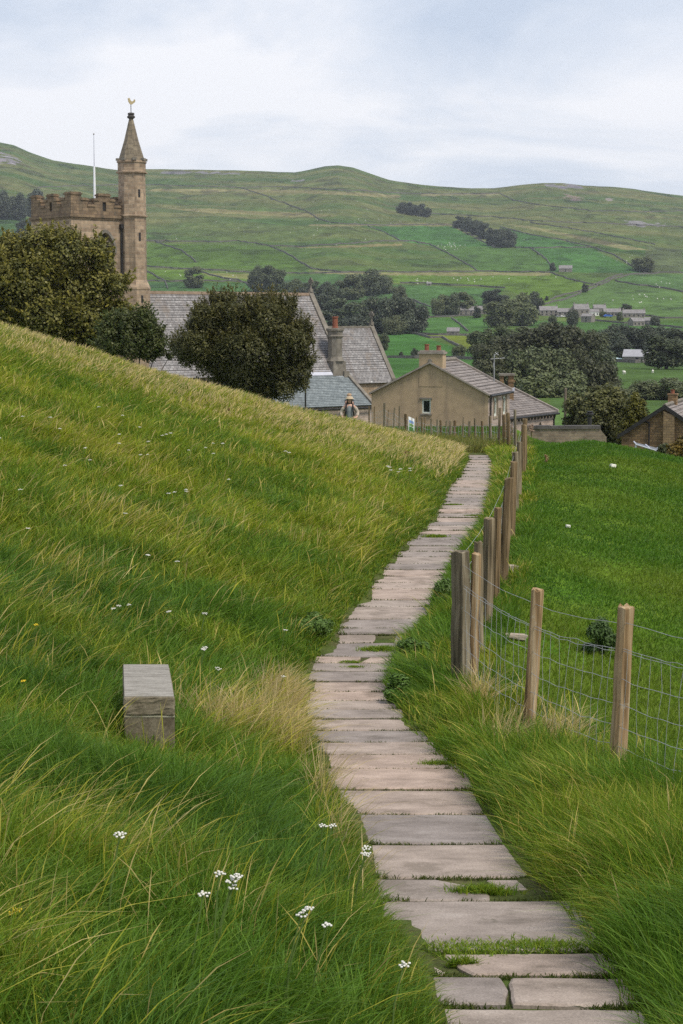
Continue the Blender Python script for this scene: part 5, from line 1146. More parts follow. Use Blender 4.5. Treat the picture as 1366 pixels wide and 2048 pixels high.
mb = MB().box((kx0, -.02, zr - 1.6), (kx1, .86, zt)); chm = mb.build('chimney', RENDER_, cot, bevel=.02)
MB().box((kx0 - .07, -.10, zt), (kx1 + .07, .94, zt + .14)).box((kx0 + .03, .04, zt + .14), (kx1 - .03, .80, zt + .24)).build('chimney_cap', VERGE, chm)
pot(chm, ((kx0 * .74 + kx1 * .26), .42, zt + .2), .44, .17); pot(chm, ((kx0 * .24 + kx1 * .76), .42, zt + .2), .36, .17)
# aerial behind its ridge
ap = at(988, 770, 121.5); ae = empty('aerial', ap, 'thin television aerial on a mast behind the rendered cottage', 'aerial')
hh = zat(708, 121.5) - ap.z
STEEL = noisy('dull_steel', [(.3, (.26, .27, .28)), (.7, (.40, .41, .42))], scale=4, rough=.45, bstr=0, metallic=.5)
MB().tube([(0, 0, -2.2), (0, 0, hh)], .038, 6).build('mast', STEEL, ae)
mb = MB(); mb.tube([(-.25, 0, hh - .35), (.75, .1, hh - .28)], .022, 5)
for k in range(6): x = -.15 + k * .17; mb.tube([(x, -.25, hh - .33 + .012 * k), (x, .28, hh - .33 + .012 * k)], .016, 4)
mb.tube([(.02, 0, hh - .1), (.28, 0, hh + .12)], .02, 4); mb.tube([(.05, 0, hh + .1), (.3, 0, hh - .08)], .02, 4); mb.tube([(-.05, 0, hh - .9), (-.05, 0, hh - .6)], .03, 5)
mb.build('antenna', STEEL, ae)

# ------------------------------------------------------------------ the long cottage behind it
BR = at(1116, 824, 130.0); ed = Vector((2.9, 5.0, 0)).normalized(); dn = Vector((ed.y, -ed.x, 0)); TRr = at(1025, 779, 133)
L2 = 9.4; rn = 3.7; z_e = BR.z; z_r = z_e + zat(779, 131.8) - zat(824, 130)
org = BR - ed * L2; Z2 = CAM.z - 9.2
cot2 = empty('cottage', (org.x, org.y, Z2), 'lower pale stone cottage with a long stone slate roof behind the rendered one', 'cottage', 'cottages by the church', math.atan2(ed.y, ed.x))
ze2, zr2 = z_e - Z2, z_r - Z2
mb = MB(); q = .18
arcs = [(L2 * .40, L2 * .40 + .55, ze2 - 1.45, ze2 - .62, .35), (L2 * .67, L2 * .67 + .55, ze2 - 1.45, ze2 - .62, .35)]
P2 = wall(mb, (0, q), (L2 - q, q), -1, [(0, ze2), (L2 - q, ze2)], arcs, .25); wall(mb, (L2 - q, q), (L2 - q, 2 * rn - q), -1, [(0, ze2), (rn - q, zr2), (2 * rn - 2 * q, ze2)]); wall(mb, (L2 - q, 2 * rn - q), (0, 2 * rn - q), -1, [(0, ze2), (L2 - q, ze2)]); wall(mb, (0, 2 * rn - q), (0, q), -1, [(0, ze2), (rn - q, zr2), (2 * rn - 2 * q, ze2)])
w2 = mb.build('wall', PINKSTONE, cot2, fix=False)
for a_ in arcs: MB().face([P2(a_[0] - .05, a_[2] - .05, .2), P2(a_[1] + .05, a_[2] - .05, .2), P2(a_[1] + .05, a_[3] + .05, .2), P2(a_[0] - .05, a_[3] + .05, .2)]).build('window', GLASS, cot2, fix=False)
dm = MB()
for k in range(16):
    s = .3 + k * (L2 - .8) / 15; dm.hexa([P2(s, ze2 - .36, 0), P2(s + .22, ze2 - .36, 0), P2(s + .22, ze2 - .36, -.10), P2(s, ze2 - .36, -.10), P2(s, ze2 - .20, 0), P2(s + .22, ze2 - .20, 0), P2(s + .22, ze2 - .20, -.10), P2(s, ze2 - .20, -.10)])
dm.build('dentil_course', LOUVRE, w2)
rb = MB(); courses(rb, (0, 0, ze2), (L2, 0, ze2), (L2, rn, zr2), (0, rn, zr2), 12, .05); courses(rb, (L2, 2 * rn, ze2), (0, 2 * rn, ze2), (0, rn, zr2), (L2, rn, zr2), 12, .05)
rf = rb.build('roof', STONESLATE, cot2, fix=False)
vg = MB(); strip(vg, [(L2 + .03, -.02, ze2 + .02), (L2 + .03, rn, zr2 + .04)], .2, .16, (1, 0, 0)); strip(vg, [(L2 + .03, rn, zr2 + .04), (L2 + .03, 2 * rn, ze2 + .02)], .2, .16, (1, 0, 0)); vg.build('verge', VERGE, rf)
MB().tube([(0, rn, zr2 + .09), (L2, rn, zr2 + .09)], .14, 8).build('ridge_tile', COPE, rf)
MB().tube([(0, -.09, ze2 - .10), (L2, -.09, ze2 - .10)], .085, 8).build('gutter', GUTTER, rf); MB().tube([(L2 - .45, .02, ze2 - .2), (L2 - .45, q - .07, ze2 - .5), (L2 - .45, q - .07, 0)], .055, 8).build('downpipe', GUTTER, cot2)
# its open chimney: two piers carrying a slab
kp = at(1013, 782, 128.5); kt = local(cot2, kp) if False else None
ca, sa = math.cos(-math.atan2(ed.y, ed.x)), math.sin(-math.atan2(ed.y, ed.x)); dxy = kp - Vector((org.x, org.y, Z2)); lx_, ly_ = dxy.x * ca - dxy.y * sa, dxy.x * sa + dxy.y * ca
k0 = kp.z - Z2; kzz = lambda py: zat(py, 128.5) - Z2
uu = Vector((ca, sa, 0)); vv_ = Vector((-sa, ca, 0))      # picture-plane right and away, in the cottage's own axes
kc = Vector((lx_, ly_, 0))
mb = MB(); mb.obox(kc, uu, vv_, .50, .36, k0 - 2.2, kzz(774)); mb.obox(kc - uu * .36, uu, vv_, .12, .34, kzz(774), kzz(751)); mb.obox(kc + uu * .30, uu, vv_, .19, .34, kzz(774), kzz(751)); mb.obox(kc + uu * .34, uu, vv_, .26, .40, kzz(764), kzz(761))
km = mb.build('chimney', BROWNSTONE, cot2); MB().obox(kc, uu, vv_, .58, .46, kzz(751), kzz(747)).build('chimney_cap', COPE, km); MB().obox(kc + uu * .22, uu, vv_, .34, .40, kzz(782), kzz(775)).build('lead_flashing', LEAD, km)

# ------------------------------------------------------------------ the brown stone cottage on the right
SY = 120.0; sa0, sb0 = at(1236, 876, SY + 1.0), at(1424, 876, SY - 1.0)
sx = Vector((sb0.x - sa0.x, sb0.y - sa0.y, 0)); SW = sx.length; sx.normalize(); SZ = CAM.z - 11.2
sc = empty('cottage', (sa0.x, sa0.y, SZ), 'brown rubble stone cottage with dark gable edges at the right photo edge', 'cottage', 'cottages by the church', math.atan2(sx.y, sx.x))
zse, zsr = zat(875, SY) - SZ, zat(813, SY) - SZ; SL = 9.0; M_ = SW / 2
mb = MB(); Pb = wall(mb, (.25, 0), (SW - .25, 0), -.5, [(0, zse + .1), (M_ - .25, zsr), (SW - .5, zse + .1)]); wall(mb, (SW - .25, 0), (SW - .25, SL), -.5, [(0, zse), (SL, zse)]); wall(mb, (SW - .25, SL), (.25, SL), -.5, [(0, zse), (M_, zsr), (SW - .5, zse)]); wall(mb, (.25, SL), (.25, 0), -.5, [(0, zse), (SL, zse)])
sw_ = mb.build('wall', BROWNSTONE, sc, fix=False)
sxp = lambda px: (px - 1236) / (1424 - 1236.0) * SW; szp = lambda py: zat(py, SY) - SZ
MB().hexa([(sxp(1328), -.32, -.5), (sxp(1350), -.32, -.5), (sxp(1350), -.004, -.5), (sxp(1328), -.004, -.5), (sxp(1328), -.32, szp(822)), (sxp(1350), -.32, szp(831)), (sxp(1350), -.004, szp(831)), (sxp(1328), -.004, szp(822))]).build('chimney_breast', masonry('pale_brown_rubble', (.27, .19, .105), (.20, .14, .08), (.15, .11, .07), .34, .18, .018, patches=[(2.6, .66, (.36, .28, .17))], var=.35), sc)
rb = MB(); s1 = (zsr - zse) / M_
courses(rb, (SW, -.25, zse), (SW, SL, zse), (M_, SL, zsr), (M_, -.25, zsr), 12, .05); courses(rb, (0, SL, zse), (0, -.25, zse), (M_, -.25, zsr), (M_, SL, zsr), 12, .05)
rf = rb.build('roof', STONESLATE, sc, fix=False)
bb = MB(); strip(bb, [(0, -.30, zse - .16), (M_, -.30, zsr - .16)], .10, .30, (0, 1, 0)); strip(bb, [(M_, -.30, zsr - .16), (SW, -.30, zse - .16)], .10, .30, (0, 1, 0)); bb.build('barge_board', GUTTER, rf)
MB().tube([(M_, -.3, zsr + .09), (M_, SL, zsr + .09)], .13, 8).build('ridge_tile', COPE, rf)
k0 = at(1345, 830, SY + 4); dxy = k0 - Vector((sa0.x, sa0.y, SZ)); ca, sa = math.cos(-math.atan2(sx.y, sx.x)), math.sin(-math.atan2(sx.y, sx.x)); kx_, ky_ = dxy.x * ca - dxy.y * sa, dxy.x * sa + dxy.y * ca
kz2 = lambda py: zat(py, SY + 4) - SZ
ch = MB().obox((kx_, ky_, 0), (1, 0, 0), (0, 1, 0), .30, .34, kz2(850), kz2(790)).obox((kx_, ky_, 0), (1, 0, 0), (0, 1, 0), .35, .39, kz2(790), kz2(787)).build('chimney', BROWNSTONE, sc)
MB().obox((kx_ + .02, ky_, 0), (1, 0, 0), (0, 1, 0), .32, .36, kz2(832), kz2(812)).build('lead_flashing', noisy('pale_lead', [(.3, (.38, .42, .52)), (.7, (.48, .52, .62))], scale=2, bstr=0), ch); pot(ch, (kx_ - .02, ky_, kz2(788)), .30, .15)
px0 = sxp(1299); MB().tube([(sxp(1290), -.08, szp(844)), (px0, -.10, szp(846)), (px0, -.10, szp(850)), (px0, -.10, 0)], .055, 8).build('downpipe', GUTTER, sc)
# glazed lean-to in front
gl = [at(1272, 890, 113), at(1327, 907, 112), at(1315, 897.5, 114.6), at(1268, 885, 115.4)]
gt = empty('glass_roof', gl[0] - Vector((0, 0, 1.6)), 'grey glazed lean-to roof with white bars before the brown stone cottage', 'lean-to'); o0 = Vector(gt.location)
g = [p - o0 for p in gl]
PG = noisy('roof_glazing', [(.3, (.20, .23, .27)), (.7, (.30, .33, .38))], scale=2, rough=.2, bstr=0)
e_ = Vector((0, 0, .04)); MB().hexa([*g, *[p + e_ for p in g]]).build('pane', PG, gt)
mb = MB()
for t in (0, .5, 1): a_ = g[0].lerp(g[1], t) + e_ * 1.5; b_ = g[3].lerp(g[2], t) + e_ * 1.5; mb.tube([a_, b_], .055, 5)
mb.tube([g[0] + e_, g[1] + e_], .04, 5); mb.build('frame', LEAD, gt)
mb = MB()
for p in (g[0], g[1]): mb.box((p.x - .06, p.y, -1.6), (p.x + .06, p.y + .1, p.z - .03))
mb.build('leg', LEAD, gt)
# garden wall with a dark coping at the top of the pasture
wy = 84.0; A, B, C_ = at(1050, 852, wy), at(1200, 852, wy), at(1213, 874, wy); gz = CAM.z - 8.2
gw_ = empty('garden_wall', (A.x, A.y, gz), 'stone garden wall with dark flat coping at the top of the pasture', 'wall')
lx1, lx2 = B.x - A.x, C_.x - A.x; hz, hz2 = A.z - gz - .14, C_.z - gz
mb = MB(); mb.face([(0, 0, 0), (lx2, 0, 0), (lx2, 0, hz2), (lx1, 0, hz), (0, 0, hz)]); mb.face([(0, .4, hz), (lx1, .4, hz), (lx2, .4, hz2), (lx2, .4, 0), (0, .4, 0)]); mb.face([(lx1, 0, hz), (lx2, 0, hz2), (lx2, .4, hz2), (lx1, .4, hz)]); mb.face([(0, 0, 0), (0, 0, hz), (0, .4, hz), (0, .4, 0)]); mb.face([(lx2, 0, 0), (lx2, .4, 0), (lx2, .4, hz2), (lx2, 0, hz2)])
mb.build('wall_face', masonry('garden_rubble', (.24, .19, .14), (.17, .13, .10), (.20, .17, .14), .3, .14, .015, patches=[(3, .64, (.36, .31, .26))], var=.4), gw_)
mb = MB(); x = 0
while x < lx1 - .2: x2 = min(lx1 + .03, x + random.uniform(.55, .8)); mb.box((x + .004, -.06, hz + .002), (x2 - .004, .46, hz + .15 + random.uniform(-.01, .01))); x = x2
mb.build('coping', noisy('dark_coping', [(.3, (.06, .055, .055)), (.7, (.12, .11, .105))], scale=3, bstr=.4), gw_)
# poles
POLEW = noisy('pole_wood', [(.3, (.12, .095, .07)), (.7, (.22, .18, .14))], scale=3, stretch=(1, 1, .15), bstr=.4)
p = at(1130, 862, 140); up_ = empty('utility_pole', p - Vector((0, 0, 3)), 'brown wooden utility pole between the cottages and the great wood', 'pole'); h_ = zat(777, 140) - p.z + 3
MB().lathe((0, 0, 0), [(.15, 0), (.12, h_ * .5), (.095, h_), (.02, h_ + .04)], 10).build('pole', POLEW, up_); mb = MB()
for z in (h_ - 1.1, h_ - 1.5): mb.box((.08, -.1, z), (.26, .1, z + .25))
mb.build('fitting', GUTTER, up_)
p = at(1152, 850, 190); o = MB().lathe((0, 0, 0), [(.10, -2), (.07, zat(790, 190) - p.z), (.01, zat(789, 190) - p.z)], 8).build('utility_pole', POLEW); o.location = p; tag(o, 'thin distant pole right of the wooden utility pole', 'pole')
p = at(1179, 858, 92); sp_ = empty('stove_pipe', p - Vector((0, 0, 1.5)), 'dark stub of a flue pipe with a flared top behind the garden wall', 'flue'); h_ = zat(822, 92) - p.z + 1.5
MB().lathe((0, 0, 0), [(.11, 0), (.11, h_ - .28)], 10).build('pipe', GUTTER, sp_); MB().lathe((0, 0, 0), [(.11, h_ - .28), (.21, h_ - .22), (.21, h_ - .12), (.13, h_ - .08), (.18, h_ - .02), (.05, h_)], 10).build('cowl', GUTTER, sp_)
p = at(611, 806, 96); lp = empty('street_lamp', p - Vector((0, 0, 2)), 'slim dark lamp post in front of the blue slated vestry', 'lamp post'); h_ = zat(735, 96) - p.z + 2
MB().lathe((0, 0, 0), [(.07, 0), (.05, 1.0), (.042, h_ - .42), (.07, h_ - .40)], 10).build('pole', GUTTER, lp); MB().lathe((0, 0, 0), [(.09, h_ - .40), (.15, h_ - .12), (.17, h_ - .10), (.05, h_), (.02, h_ + .06)], 6).build('lantern', GUTTER, lp); MB().lathe((0, 0, 0), [(.095, h_ - .36), (.145, h_ - .14)], 6, .5).build('lamp_glass', PG, lp)
# ------------------------------------------------------------------ near trees and shrubs
def px_tree(name, lobes, Y, n, size, label, cat, group=None, c0=(.02, .03, .01), c1=(.05, .07, .02), seed=1, depth=.8, ground=None, shell=.5, updir=.55, aspect=1.6, limbs=6, trunk_r=.25, extra=None, flip=True):
    s = Y / F; xs = [p[0] for p in lobes]; ys = [p[1] + p[2] for p in lobes]
    b = at(sum(xs) / len(xs), max(ys), Y); g = (H(b.x, Y) if ground is None else ground); b.z = float(g)
    t = empty(name, b, label, cat, group); r = random.Random(seed); L = []
    for k in range(2):
        for px, py, rp in lobes:
            p = at(px + r.uniform(-.15, .15) * rp, py, Y); rad = rp * s
            if k == 0: L.append((p.x - b.x, r.uniform(-depth, depth * .3) * rad, p.z - b.z, rad, rad * .92))
            else: L.append((p.x - b.x + r.uniform(-.3, .3) * rad, r.uniform(.2, 1.6) * depth * rad, p.z - b.z + r.uniform(-.3, .1) * rad, rad * .8, rad * .75))
    V, Q, c = leaves(L, n, size, seed + 40, shell, c0=c0, c1=c1, updir=updir, aspect=aspect, rag=(.56, .86))
    if extra: V2, Q2, c2 = extra(L, s); Q = np.concatenate([Q, Q2 + len(V)]); V = np.concatenate([V, V2]); c = np.concatenate([c, c2])
    cr = np_mesh('crown', V, Q, LEAF, c, t, quads=True); cr.color = (1, 1, 1, 1)
    mb = MB(); top = max(l[2] for l in L)
    mb.tube([(0, 0, -.4), (.05, 0, top * .25), (.1, .05, top * .55)], [trunk_r, trunk_r * .8, trunk_r * .5], 8)
    for l in r.sample(L, min(limbs, len(L))): mb.tube([(0.03, 0, top * r.uniform(.12, .35)), (l[0] * .5, l[1] * .5, l[2] * .62), (l[0], l[1], l[2])], [trunk_r * .45, trunk_r * .25, trunk_r * .08], 5)
    mb.build('trunk', BARK, t, smooth=True)
    return t
px_tree('sycamore_tree', [(-25, 565, 70), (30, 525, 50), (75, 495, 42), (112, 476, 26), (140, 512, 46), (186, 502, 30), (207, 530, 26), (60, 565, 66), (130, 572, 64), (192, 580, 46), (232, 572, 26), (30, 622, 56), (100, 630, 56), (170, 636, 50), (215, 628, 36), (0, 505, 36), (-70, 545, 70), (-60, 625, 70), (242, 618, 20), (150, 472, 16), (92, 470, 14), (246, 560, 12), (40, 655, 42), (110, 665, 42), (175, 672, 40), (218, 660, 34), (240, 640, 26), (-20, 650, 50), (70, 680, 30), (140, 690, 30), (205, 690, 26)],
        100, 95000, .105, 'big broad sycamore with yellowing outer leaves hiding the foot of the tower', 'tree', 'churchyard trees', (.050, .060, .014), (.210, .190, .038), 3, limbs=9, trunk_r=.4, shell=.40, extra=lambda L, s: shoots(L, 1500, 16, .75, .11, 31, .25, (.07, .075, .016), (.27, .235, .045)))
px_tree('small_tree', [(250, 655, 32), (280, 645, 26), (300, 672, 26), (265, 692, 32), (284, 624, 12), (316, 690, 14), (235, 695, 24), (296, 705, 20), (322, 706, 12), (340, 712, 8), (222, 665, 22), (210, 690, 22), (226, 640, 16)], 93, 34000, .075, 'small dark green tree between the sycamore and the yew', 'tree', 'churchyard trees', (.034, .046, .013), (.105, .120, .030), 5, trunk_r=.15, extra=lambda L, s: shoots(L, 500, 14, .5, .07, 33, .35, (.03, .05, .014), (.10, .125, .035)))
px_tree('yew_tree', [(398, 690, 44), (366, 700, 24), (418, 642, 40), (445, 606, 22), (480, 642, 50), (540, 642, 46), (520, 612, 22), (576, 620, 22), (600, 662, 26), (560, 690, 50), (480, 700, 56), (420, 712, 38), (606, 700, 20), (588, 738, 36), (540, 750, 42), (618, 722, 12), (470, 745, 40), (624, 682, 8), (500, 600, 12), (548, 604, 12), (556, 604, 14), (582, 602, 10), (468, 596, 12), (430, 598, 12), (404, 620, 14), (382, 650, 12), (350, 692, 10), (602, 770, 16), (470, 765, 32), (530, 785, 28), (425, 735, 32), (378, 714, 22), (562, 778, 28)],
        90, 95000, .062, 'wide dark brownish green yew before the nave roof', 'tree', 'churchyard trees', (.034, .040, .014), (.110, .106, .030), 7, trunk_r=.35, aspect=2.4, updir=.8, extra=lambda L, s: shoots(L, 2400, 20, .62, .05, 35, .70, (.036, .041, .014), (.135, .120, .032), 2.8))
px_tree('hedge_bush', [(1195, 800, 30), (1160, 815, 28), (1225, 800, 32), (1180, 835, 40), (1220, 840, 40), (1240, 820, 30), (1200, 865, 36), (1165, 855, 30), (1240, 865, 30), (1260, 880, 20), (1140, 845, 16)], 138, 40000, .14, 'large rounded olive green bush beyond the garden wall', 'bush', 'shrubs near the cottages', (.035, .045, .012), (.135, .135, .036), 9, trunk_r=.2, ground=CAM.z - 10)
px_tree('cypress', [(1270, 800, 12), (1268, 812, 16), (1262, 828, 19), (1280, 825, 18), (1258, 846, 21), (1284, 846, 20), (1255, 866, 20), (1290, 862, 20), (1274, 870, 24), (1270, 790, 7), (1284, 806, 9)], 134, 26000, .09, 'yellow green cone shaped cypress beside the brown stone cottage', 'conifer', 'shrubs near the cottages', (.040, .048, .006), (.160, .150, .016), 11, trunk_r=.12, ground=CAM.z - 10.5, updir=.9, aspect=2)
px_tree('shrub', [(1352, 900, 16), (1366, 890, 18), (1378, 905, 20), (1348, 912, 12), (1362, 912, 14)], 76, 5000, .085, 'orange tinged shrub at the right photo edge', 'bush', 'shrubs near the cottages', (.06, .05, .010), (.22, .15, .025), 13, trunk_r=.05)
px_tree('shrub', [(1328, 900, 10), (1322, 908, 10), (1336, 906, 10), (1330, 892, 6)], 77, 2600, .08, 'small grey green shrub left of the orange tinged shrub', 'bush', 'shrubs near the cottages', (.04, .05, .022), (.12, .13, .05), 14, trunk_r=.04)
# ------------------------------------------------------------------ weeds
def weed(px, py, wpx, hpx, label, c0, c1, n=900, size=None, cat='plant', name='weed', seed=1, group='weeds on the grass', stalks=4, leafy=1.0):
    p = ground_hit(px, py); s = p.y / F; w_, h_ = wpx * s / 2, hpx * s; r = random.Random(seed)
    t = empty(name, p, label, cat, group)
    L = [(r.gauss(0, .38) * w_, r.gauss(0, .35) * w_, h_ * r.uniform(.15, .75), w_ * r.uniform(.25, .45), h_ * r.uniform(.14, .3)) for _ in range(12)]
    V, Q, c = leaves(L, n, size or max(.014, 1.4 * s), seed + 60, .1, c0=c0, c1=c1, aspect=2.8, updir=.3)
    np_mesh('leaf_mass', V, Q, LEAF, c, t, quads=True)
    mb = MB()
    for l in L[:stalks]: mb.tube([(l[0] * .2, l[1] * .2, -.03), (l[0] * .7, l[1] * .7, l[2] * .6), (l[0], l[1], l[2])], [max(.004, .5 * s)] * 2 + [.002], 4)
    mb.build('stem', STEMM, t)
    return t
STEMM = noisy('weed_stem', [(.3, (.10, .10, .035)), (.7, (.17, .15, .06))], scale=6, bstr=0)
weed(612, 1268, 90, 44, 'dark leafy clump at the left path edge', (.05, .10, .014), (.12, .20, .035), 6600, seed=2)
weed(884, 1215, 44, 60, 'dark leafy weed with small purple buds by the corner post', (.05, .10, .016), (.12, .20, .04), 3900, seed=3)
weed(828, 1330, 62, 60, 'dark weed hanging over the right path edge', (.05, .11, .014), (.12, .20, .035), 4500, seed=4)
weed(795, 1405, 60, 70, 'dark tuft below the hanging weed at the path narrowing', (.05, .11, .014), (.12, .21, .035), 4800, seed=14)
weed(1205, 1312, 82, 80, 'dark nettle patch behind the front wire fence', (.035, .075, .016), (.085, .14, .035), 7800, seed=5)
weed(1022, 895, 44, 55, 'brown dried thistle clump by the line of posts', (.16, .11, .075), (.42, .31, .23), 700, seed=6)
weed(1063, 878, 22, 36, 'small pinkish dried weed right of the last post', (.20, .13, .09), (.45, .32, .24), 260, seed=7)
weed(1093, 929, 9, 24, 'single upright brown seed spike in the pasture', (.28, .17, .08), (.45, .30, .16), 160, seed=8)
weed(1126, 868, 34, 18, 'left dark tuft under the garden wall', (.03, .05, .015), (.06, .09, .03), 400, seed=9)
weed(1163, 872, 34, 18, 'right dark tuft under the garden wall', (.03, .05, .015), (.06, .09, .03), 400, seed=10)
weed(814, 930, 20, 30, 'rusty red dock stalk on the hillside near the path top', (.10, .035, .015), (.20, .08, .035), 220, seed=11)
weed(455, 838, 10, 24, 'small rusty red dock stalk high on the hillside', (.10, .035, .015), (.20, .08, .035), 130, seed=12)
# ------------------------------------------------------------------ fences
OLDW = noisy('old_post_wood', [(.34, (.055, .045, .028)), (.5, (.165, .135, .088)), (.68, (.30, .26, .185))], scale=24, detail=8, stretch=(1, 1, .05), bstr=.8, bdist=.01, patches=[(9, .62, (.17, .165, .11)), (5, .70, (.05, .042, .03))], tint=.5)
BROWNW = noisy('brown_post_wood', [(.34, (.060, .042, .022)), (.5, (.165, .116, .062)), (.68, (.28, .21, .125))], scale=24, detail=8, stretch=(1, 1, .05), bstr=.7, bdist=.008, patches=[(6, .68, (.07, .05, .032))], tint=.4)
NEWW = noisy('round_post_wood', [(.34, (.100, .062, .028)), (.5, (.300, .200, .105)), (.68, (.46, .36, .23))], scale=26, detail=8, stretch=(1, 1, .04), bstr=.7, bdist=.008, patches=[(4, .60, (.44, .39, .30)), (7, .68, (.12, .075, .038))], tint=.3)
WIRE = noisy('galvanised_wire', [(.3, (.28, .29, .29)), (.7, (.44, .45, .45))], scale=8, rough=.4, bstr=0, metallic=.25)
def post(fence, base, top, rad, mat, square=False, sides=12, rot=.3):
    o = Vector(fence.location); a, b = base - o, top - o; d = b - a
    pts, rs = [], []
    for k in range(7):
        t = -.12 + 1.12 * k / 6; pts.append(a + d * t + Vector((random.uniform(-1, 1), random.uniform(-1, 1), 0)) * rad * .05); rs.append(rad * random.uniform(.95, 1.05) * (1.05 - .06 * t))
    mb = MB()
    n = 8 if square else sides
    for j, p in enumerate(pts):
        for k in range(n):
            th = rot + 2 * math.pi * k / n; q = rs[j] * (1 + .05 * math.sin(k * 2.3 + rad * 900) + random.uniform(-.03, .03))
            if square: q *= (1.12 if k % 2 else .98); th = rot + math.pi / 4 * k
            mb.v.append((p.x + math.cos(th) * q, p.y + math.sin(th) * q, p.z + (random.uniform(-.012, .012) if j == 6 else 0)))
    for j in range(6):
        for k in range(n): k2 = (k + 1) % n; mb.f.append((j * n + k, j * n + k2, (j + 1) * n + k2, (j + 1) * n + k))
    c = pts[-1]; i = len(mb.v)
    for k in range(n):
        v = Vector(mb.v[6 * n + k]); q = v.lerp(c, .14); mb.v.append((q.x, q.y, v.z + rad * .10))
    for k in range(n): k2 = (k + 1) % n; mb.f.append((6 * n + k, 6 * n + k2, i + k2, i + k))
    mb.f.append(tuple(i + k for k in range(n)))
    me = mb.build('post', mat, fence)
    return me
def netting(fence, P, heights, top, vstep, rad, name='wire_netting', sag=.02, seed=1):
    """P: list of (base, top) of the posts it is stapled to"""
    r = random.Random(seed); o = Vector(fence.location); mb = MB(); hm = 1.1
    def pt(i, t, h):
        (a, b), (c, d) = P[i], P[i + 1]; u = h / hm
        p = (a + (b - a) * u).lerp(c + (d - c) * u, t); p.z -= sag * math.sin(math.pi * t) * (1 + .5 * r.random()); return p - o
    off = Vector((-.0, -.0, 0))
    def run(h, amp, rr):
        for i in range(len(P) - 1):
            n = max(3, int((P[i + 1][0] - P[i][0]).length / .16)); pts = []
            for k in range(n + 1): q = pt(i, k / n, h); pts.append(q + Vector((0, 0, r.uniform(-amp, amp))))
            mb.tube(pts, rr, 4, False)
    for h in heights: run(h, .008, rad)
    lo, hi = min(heights), max(heights)
    if vstep:
        for i in range(len(P) - 1):
            n = max(2, int((P[i + 1][0] - P[i][0]).length / vstep))
            for k in range(n):
                t = (k + .5 + r.uniform(-.15, .15)) / n; pts = []
                for h in np.linspace(hi, lo, 5): q = pt(i, t, h); pts.append(q + Vector((r.uniform(-.012, .012), 0, 0)))
                mb.tube(pts, rad * .8, 4, False)
    nt = mb.build(name, WIRE, fence, fix=False)
    if top:
        mb = MB()
        for i in range(len(P) - 1):
            n = max(3, int((P[i + 1][0] - P[i][0]).length / .3)); mb.tube([pt(i, k / n, top) + Vector((0, 0, r.uniform(-.006, .006))) for k in range(n + 1)], rad * .9, 4, False)
        mb.build('top_wire', WIRE, fence, fix=False)
def bt(pb, yb, pt_, yt):      # base and top of a post from its place in the picture
    b = ground_hit(pb, yb); t = at(pt_, yt, b.y + .0); return b, t
front = empty('wire_fence', ground_hit(1055, 1468), 'front wire netting fence running right from the corner post on round posts', 'fence', 'field fences')
A = bt(922, 1376, 921, 1103); P1 = bt(1057, 1470, 1076, 1180); P2 = bt(1234, 1552, 1253, 1213)
x3 = P2[0] + (P2[0] - P1[0]) * 1.02; b3 = Vector((x3.x, x3.y, Hs(x3.x, x3.y))); P3 = (b3, b3 + Vector((.06, 0, 1.08)))
x4 = b3 + (P2[0] - P1[0]); b4 = Vector((x4.x, x4.y, Hs(x4.x, x4.y))); P4 = (b4, b4 + Vector((.04, 0, 1.1)))
post(front, *P1, .048, NEWW); post(front, *P2, .052, NEWW); post(front, *P3, .056, NEWW); post(front, *P4, .056, NEWW)
A_ = (A[0] + Vector((.02, -.085, 0)), A[1] + Vector((.02, -.085, 0)))
netting(front, [A_] + [(b + Vector((-.01, -.066, 0)), t + Vector((-.01, -.066, 0))) for b, t in (P1, P2, P3, P4)], [.08, .21, .34, .48, .64, .82, .84], 1.0, .155, .0019, seed=3)
line = empty('wire_fence', A[0], 'line of old leaning posts with wire along the right side of the path', 'fence', 'field fences')
LP = [(922, 1376, 921, 1103, .072, OLDW, True), (945, 1372, 953, 1107, .044, NEWW, False), (958, 1315, 957, 1085, .042, OLDW, False), (973, 1252, 979, 1037, .052, OLDW, True), (990, 1207, 996, 1016, .043, BROWNW, False), (1006, 1166, 1018, 958, .058, BROWNW, False), (1022, 1082, 1028, 924, .050, BROWNW, False), (1031, 1030, 1030, 905, .05, OLDW, False), (1037, 1000, 1039, 884, .046, OLDW, False), (1046, 953, 1048, 850, .055, BROWNW, False), (1049, 940, 1050, 838, .052, BROWNW, False)]
LPp = []
for pb, yb, pt_, yt, rad, mt, sq in LP:
    b, t = bt(pb, yb, pt_, yt); h_ = (t - b).z; t.z = b.z + max(.95, min(1.3, h_)); LPp.append((b, t)); post(line, b, t, rad, mt, sq, rot=random.random())
netting(line, [(b + Vector((-.06, -.02, 0)), t + Vector((-.06, -.02, 0))) for b, t in [LPp[0], LPp[3], LPp[5], LPp[6], LPp[8], LPp[10]]], [.1, .24, .38, .52, .68, .85], 1.02, .16, .0019, seed=5)
far_f = empty('wire_fence', at(990, 885, 50), 'far fence of thin grey posts crossing before the rendered cottage', 'fence', 'field fences')
far_f.location.z = Hs(far_f.location.x, far_f.location.y)
FPX = [(738, 813, .05), (749, 813, .04), (769, 806, .07), (777, 820, .04), (789, 815, .05), (799, 812, .05), (811, 828, .09), (834, 838, .05), (844, 843, .06), (850, 846, .04), (862, 848, .05), (875, 843, .06), (881, 846, .06), (893, 842, .05), (902, 841, .08), (910, 841, .08), (927, 834, .04), (939, 851, .06), (950, 837, .05), (964, 842, .06), (980, 832, .07), (1000, 816, .06), (1008, 830, .09), (1016, 826, .08), (1030, 820, .06)]
FPp = []
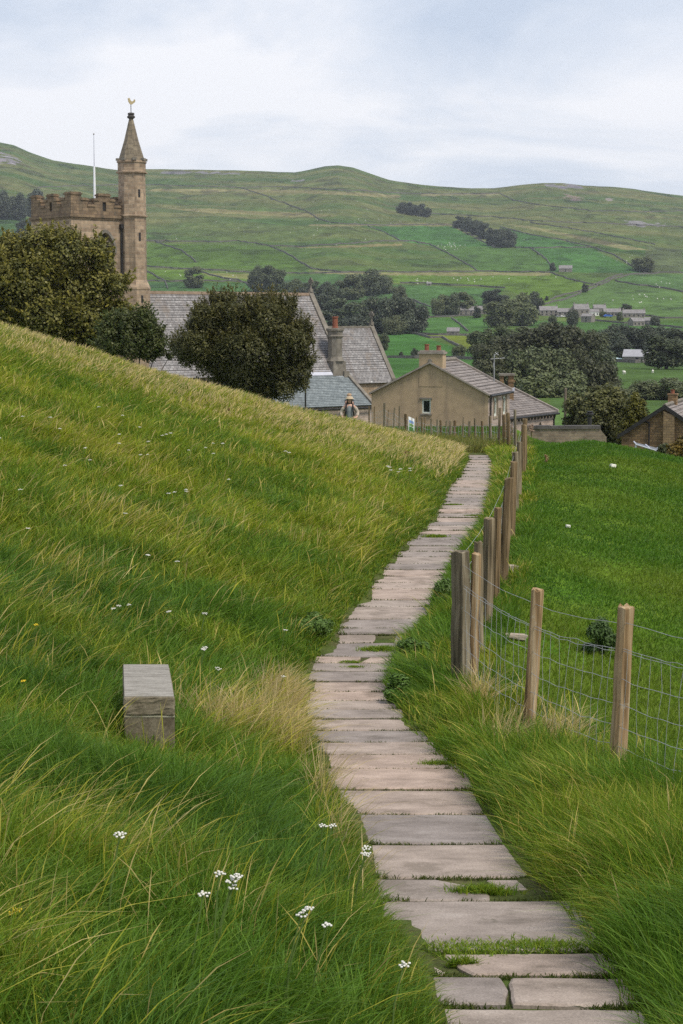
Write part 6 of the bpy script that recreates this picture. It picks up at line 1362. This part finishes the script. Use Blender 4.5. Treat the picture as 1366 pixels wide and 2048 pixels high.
for px, yt, rad in FPX:
    Y = float(np.interp(px, [738, 800, 880, 985, 1035], [76, 68, 60, 50.5, 46])) + random.uniform(-.6, .6)
    p = at(px, yt, Y); b = Vector((p.x + random.uniform(-.04, .04), Y, Hs(p.x, Y))); p.z = max(p.z, b.z + .8); FPp.append((b, p)); post(far_f, b, p, rad * .62, random.choice([OLDW, OLDW, BROWNW]), sides=7)
netting(far_f, FPp[::2], [.15, .4, .62, .85], 0, .5, .005, seed=7, sag=.05)
# ------------------------------------------------------------------ information board
p = at(823, 862, 64.5); gb = Hs(p.x, 64.5); ib = empty('information_board', (p.x, 64.5, gb), 'slanting information board with a blue and green picture among the far fence posts', 'sign'); h1, h0 = zat(833, 64.5) - gb, zat(862, 64.5) - gb
def flat(name, col): return noisy(name, [(.3, tuple(c * .9 for c in col)), (.7, tuple(min(1, c * 1.1) for c in col))], scale=6, bstr=0, rough=.5)
q = MB(); x0, x1 = -.11, .11
q.hexa([(x0, 0, h0), (x1, .12, h0 - .1), (x1, .17, h0 - .1), (x0, .05, h0), (x0, 0, h1), (x1, .12, h1 - .1), (x1, .17, h1 - .1), (x0, .05, h1)]).build('panel', WHITEP, ib)
def sl_(f0, f1, nm, col):
    hh = h1 - h0; a, b = h0 + hh * f0, h0 + hh * f1
    MB().face([(x0 + .025, .006, a - .01), (x1 - .025, .106, a - .09), (x1 - .025, .106, b - .09), (x0 + .025, .006, b - .01)]).build('picture', flat(nm, col), ib, fix=False)
sl_(.06, .36, 'print_green', (.05, .20, .05)); sl_(.40, .58, 'print_field', (.16, .30, .10)); sl_(.62, .80, 'print_blue', (.16, .28, .55))
MB().box((-.03, .06, -.2), (.03, .11, h1 - .05)).build('post', OLDW, ib)
# ------------------------------------------------------------------ stone bench at the path side
BS = noisy('bench_stone', [(.28, (.080, .064, .040)), (.5, (.175, .148, .102)), (.75, (.30, .26, .19))], scale=9, detail=9, bstr=.7, bdist=.01, fine=90, patches=[(14, .66, (.075, .066, .046)), (22, .70, (.34, .32, .27)), (11, .71, (.20, .165, .045))])
BT = noisy('bench_top_stone', [(.28, (.160, .145, .122)), (.5, (.245, .228, .200)), (.75, (.34, .32, .285))], scale=12, detail=9, stretch=(.5, 2, 1), bstr=.4, bdist=.006, fine=120, patches=[(16, .67, (.10, .092, .08))])
YB = 10.45; a, b = at(247, 1393, YB), at(350, 1396, YB); YK = YB * 1.098; c, d = at(338, 1320, YK), at(245, 1320.5, YK)
zt = (a.z + b.z) / 2; hz = (1435 - 1394) / F * YB
def rough(o, amp):      # chipped, worn faces
    bm = bmesh.new(); bm.from_mesh(o.data); bmesh.ops.subdivide_edges(bm, edges=[e for e in bm.edges if e.calc_length() > .08], cuts=6, use_grid_fill=True)
    r = random.Random(3)
    for v in bm.verts: v.co += Vector((r.uniform(-1, 1), r.uniform(-1, 1), r.uniform(-1, .3))) * amp * (.25 + 1.0 * float(vnoise(v.co.x * 9 + v.co.z * 7, v.co.y * 9, 3)) ** 3)
    bm.to_mesh(o.data); bm.free(); auto_uv(o.data); return o
bench = empty('stone_bench', ((a.x + b.x) / 2, (YB + YK) / 2, Hs(a.x, YB)), 'low weathered stone bench standing end-on in the grass left of the path', 'bench')
o = Vector(bench.location); L_ = [Vector((p.x, p.y, zt)) - o for p in (a, b, c, d)]
mb = MB()
up = [Vector((0, 0, -hz + .006))] * 4
mb.hexa([p + u for p, u in zip(L_, up)] + L_); seat = rough(mb.build('seat', BS, bench, bevel=.014), .0045)
tp = MB(); cc = sum(L_, Vector()) / 4; tp.hexa([p.lerp(cc, .035) + Vector((0, 0, -.01)) for p in L_] + [p.lerp(cc, .04) + Vector((0, 0, .004)) for p in L_]); tp.build('worn_top', BT, seat)
lo = [p.lerp(cc, .015) + Vector((0, 0, -hz)) for p in L_]; dn_ = [p + Vector((0, 0, -.62)) for p in lo]
mb = MB(); f1 = lambda A_, t: [A_[0], A_[1], A_[1].lerp(A_[2], t), A_[0].lerp(A_[3], t)]; f2 = lambda A_, t: [A_[0].lerp(A_[3], t), A_[1].lerp(A_[2], t), A_[2], A_[3]]
MB().hexa(f1(dn_, .3) + f1(lo, .3)).build('support', BS, bench, bevel=.01); MB().hexa(f2(dn_, .72) + f2(lo, .72)).build('support', BS, bench, bevel=.01)
mo = MB(); mo.hexa([p + Vector((0, 0, -.003)) for p in f1([q.lerp(cc, .010) + Vector((0, 0, -hz)) for q in L_], .29)] + [p + Vector((0, 0, .010)) for p in f1([q.lerp(cc, .010) + Vector((0, 0, -hz)) for q in L_], .29)]); mo.build('mortar_bed', noisy('pale_mortar', [(.3, (.30, .27, .18)), (.7, (.46, .43, .33))], scale=15, bstr=.3), bench)
# ------------------------------------------------------------------ loose stones
STN = noisy('pale_stone', [(.3, (.26, .21, .16)), (.7, (.42, .36, .29))], scale=6, bstr=.5, bdist=.02)
CHALK = noisy('white_stone', [(.3, (.62, .60, .52)), (.7, (.78, .76, .68))], scale=6, bstr=.2)
def stone(px, py, wpx, hpx, label, mat, rz=0.0, seed=1, long=1.0):
    p = ground_hit(px, py); s = p.y / F; r = random.Random(seed); bm = bmesh.new(); bmesh.ops.create_cube(bm, size=1.0); bmesh.ops.subdivide_edges(bm, edges=bm.edges[:], cuts=2, use_grid_fill=True)
    for v in bm.verts:
        v.co = v.co.lerp(v.co.normalized() * .62, .35); v.co += Vector((r.uniform(-.05, .05), r.uniform(-.05, .05), r.uniform(-.05, .05)))
    me = bpy.data.meshes.new('stone'); bm.to_mesh(me); bm.free(); auto_uv(me); me.materials.append(mat)
    o = bpy.data.objects.new('stone', me); COL.objects.link(o); o.scale = (wpx * s, wpx * s * .8 * long, hpx * s * 1.15); o.location = p + Vector((0, 0, hpx * s * .38 + .02)); o.rotation_euler = (0, .1, rz)
    return tag(o, label, 'stone', 'loose stones in the pasture')
stone(1023, 1150, 24, 18, 'brownish squared stone lying just behind the leaning brown post', STN, .5, 1)
stone(1226, 936, 11, 6, 'white stone high in the pasture', CHALK, .3, 2); stone(1136, 1057, 9, 5, 'white stone in the middle of the pasture', CHALK, 1, 3)
stone(1028, 1280, 52, 9, 'long pale flat stone seen through the front netting', STN, .1, 4, .5)
# ------------------------------------------------------------------ flowers
PET = noisy('white_petal', [(.3, (.62, .60, .54)), (.7, (.78, .76, .70))], scale=20, bstr=0)
YPET = noisy('yellow_petal', [(.3, (.70, .48, .03)), (.7, (.82, .62, .05))], scale=20, bstr=0)
GST = noisy('flower_stem', [(.3, (.07, .12, .025)), (.7, (.12, .18, .04))], scale=10, bstr=0)
def yarrow(px, py, heads, label, pet=PET, hscale=1.0, sp=.09, hr=.030, cat='flower', name='yarrow', group='white yarrow in the grass'):
    """PX, PY: where its flower heads show; the plant is rooted where its stems meet the ground"""
    hgt = .34 * hscale; d = ray(px, py); Y = 5.0
    while Y < 60:
        q = CAM + d * (Y / d.y)
        if q.z - hgt <= Hs(q.x, q.y): break
        Y += .02
    r = random.Random(int(px * 7 + py)); g = Vector((q.x - .05, q.y, Hs(q.x - .05, q.y))); t = empty(name, g, label, cat, group)
    st = MB(); hm = []
    for k in range(heads):
        e_ = q - g + Vector((r.uniform(-1, 1) * sp * (.3 if heads == 1 else 1), r.uniform(-1, 1) * sp, r.uniform(-.04, .03) * hscale)); st.tube([(r.uniform(-.01, .01), 0, -.02), (e_.x * .4, e_.y * .4, e_.z * .55), e_], [.0035, .003, .0022], 5, False); hm.append(e_)
    st.build('stem', GST, t, fix=False)
    for e_ in hm:
        mb = MB()
        for k in range(r.randint(8, 13)):
            a_ = k * 2.4; rr = hr * math.sqrt(k / 11.0) * 1.25; c_ = e_ + Vector((math.cos(a_) * rr, math.sin(a_) * rr, r.uniform(-.004, .006) - rr * .15))
            mb.lathe(c_, [(.002, -.003), (hr * .27, 0), (hr * .22, .003), (.001, .004)], 6, r.random(), False)
        mb.build('flower_head', pet, t, fix=False)
    return t
for px, py, n, lab in [(455, 1752, 4, 'big white yarrow cluster low on the left foreground'), (655, 1655, 2, 'white yarrow pair leaning to the path edge'), (728, 1702, 2, 'white yarrow at the very edge of the flagstones'), (595, 1836, 2, 'left one of two white yarrows near the path bottom'), (650, 1838, 1, 'right one of two white yarrows near the path bottom'), (240, 1690, 1, 'single white yarrow in front of the stone bench'), (808, 1912, 1, 'lowest white yarrow beside the cracked flags'), (410, 1798, 1, 'small white yarrow below the big cluster'), (410, 1299, 3, 'white yarrow cluster behind the stone bench to its right'), (430, 1340, 2, 'white yarrow pair right of the bench top'), (571, 1258, 1, 'single white yarrow near the dark leafy clump'), (340, 1223, 1, 'white yarrow above the back of the bench'), (411, 1222, 2, 'white yarrow pair farther up from the bench'), (235, 1213, 2, 'white yarrow pair up the slope left of the bench'), (258, 1212, 1, 'lone white yarrow up the slope above the bench'), (566, 1345, 1, 'white yarrow in the straw by the path'),
                       (785, 935, 3, 'white yarrow patch near the path top'), (800, 940, 3, 'second white yarrow patch near the path top'), (822, 938, 2, 'right end white yarrow patch near the path top'), (575, 905, 2, 'white yarrow high on the straw coloured slope')]:
    big_ = py > 1100; yarrow(px, py, n, lab, sp=.035 if big_ else .09, hr=.017 if big_ else .026)
rs = random.Random(9)
for k in range(34):
    px, py = (rs.gauss(290, 130), rs.gauss(880, 48)) if k < 26 else (rs.uniform(30, 560), rs.uniform(960, 1130))
    yarrow(px, py, 1, 'tiny white yarrow head scattered on the upper hillside', hr=.020, group='tiny yarrow heads on the upper hillside')
for px, py, lab in [(95, 1876, 'yellow flower lowest at the left edge'), (20, 1818, 'yellow flower pair at the left photo edge'), (38, 1886, 'small yellow flower between two others at the left edge'), (72, 1255, 'yellow flower up the slope at the left'), (45, 1370, 'tiny yellow flower left of the bench')]: yarrow(px, py, 2 if 'pair' in lab else 1, lab, YPET, .85, .03, .012, name='buttercup', group='yellow flowers at the left edge')
# ------------------------------------------------------------------ the walker
SKIN = noisy('skin', [(.3, (.46, .27, .20)), (.7, (.54, .33, .25))], scale=12, rough=.55, bstr=0)
def skinned(name, J, E, mat, parent, lv=2):
    keys = list(J); bm = bmesh.new(); vs = {k: bm.verts.new(J[k][0]) for k in keys}
    for a_, b_ in E: bm.edges.new((vs[a_], vs[b_]))
    me = bpy.data.meshes.new(name); bm.to_mesh(me); bm.free(); o = bpy.data.objects.new(name, me); COL.objects.link(o); o.parent = parent; me.materials.append(mat)
    md = o.modifiers.new('skin', 'SKIN'); md.use_smooth_shade = True
    sv = me.skin_vertices[0].data
    for i, k in enumerate(keys): r_ = J[k][1]; sv[i].radius = (r_, r_) if not isinstance(r_, tuple) else r_; sv[i].use_root = (i == 0)
    o.modifiers.new('sub', 'SUBSURF').levels = lv; o.modifiers['sub'].render_levels = lv
    return o
def fingers(J, E, wrist, hand, out, side):
    w_, h_ = Vector(wrist), Vector(hand); d = (h_ - w_).normalized(); s_ = Vector(side)
    J['palm' + out] = (w_ + d * .07, .026); E.append(('wrist' + out, 'palm' + out))
    for k, l in enumerate((.068, .078, .072, .055)):
        p = w_ + d * .095 + s_ * (.027 - .018 * k); J['k%d' % k + out] = (p, .0095); J['f%d' % k + out] = (p + d * l * .5 + Vector((0, -.012, 0)), .0085); J['t%d' % k + out] = (p + d * l + Vector((0, -.035, -.005)), .007)
        E += [('palm' + out, 'k%d' % k + out), ('k%d' % k + out, 'f%d' % k + out), ('f%d' % k + out, 't%d' % k + out)]
    J['th' + out] = (w_ + d * .05 + s_ * .045, .0105); J['tt' + out] = (w_ + d * .085 + s_ * .062 + Vector((0, -.01, 0)), .0085); E += [('palm' + out, 'th' + out), ('th' + out, 'tt' + out)]
PY_ = 63.0; pp = at(699, 800, PY_); gz = Hs(pp.x, PY_)
HT = zat(792, PY_) - .02        # top of the hat
def head_bits(parent, c, k, hat=True):
    for s in (-1, 1):
        MB().lathe(c + Vector((s * .034 * k, -.094 * k, .004 * k)), [(.001, -.010 * k), (.011 * k, -.004 * k), (.011 * k, .004 * k), (.001, .010 * k)], 8).build('eye', GUTTER, parent)
    MB().box(tuple(c + Vector((-.026 * k, -.093 * k, -.064 * k))), tuple(c + Vector((.026 * k, -.084 * k, -.054 * k)))).build('mouth', noisy('lip', [(.3, (.36, .14, .12)), (.7, (.42, .18, .15))], scale=9, bstr=0), parent)
stature = 1.76; base_z = HT - stature
man = empty('person', (pp.x, PY_, base_z), 'walker in a grey jacket and brimmed hat with dark backpack straps, coming over the rise', 'person', 'people on the path')
V_ = Vector
arms = {}
J = {'pelvis': (V_((0, 0, .93)), .115), 'waist': (V_((0, 0, 1.08)), .11), 'chest': (V_((0, 0, 1.30)), .13), 'collar': (V_((0, 0, 1.43)), .075), 'neck': (V_((0, -.005, 1.50)), .052), 'jaw': (V_((0, -.015, 1.565)), .074), 'head': (V_((0, -.01, 1.65)), .093), 'crown': (V_((0, 0, 1.71)), .070), 'nose': (V_((0, -.105, 1.605)), .012)}
E = [('pelvis', 'waist'), ('waist', 'chest'), ('chest', 'collar'), ('collar', 'neck'), ('neck', 'jaw'), ('jaw', 'head'), ('head', 'crown'), ('head', 'nose')]
for s, n in ((-1, 'a'), (1, 'b')):
    J['sh' + n] = (V_((s * .18, 0, 1.40)), .062); J['el' + n] = (V_((s * .30, .03, 1.18)), .045); J['fa' + n] = (V_((s * .27, -.10, 1.05)), .038); J['wrist' + n] = (V_((s * .22, -.20, 1.00)), .028)
    E += [('collar', 'sh' + n), ('sh' + n, 'el' + n), ('el' + n, 'fa' + n), ('fa' + n, 'wrist' + n)]
    fingers(J, E, J['wrist' + n][0], J['wrist' + n][0] + V_((-s * .05, -.10, .02)), n, (-s * .3, .3, .9))
    st_ = -.16 if s < 0 else .14
    J['hip' + n] = (V_((s * .095, 0, .88)), .095); J['knee' + n] = (V_((s * .10, st_ * .45 - .02, .48)), .062); J['calf' + n] = (V_((s * .10, st_ * .75, .30)), .055); J['ank' + n] = (V_((s * .10, st_, .085)), .038); J['toe' + n] = (V_((s * .11, st_ - .17, .04)), .036)
    E += [('pelvis', 'hip' + n), ('hip' + n, 'knee' + n), ('knee' + n, 'calf' + n), ('calf' + n, 'ank' + n), ('ank' + n, 'toe' + n)]
body = skinned('body', J, E, SKIN, man)
JK = noisy('grey_cloth', [(.3, (.15, .17, .18)), (.7, (.23, .255, .265))], scale=8, bstr=.3); TRS = noisy('dark_trousers', [(.3, (.06, .07, .07)), (.7, (.10, .11, .11))], scale=8, bstr=.3); SLV = noisy('pale_sleeve', [(.3, (.34, .29, .24)), (.7, (.44, .38, .32))], scale=8, bstr=.2)
def sub(J, keys, grow): return {k: (J[k][0], J[k][1] + grow) for k in keys}
skinned('jacket', sub(J, ['waist', 'chest', 'collar', 'pelvis', 'sha', 'shb'], .032), [('pelvis', 'waist'), ('waist', 'chest'), ('chest', 'collar'), ('collar', 'sha'), ('collar', 'shb')], JK, man)
for n in 'ab':
    skinned('sleeve', sub(J, ['sh' + n, 'el' + n, 'fa' + n], .026), [('sh' + n, 'el' + n), ('el' + n, 'fa' + n)], SLV, man)
    skinned('boot', sub(J, ['ank' + n, 'toe' + n], .016), [('ank' + n, 'toe' + n)], BARK, man)
skinned('trousers', sub(J, ['pelvis', 'hipa', 'kneea', 'calfa', 'hipb', 'kneeb', 'calfb'], .020), [('pelvis', 'hipa'), ('hipa', 'kneea'), ('kneea', 'calfa'), ('pelvis', 'hipb'), ('hipb', 'kneeb'), ('kneeb', 'calfb')], TRS, man)
HAIR = noisy('dark_hair', [(.3, (.012, .010, .009)), (.7, (.03, .025, .02))], scale=20, bstr=.3)
hr_ = MB(); hr_.lathe((0, .035, 1.53), [(.085, -.06), (.105, 0), (.112, .08), (.108, .15), (.07, .19)], 14); hair = hr_.build('hair', HAIR, man, smooth=True)
HATM = noisy('straw_hat', [(.3, (.38, .30, .20)), (.7, (.48, .39, .27))], scale=20, bstr=.2)
MB().lathe((0, -.005, 1.685), [(.17, -.01), (.175, .0), (.125, .012), (.118, .05), (.10, .075), (.03, .085)], 18).build('hat', HATM, man, smooth=True)
head_bits(man, V_((0, -.005, 1.625)), 1.0)
sp_ = MB()
for s in (-1, 1): sp_.tube([(s * .10, .10, 1.40), (s * .115, .0, 1.485), (s * .12, -.13, 1.40), (s * .13, -.165, 1.25), (s * .16, -.10, 1.08)], .03, 6)
sp_.build('strap', GUTTER, man)
# the child sits in the carrier behind the walker's head
kid = empty('person', (pp.x - .01, PY_ + .27, base_z + 1.18), 'small bareheaded child riding in the carrier above the walker', 'person', 'people on the path')
dz = zat(784.5, PY_ + .27) - (base_z + 1.18) - .02
J2 = {'pelvis': (V_((0, 0, .16)), .085), 'chest': (V_((0, 0, dz - .40)), .085), 'collar': (V_((0, 0, dz - .27)), .05), 'neck': (V_((0, 0, dz - .225)), .036), 'jaw': (V_((0, -.01, dz - .17)), .060), 'head': (V_((0, 0, dz - .10)), .082), 'crown': (V_((0, 0, dz - .045)), .058), 'nose': (V_((0, -.088, dz - .135)), .009)}
E2_ = [('pelvis', 'chest'), ('chest', 'collar'), ('collar', 'neck'), ('neck', 'jaw'), ('jaw', 'head'), ('head', 'crown'), ('head', 'nose')]
for s, n in ((-1, 'a'), (1, 'b')):
    J2['sh' + n] = (V_((s * .10, 0, dz - .30)), .038); J2['el' + n] = (V_((s * .15, -.06, dz - .44)), .03); J2['wrist' + n] = (V_((s * .10, -.15, dz - .42)), .02); E2_ += [('collar', 'sh' + n), ('sh' + n, 'el' + n), ('el' + n, 'wrist' + n)]
    J2['hip' + n] = (V_((s * .07, -.02, .13)), .06); J2['knee' + n] = (V_((s * .13, -.17, .12)), .045); J2['ank' + n] = (V_((s * .17, -.15, -.12)), .03); J2['toe' + n] = (V_((s * .17, -.23, -.14)), .026); E2_ += [('pelvis', 'hip' + n), ('hip' + n, 'knee' + n), ('knee' + n, 'ank' + n), ('ank' + n, 'toe' + n)]
skinned('body', J2, E2_, SKIN, kid); skinned('jacket', sub(J2, ['pelvis', 'chest', 'collar'], .018), [('pelvis', 'chest'), ('chest', 'collar')], TRS, kid)
MB().lathe((0, .012, dz - .10), [(.088, -.01), (.090, .02), (.075, .06), (.03, .085)], 14).build('hair', noisy('fair_hair', [(.3, (.30, .20, .12)), (.7, (.40, .28, .18))], scale=20, bstr=.2), kid, smooth=True); head_bits(kid, V_((0, -.005, dz - .125)), .82)
cr = empty('child_carrier', (pp.x, PY_ + .24, base_z + 1.0), 'dark framed child carrier on the back of the walker', 'carrier'); mb = MB()
for s in (-1, 1): mb.tube([(s * .15, .0, -.1), (s * .16, -.02, .5), (s * .16, .12, .62)], .016, 6)
mb.tube([(-.15, 0, -.1), (.15, 0, -.1)], .016, 6); mb.tube([(-.16, .12, .62), (.16, .12, .62)], .016, 6); mb.build('frame', GUTTER, cr); MB().box((-.13, -.02, .06), (.13, .16, .34)).build('seat', TRS, cr, bevel=.03)
# ------------------------------------------------------------------ the air
def haze(density):
    zs = [(-3500.0, -10.0, -260.0), (3500.0, 4900.0, 420.0)]
    o = MB().box((-3600, -14, -420), (3600, 4900, 470)).build('haze', None)
    m = bpy.data.materials.new('valley_air'); m.use_nodes = True; nt = m.node_tree; nt.nodes.clear()
    out_ = nt.nodes.new('ShaderNodeOutputMaterial'); v = nt.nodes.new('ShaderNodeVolumePrincipled')
    v.inputs['Color'].default_value = (.80, .86, .97, 1); v.inputs['Density'].default_value = density; v.inputs['Anisotropy'].default_value = .2
    nt.links.new(v.outputs[0], out_.inputs['Volume']); o.data.materials.clear(); o.data.materials.append(m)
    tag(o, 'thin grey valley haze', None, None, 'stuff')
haze(0.62e-4)
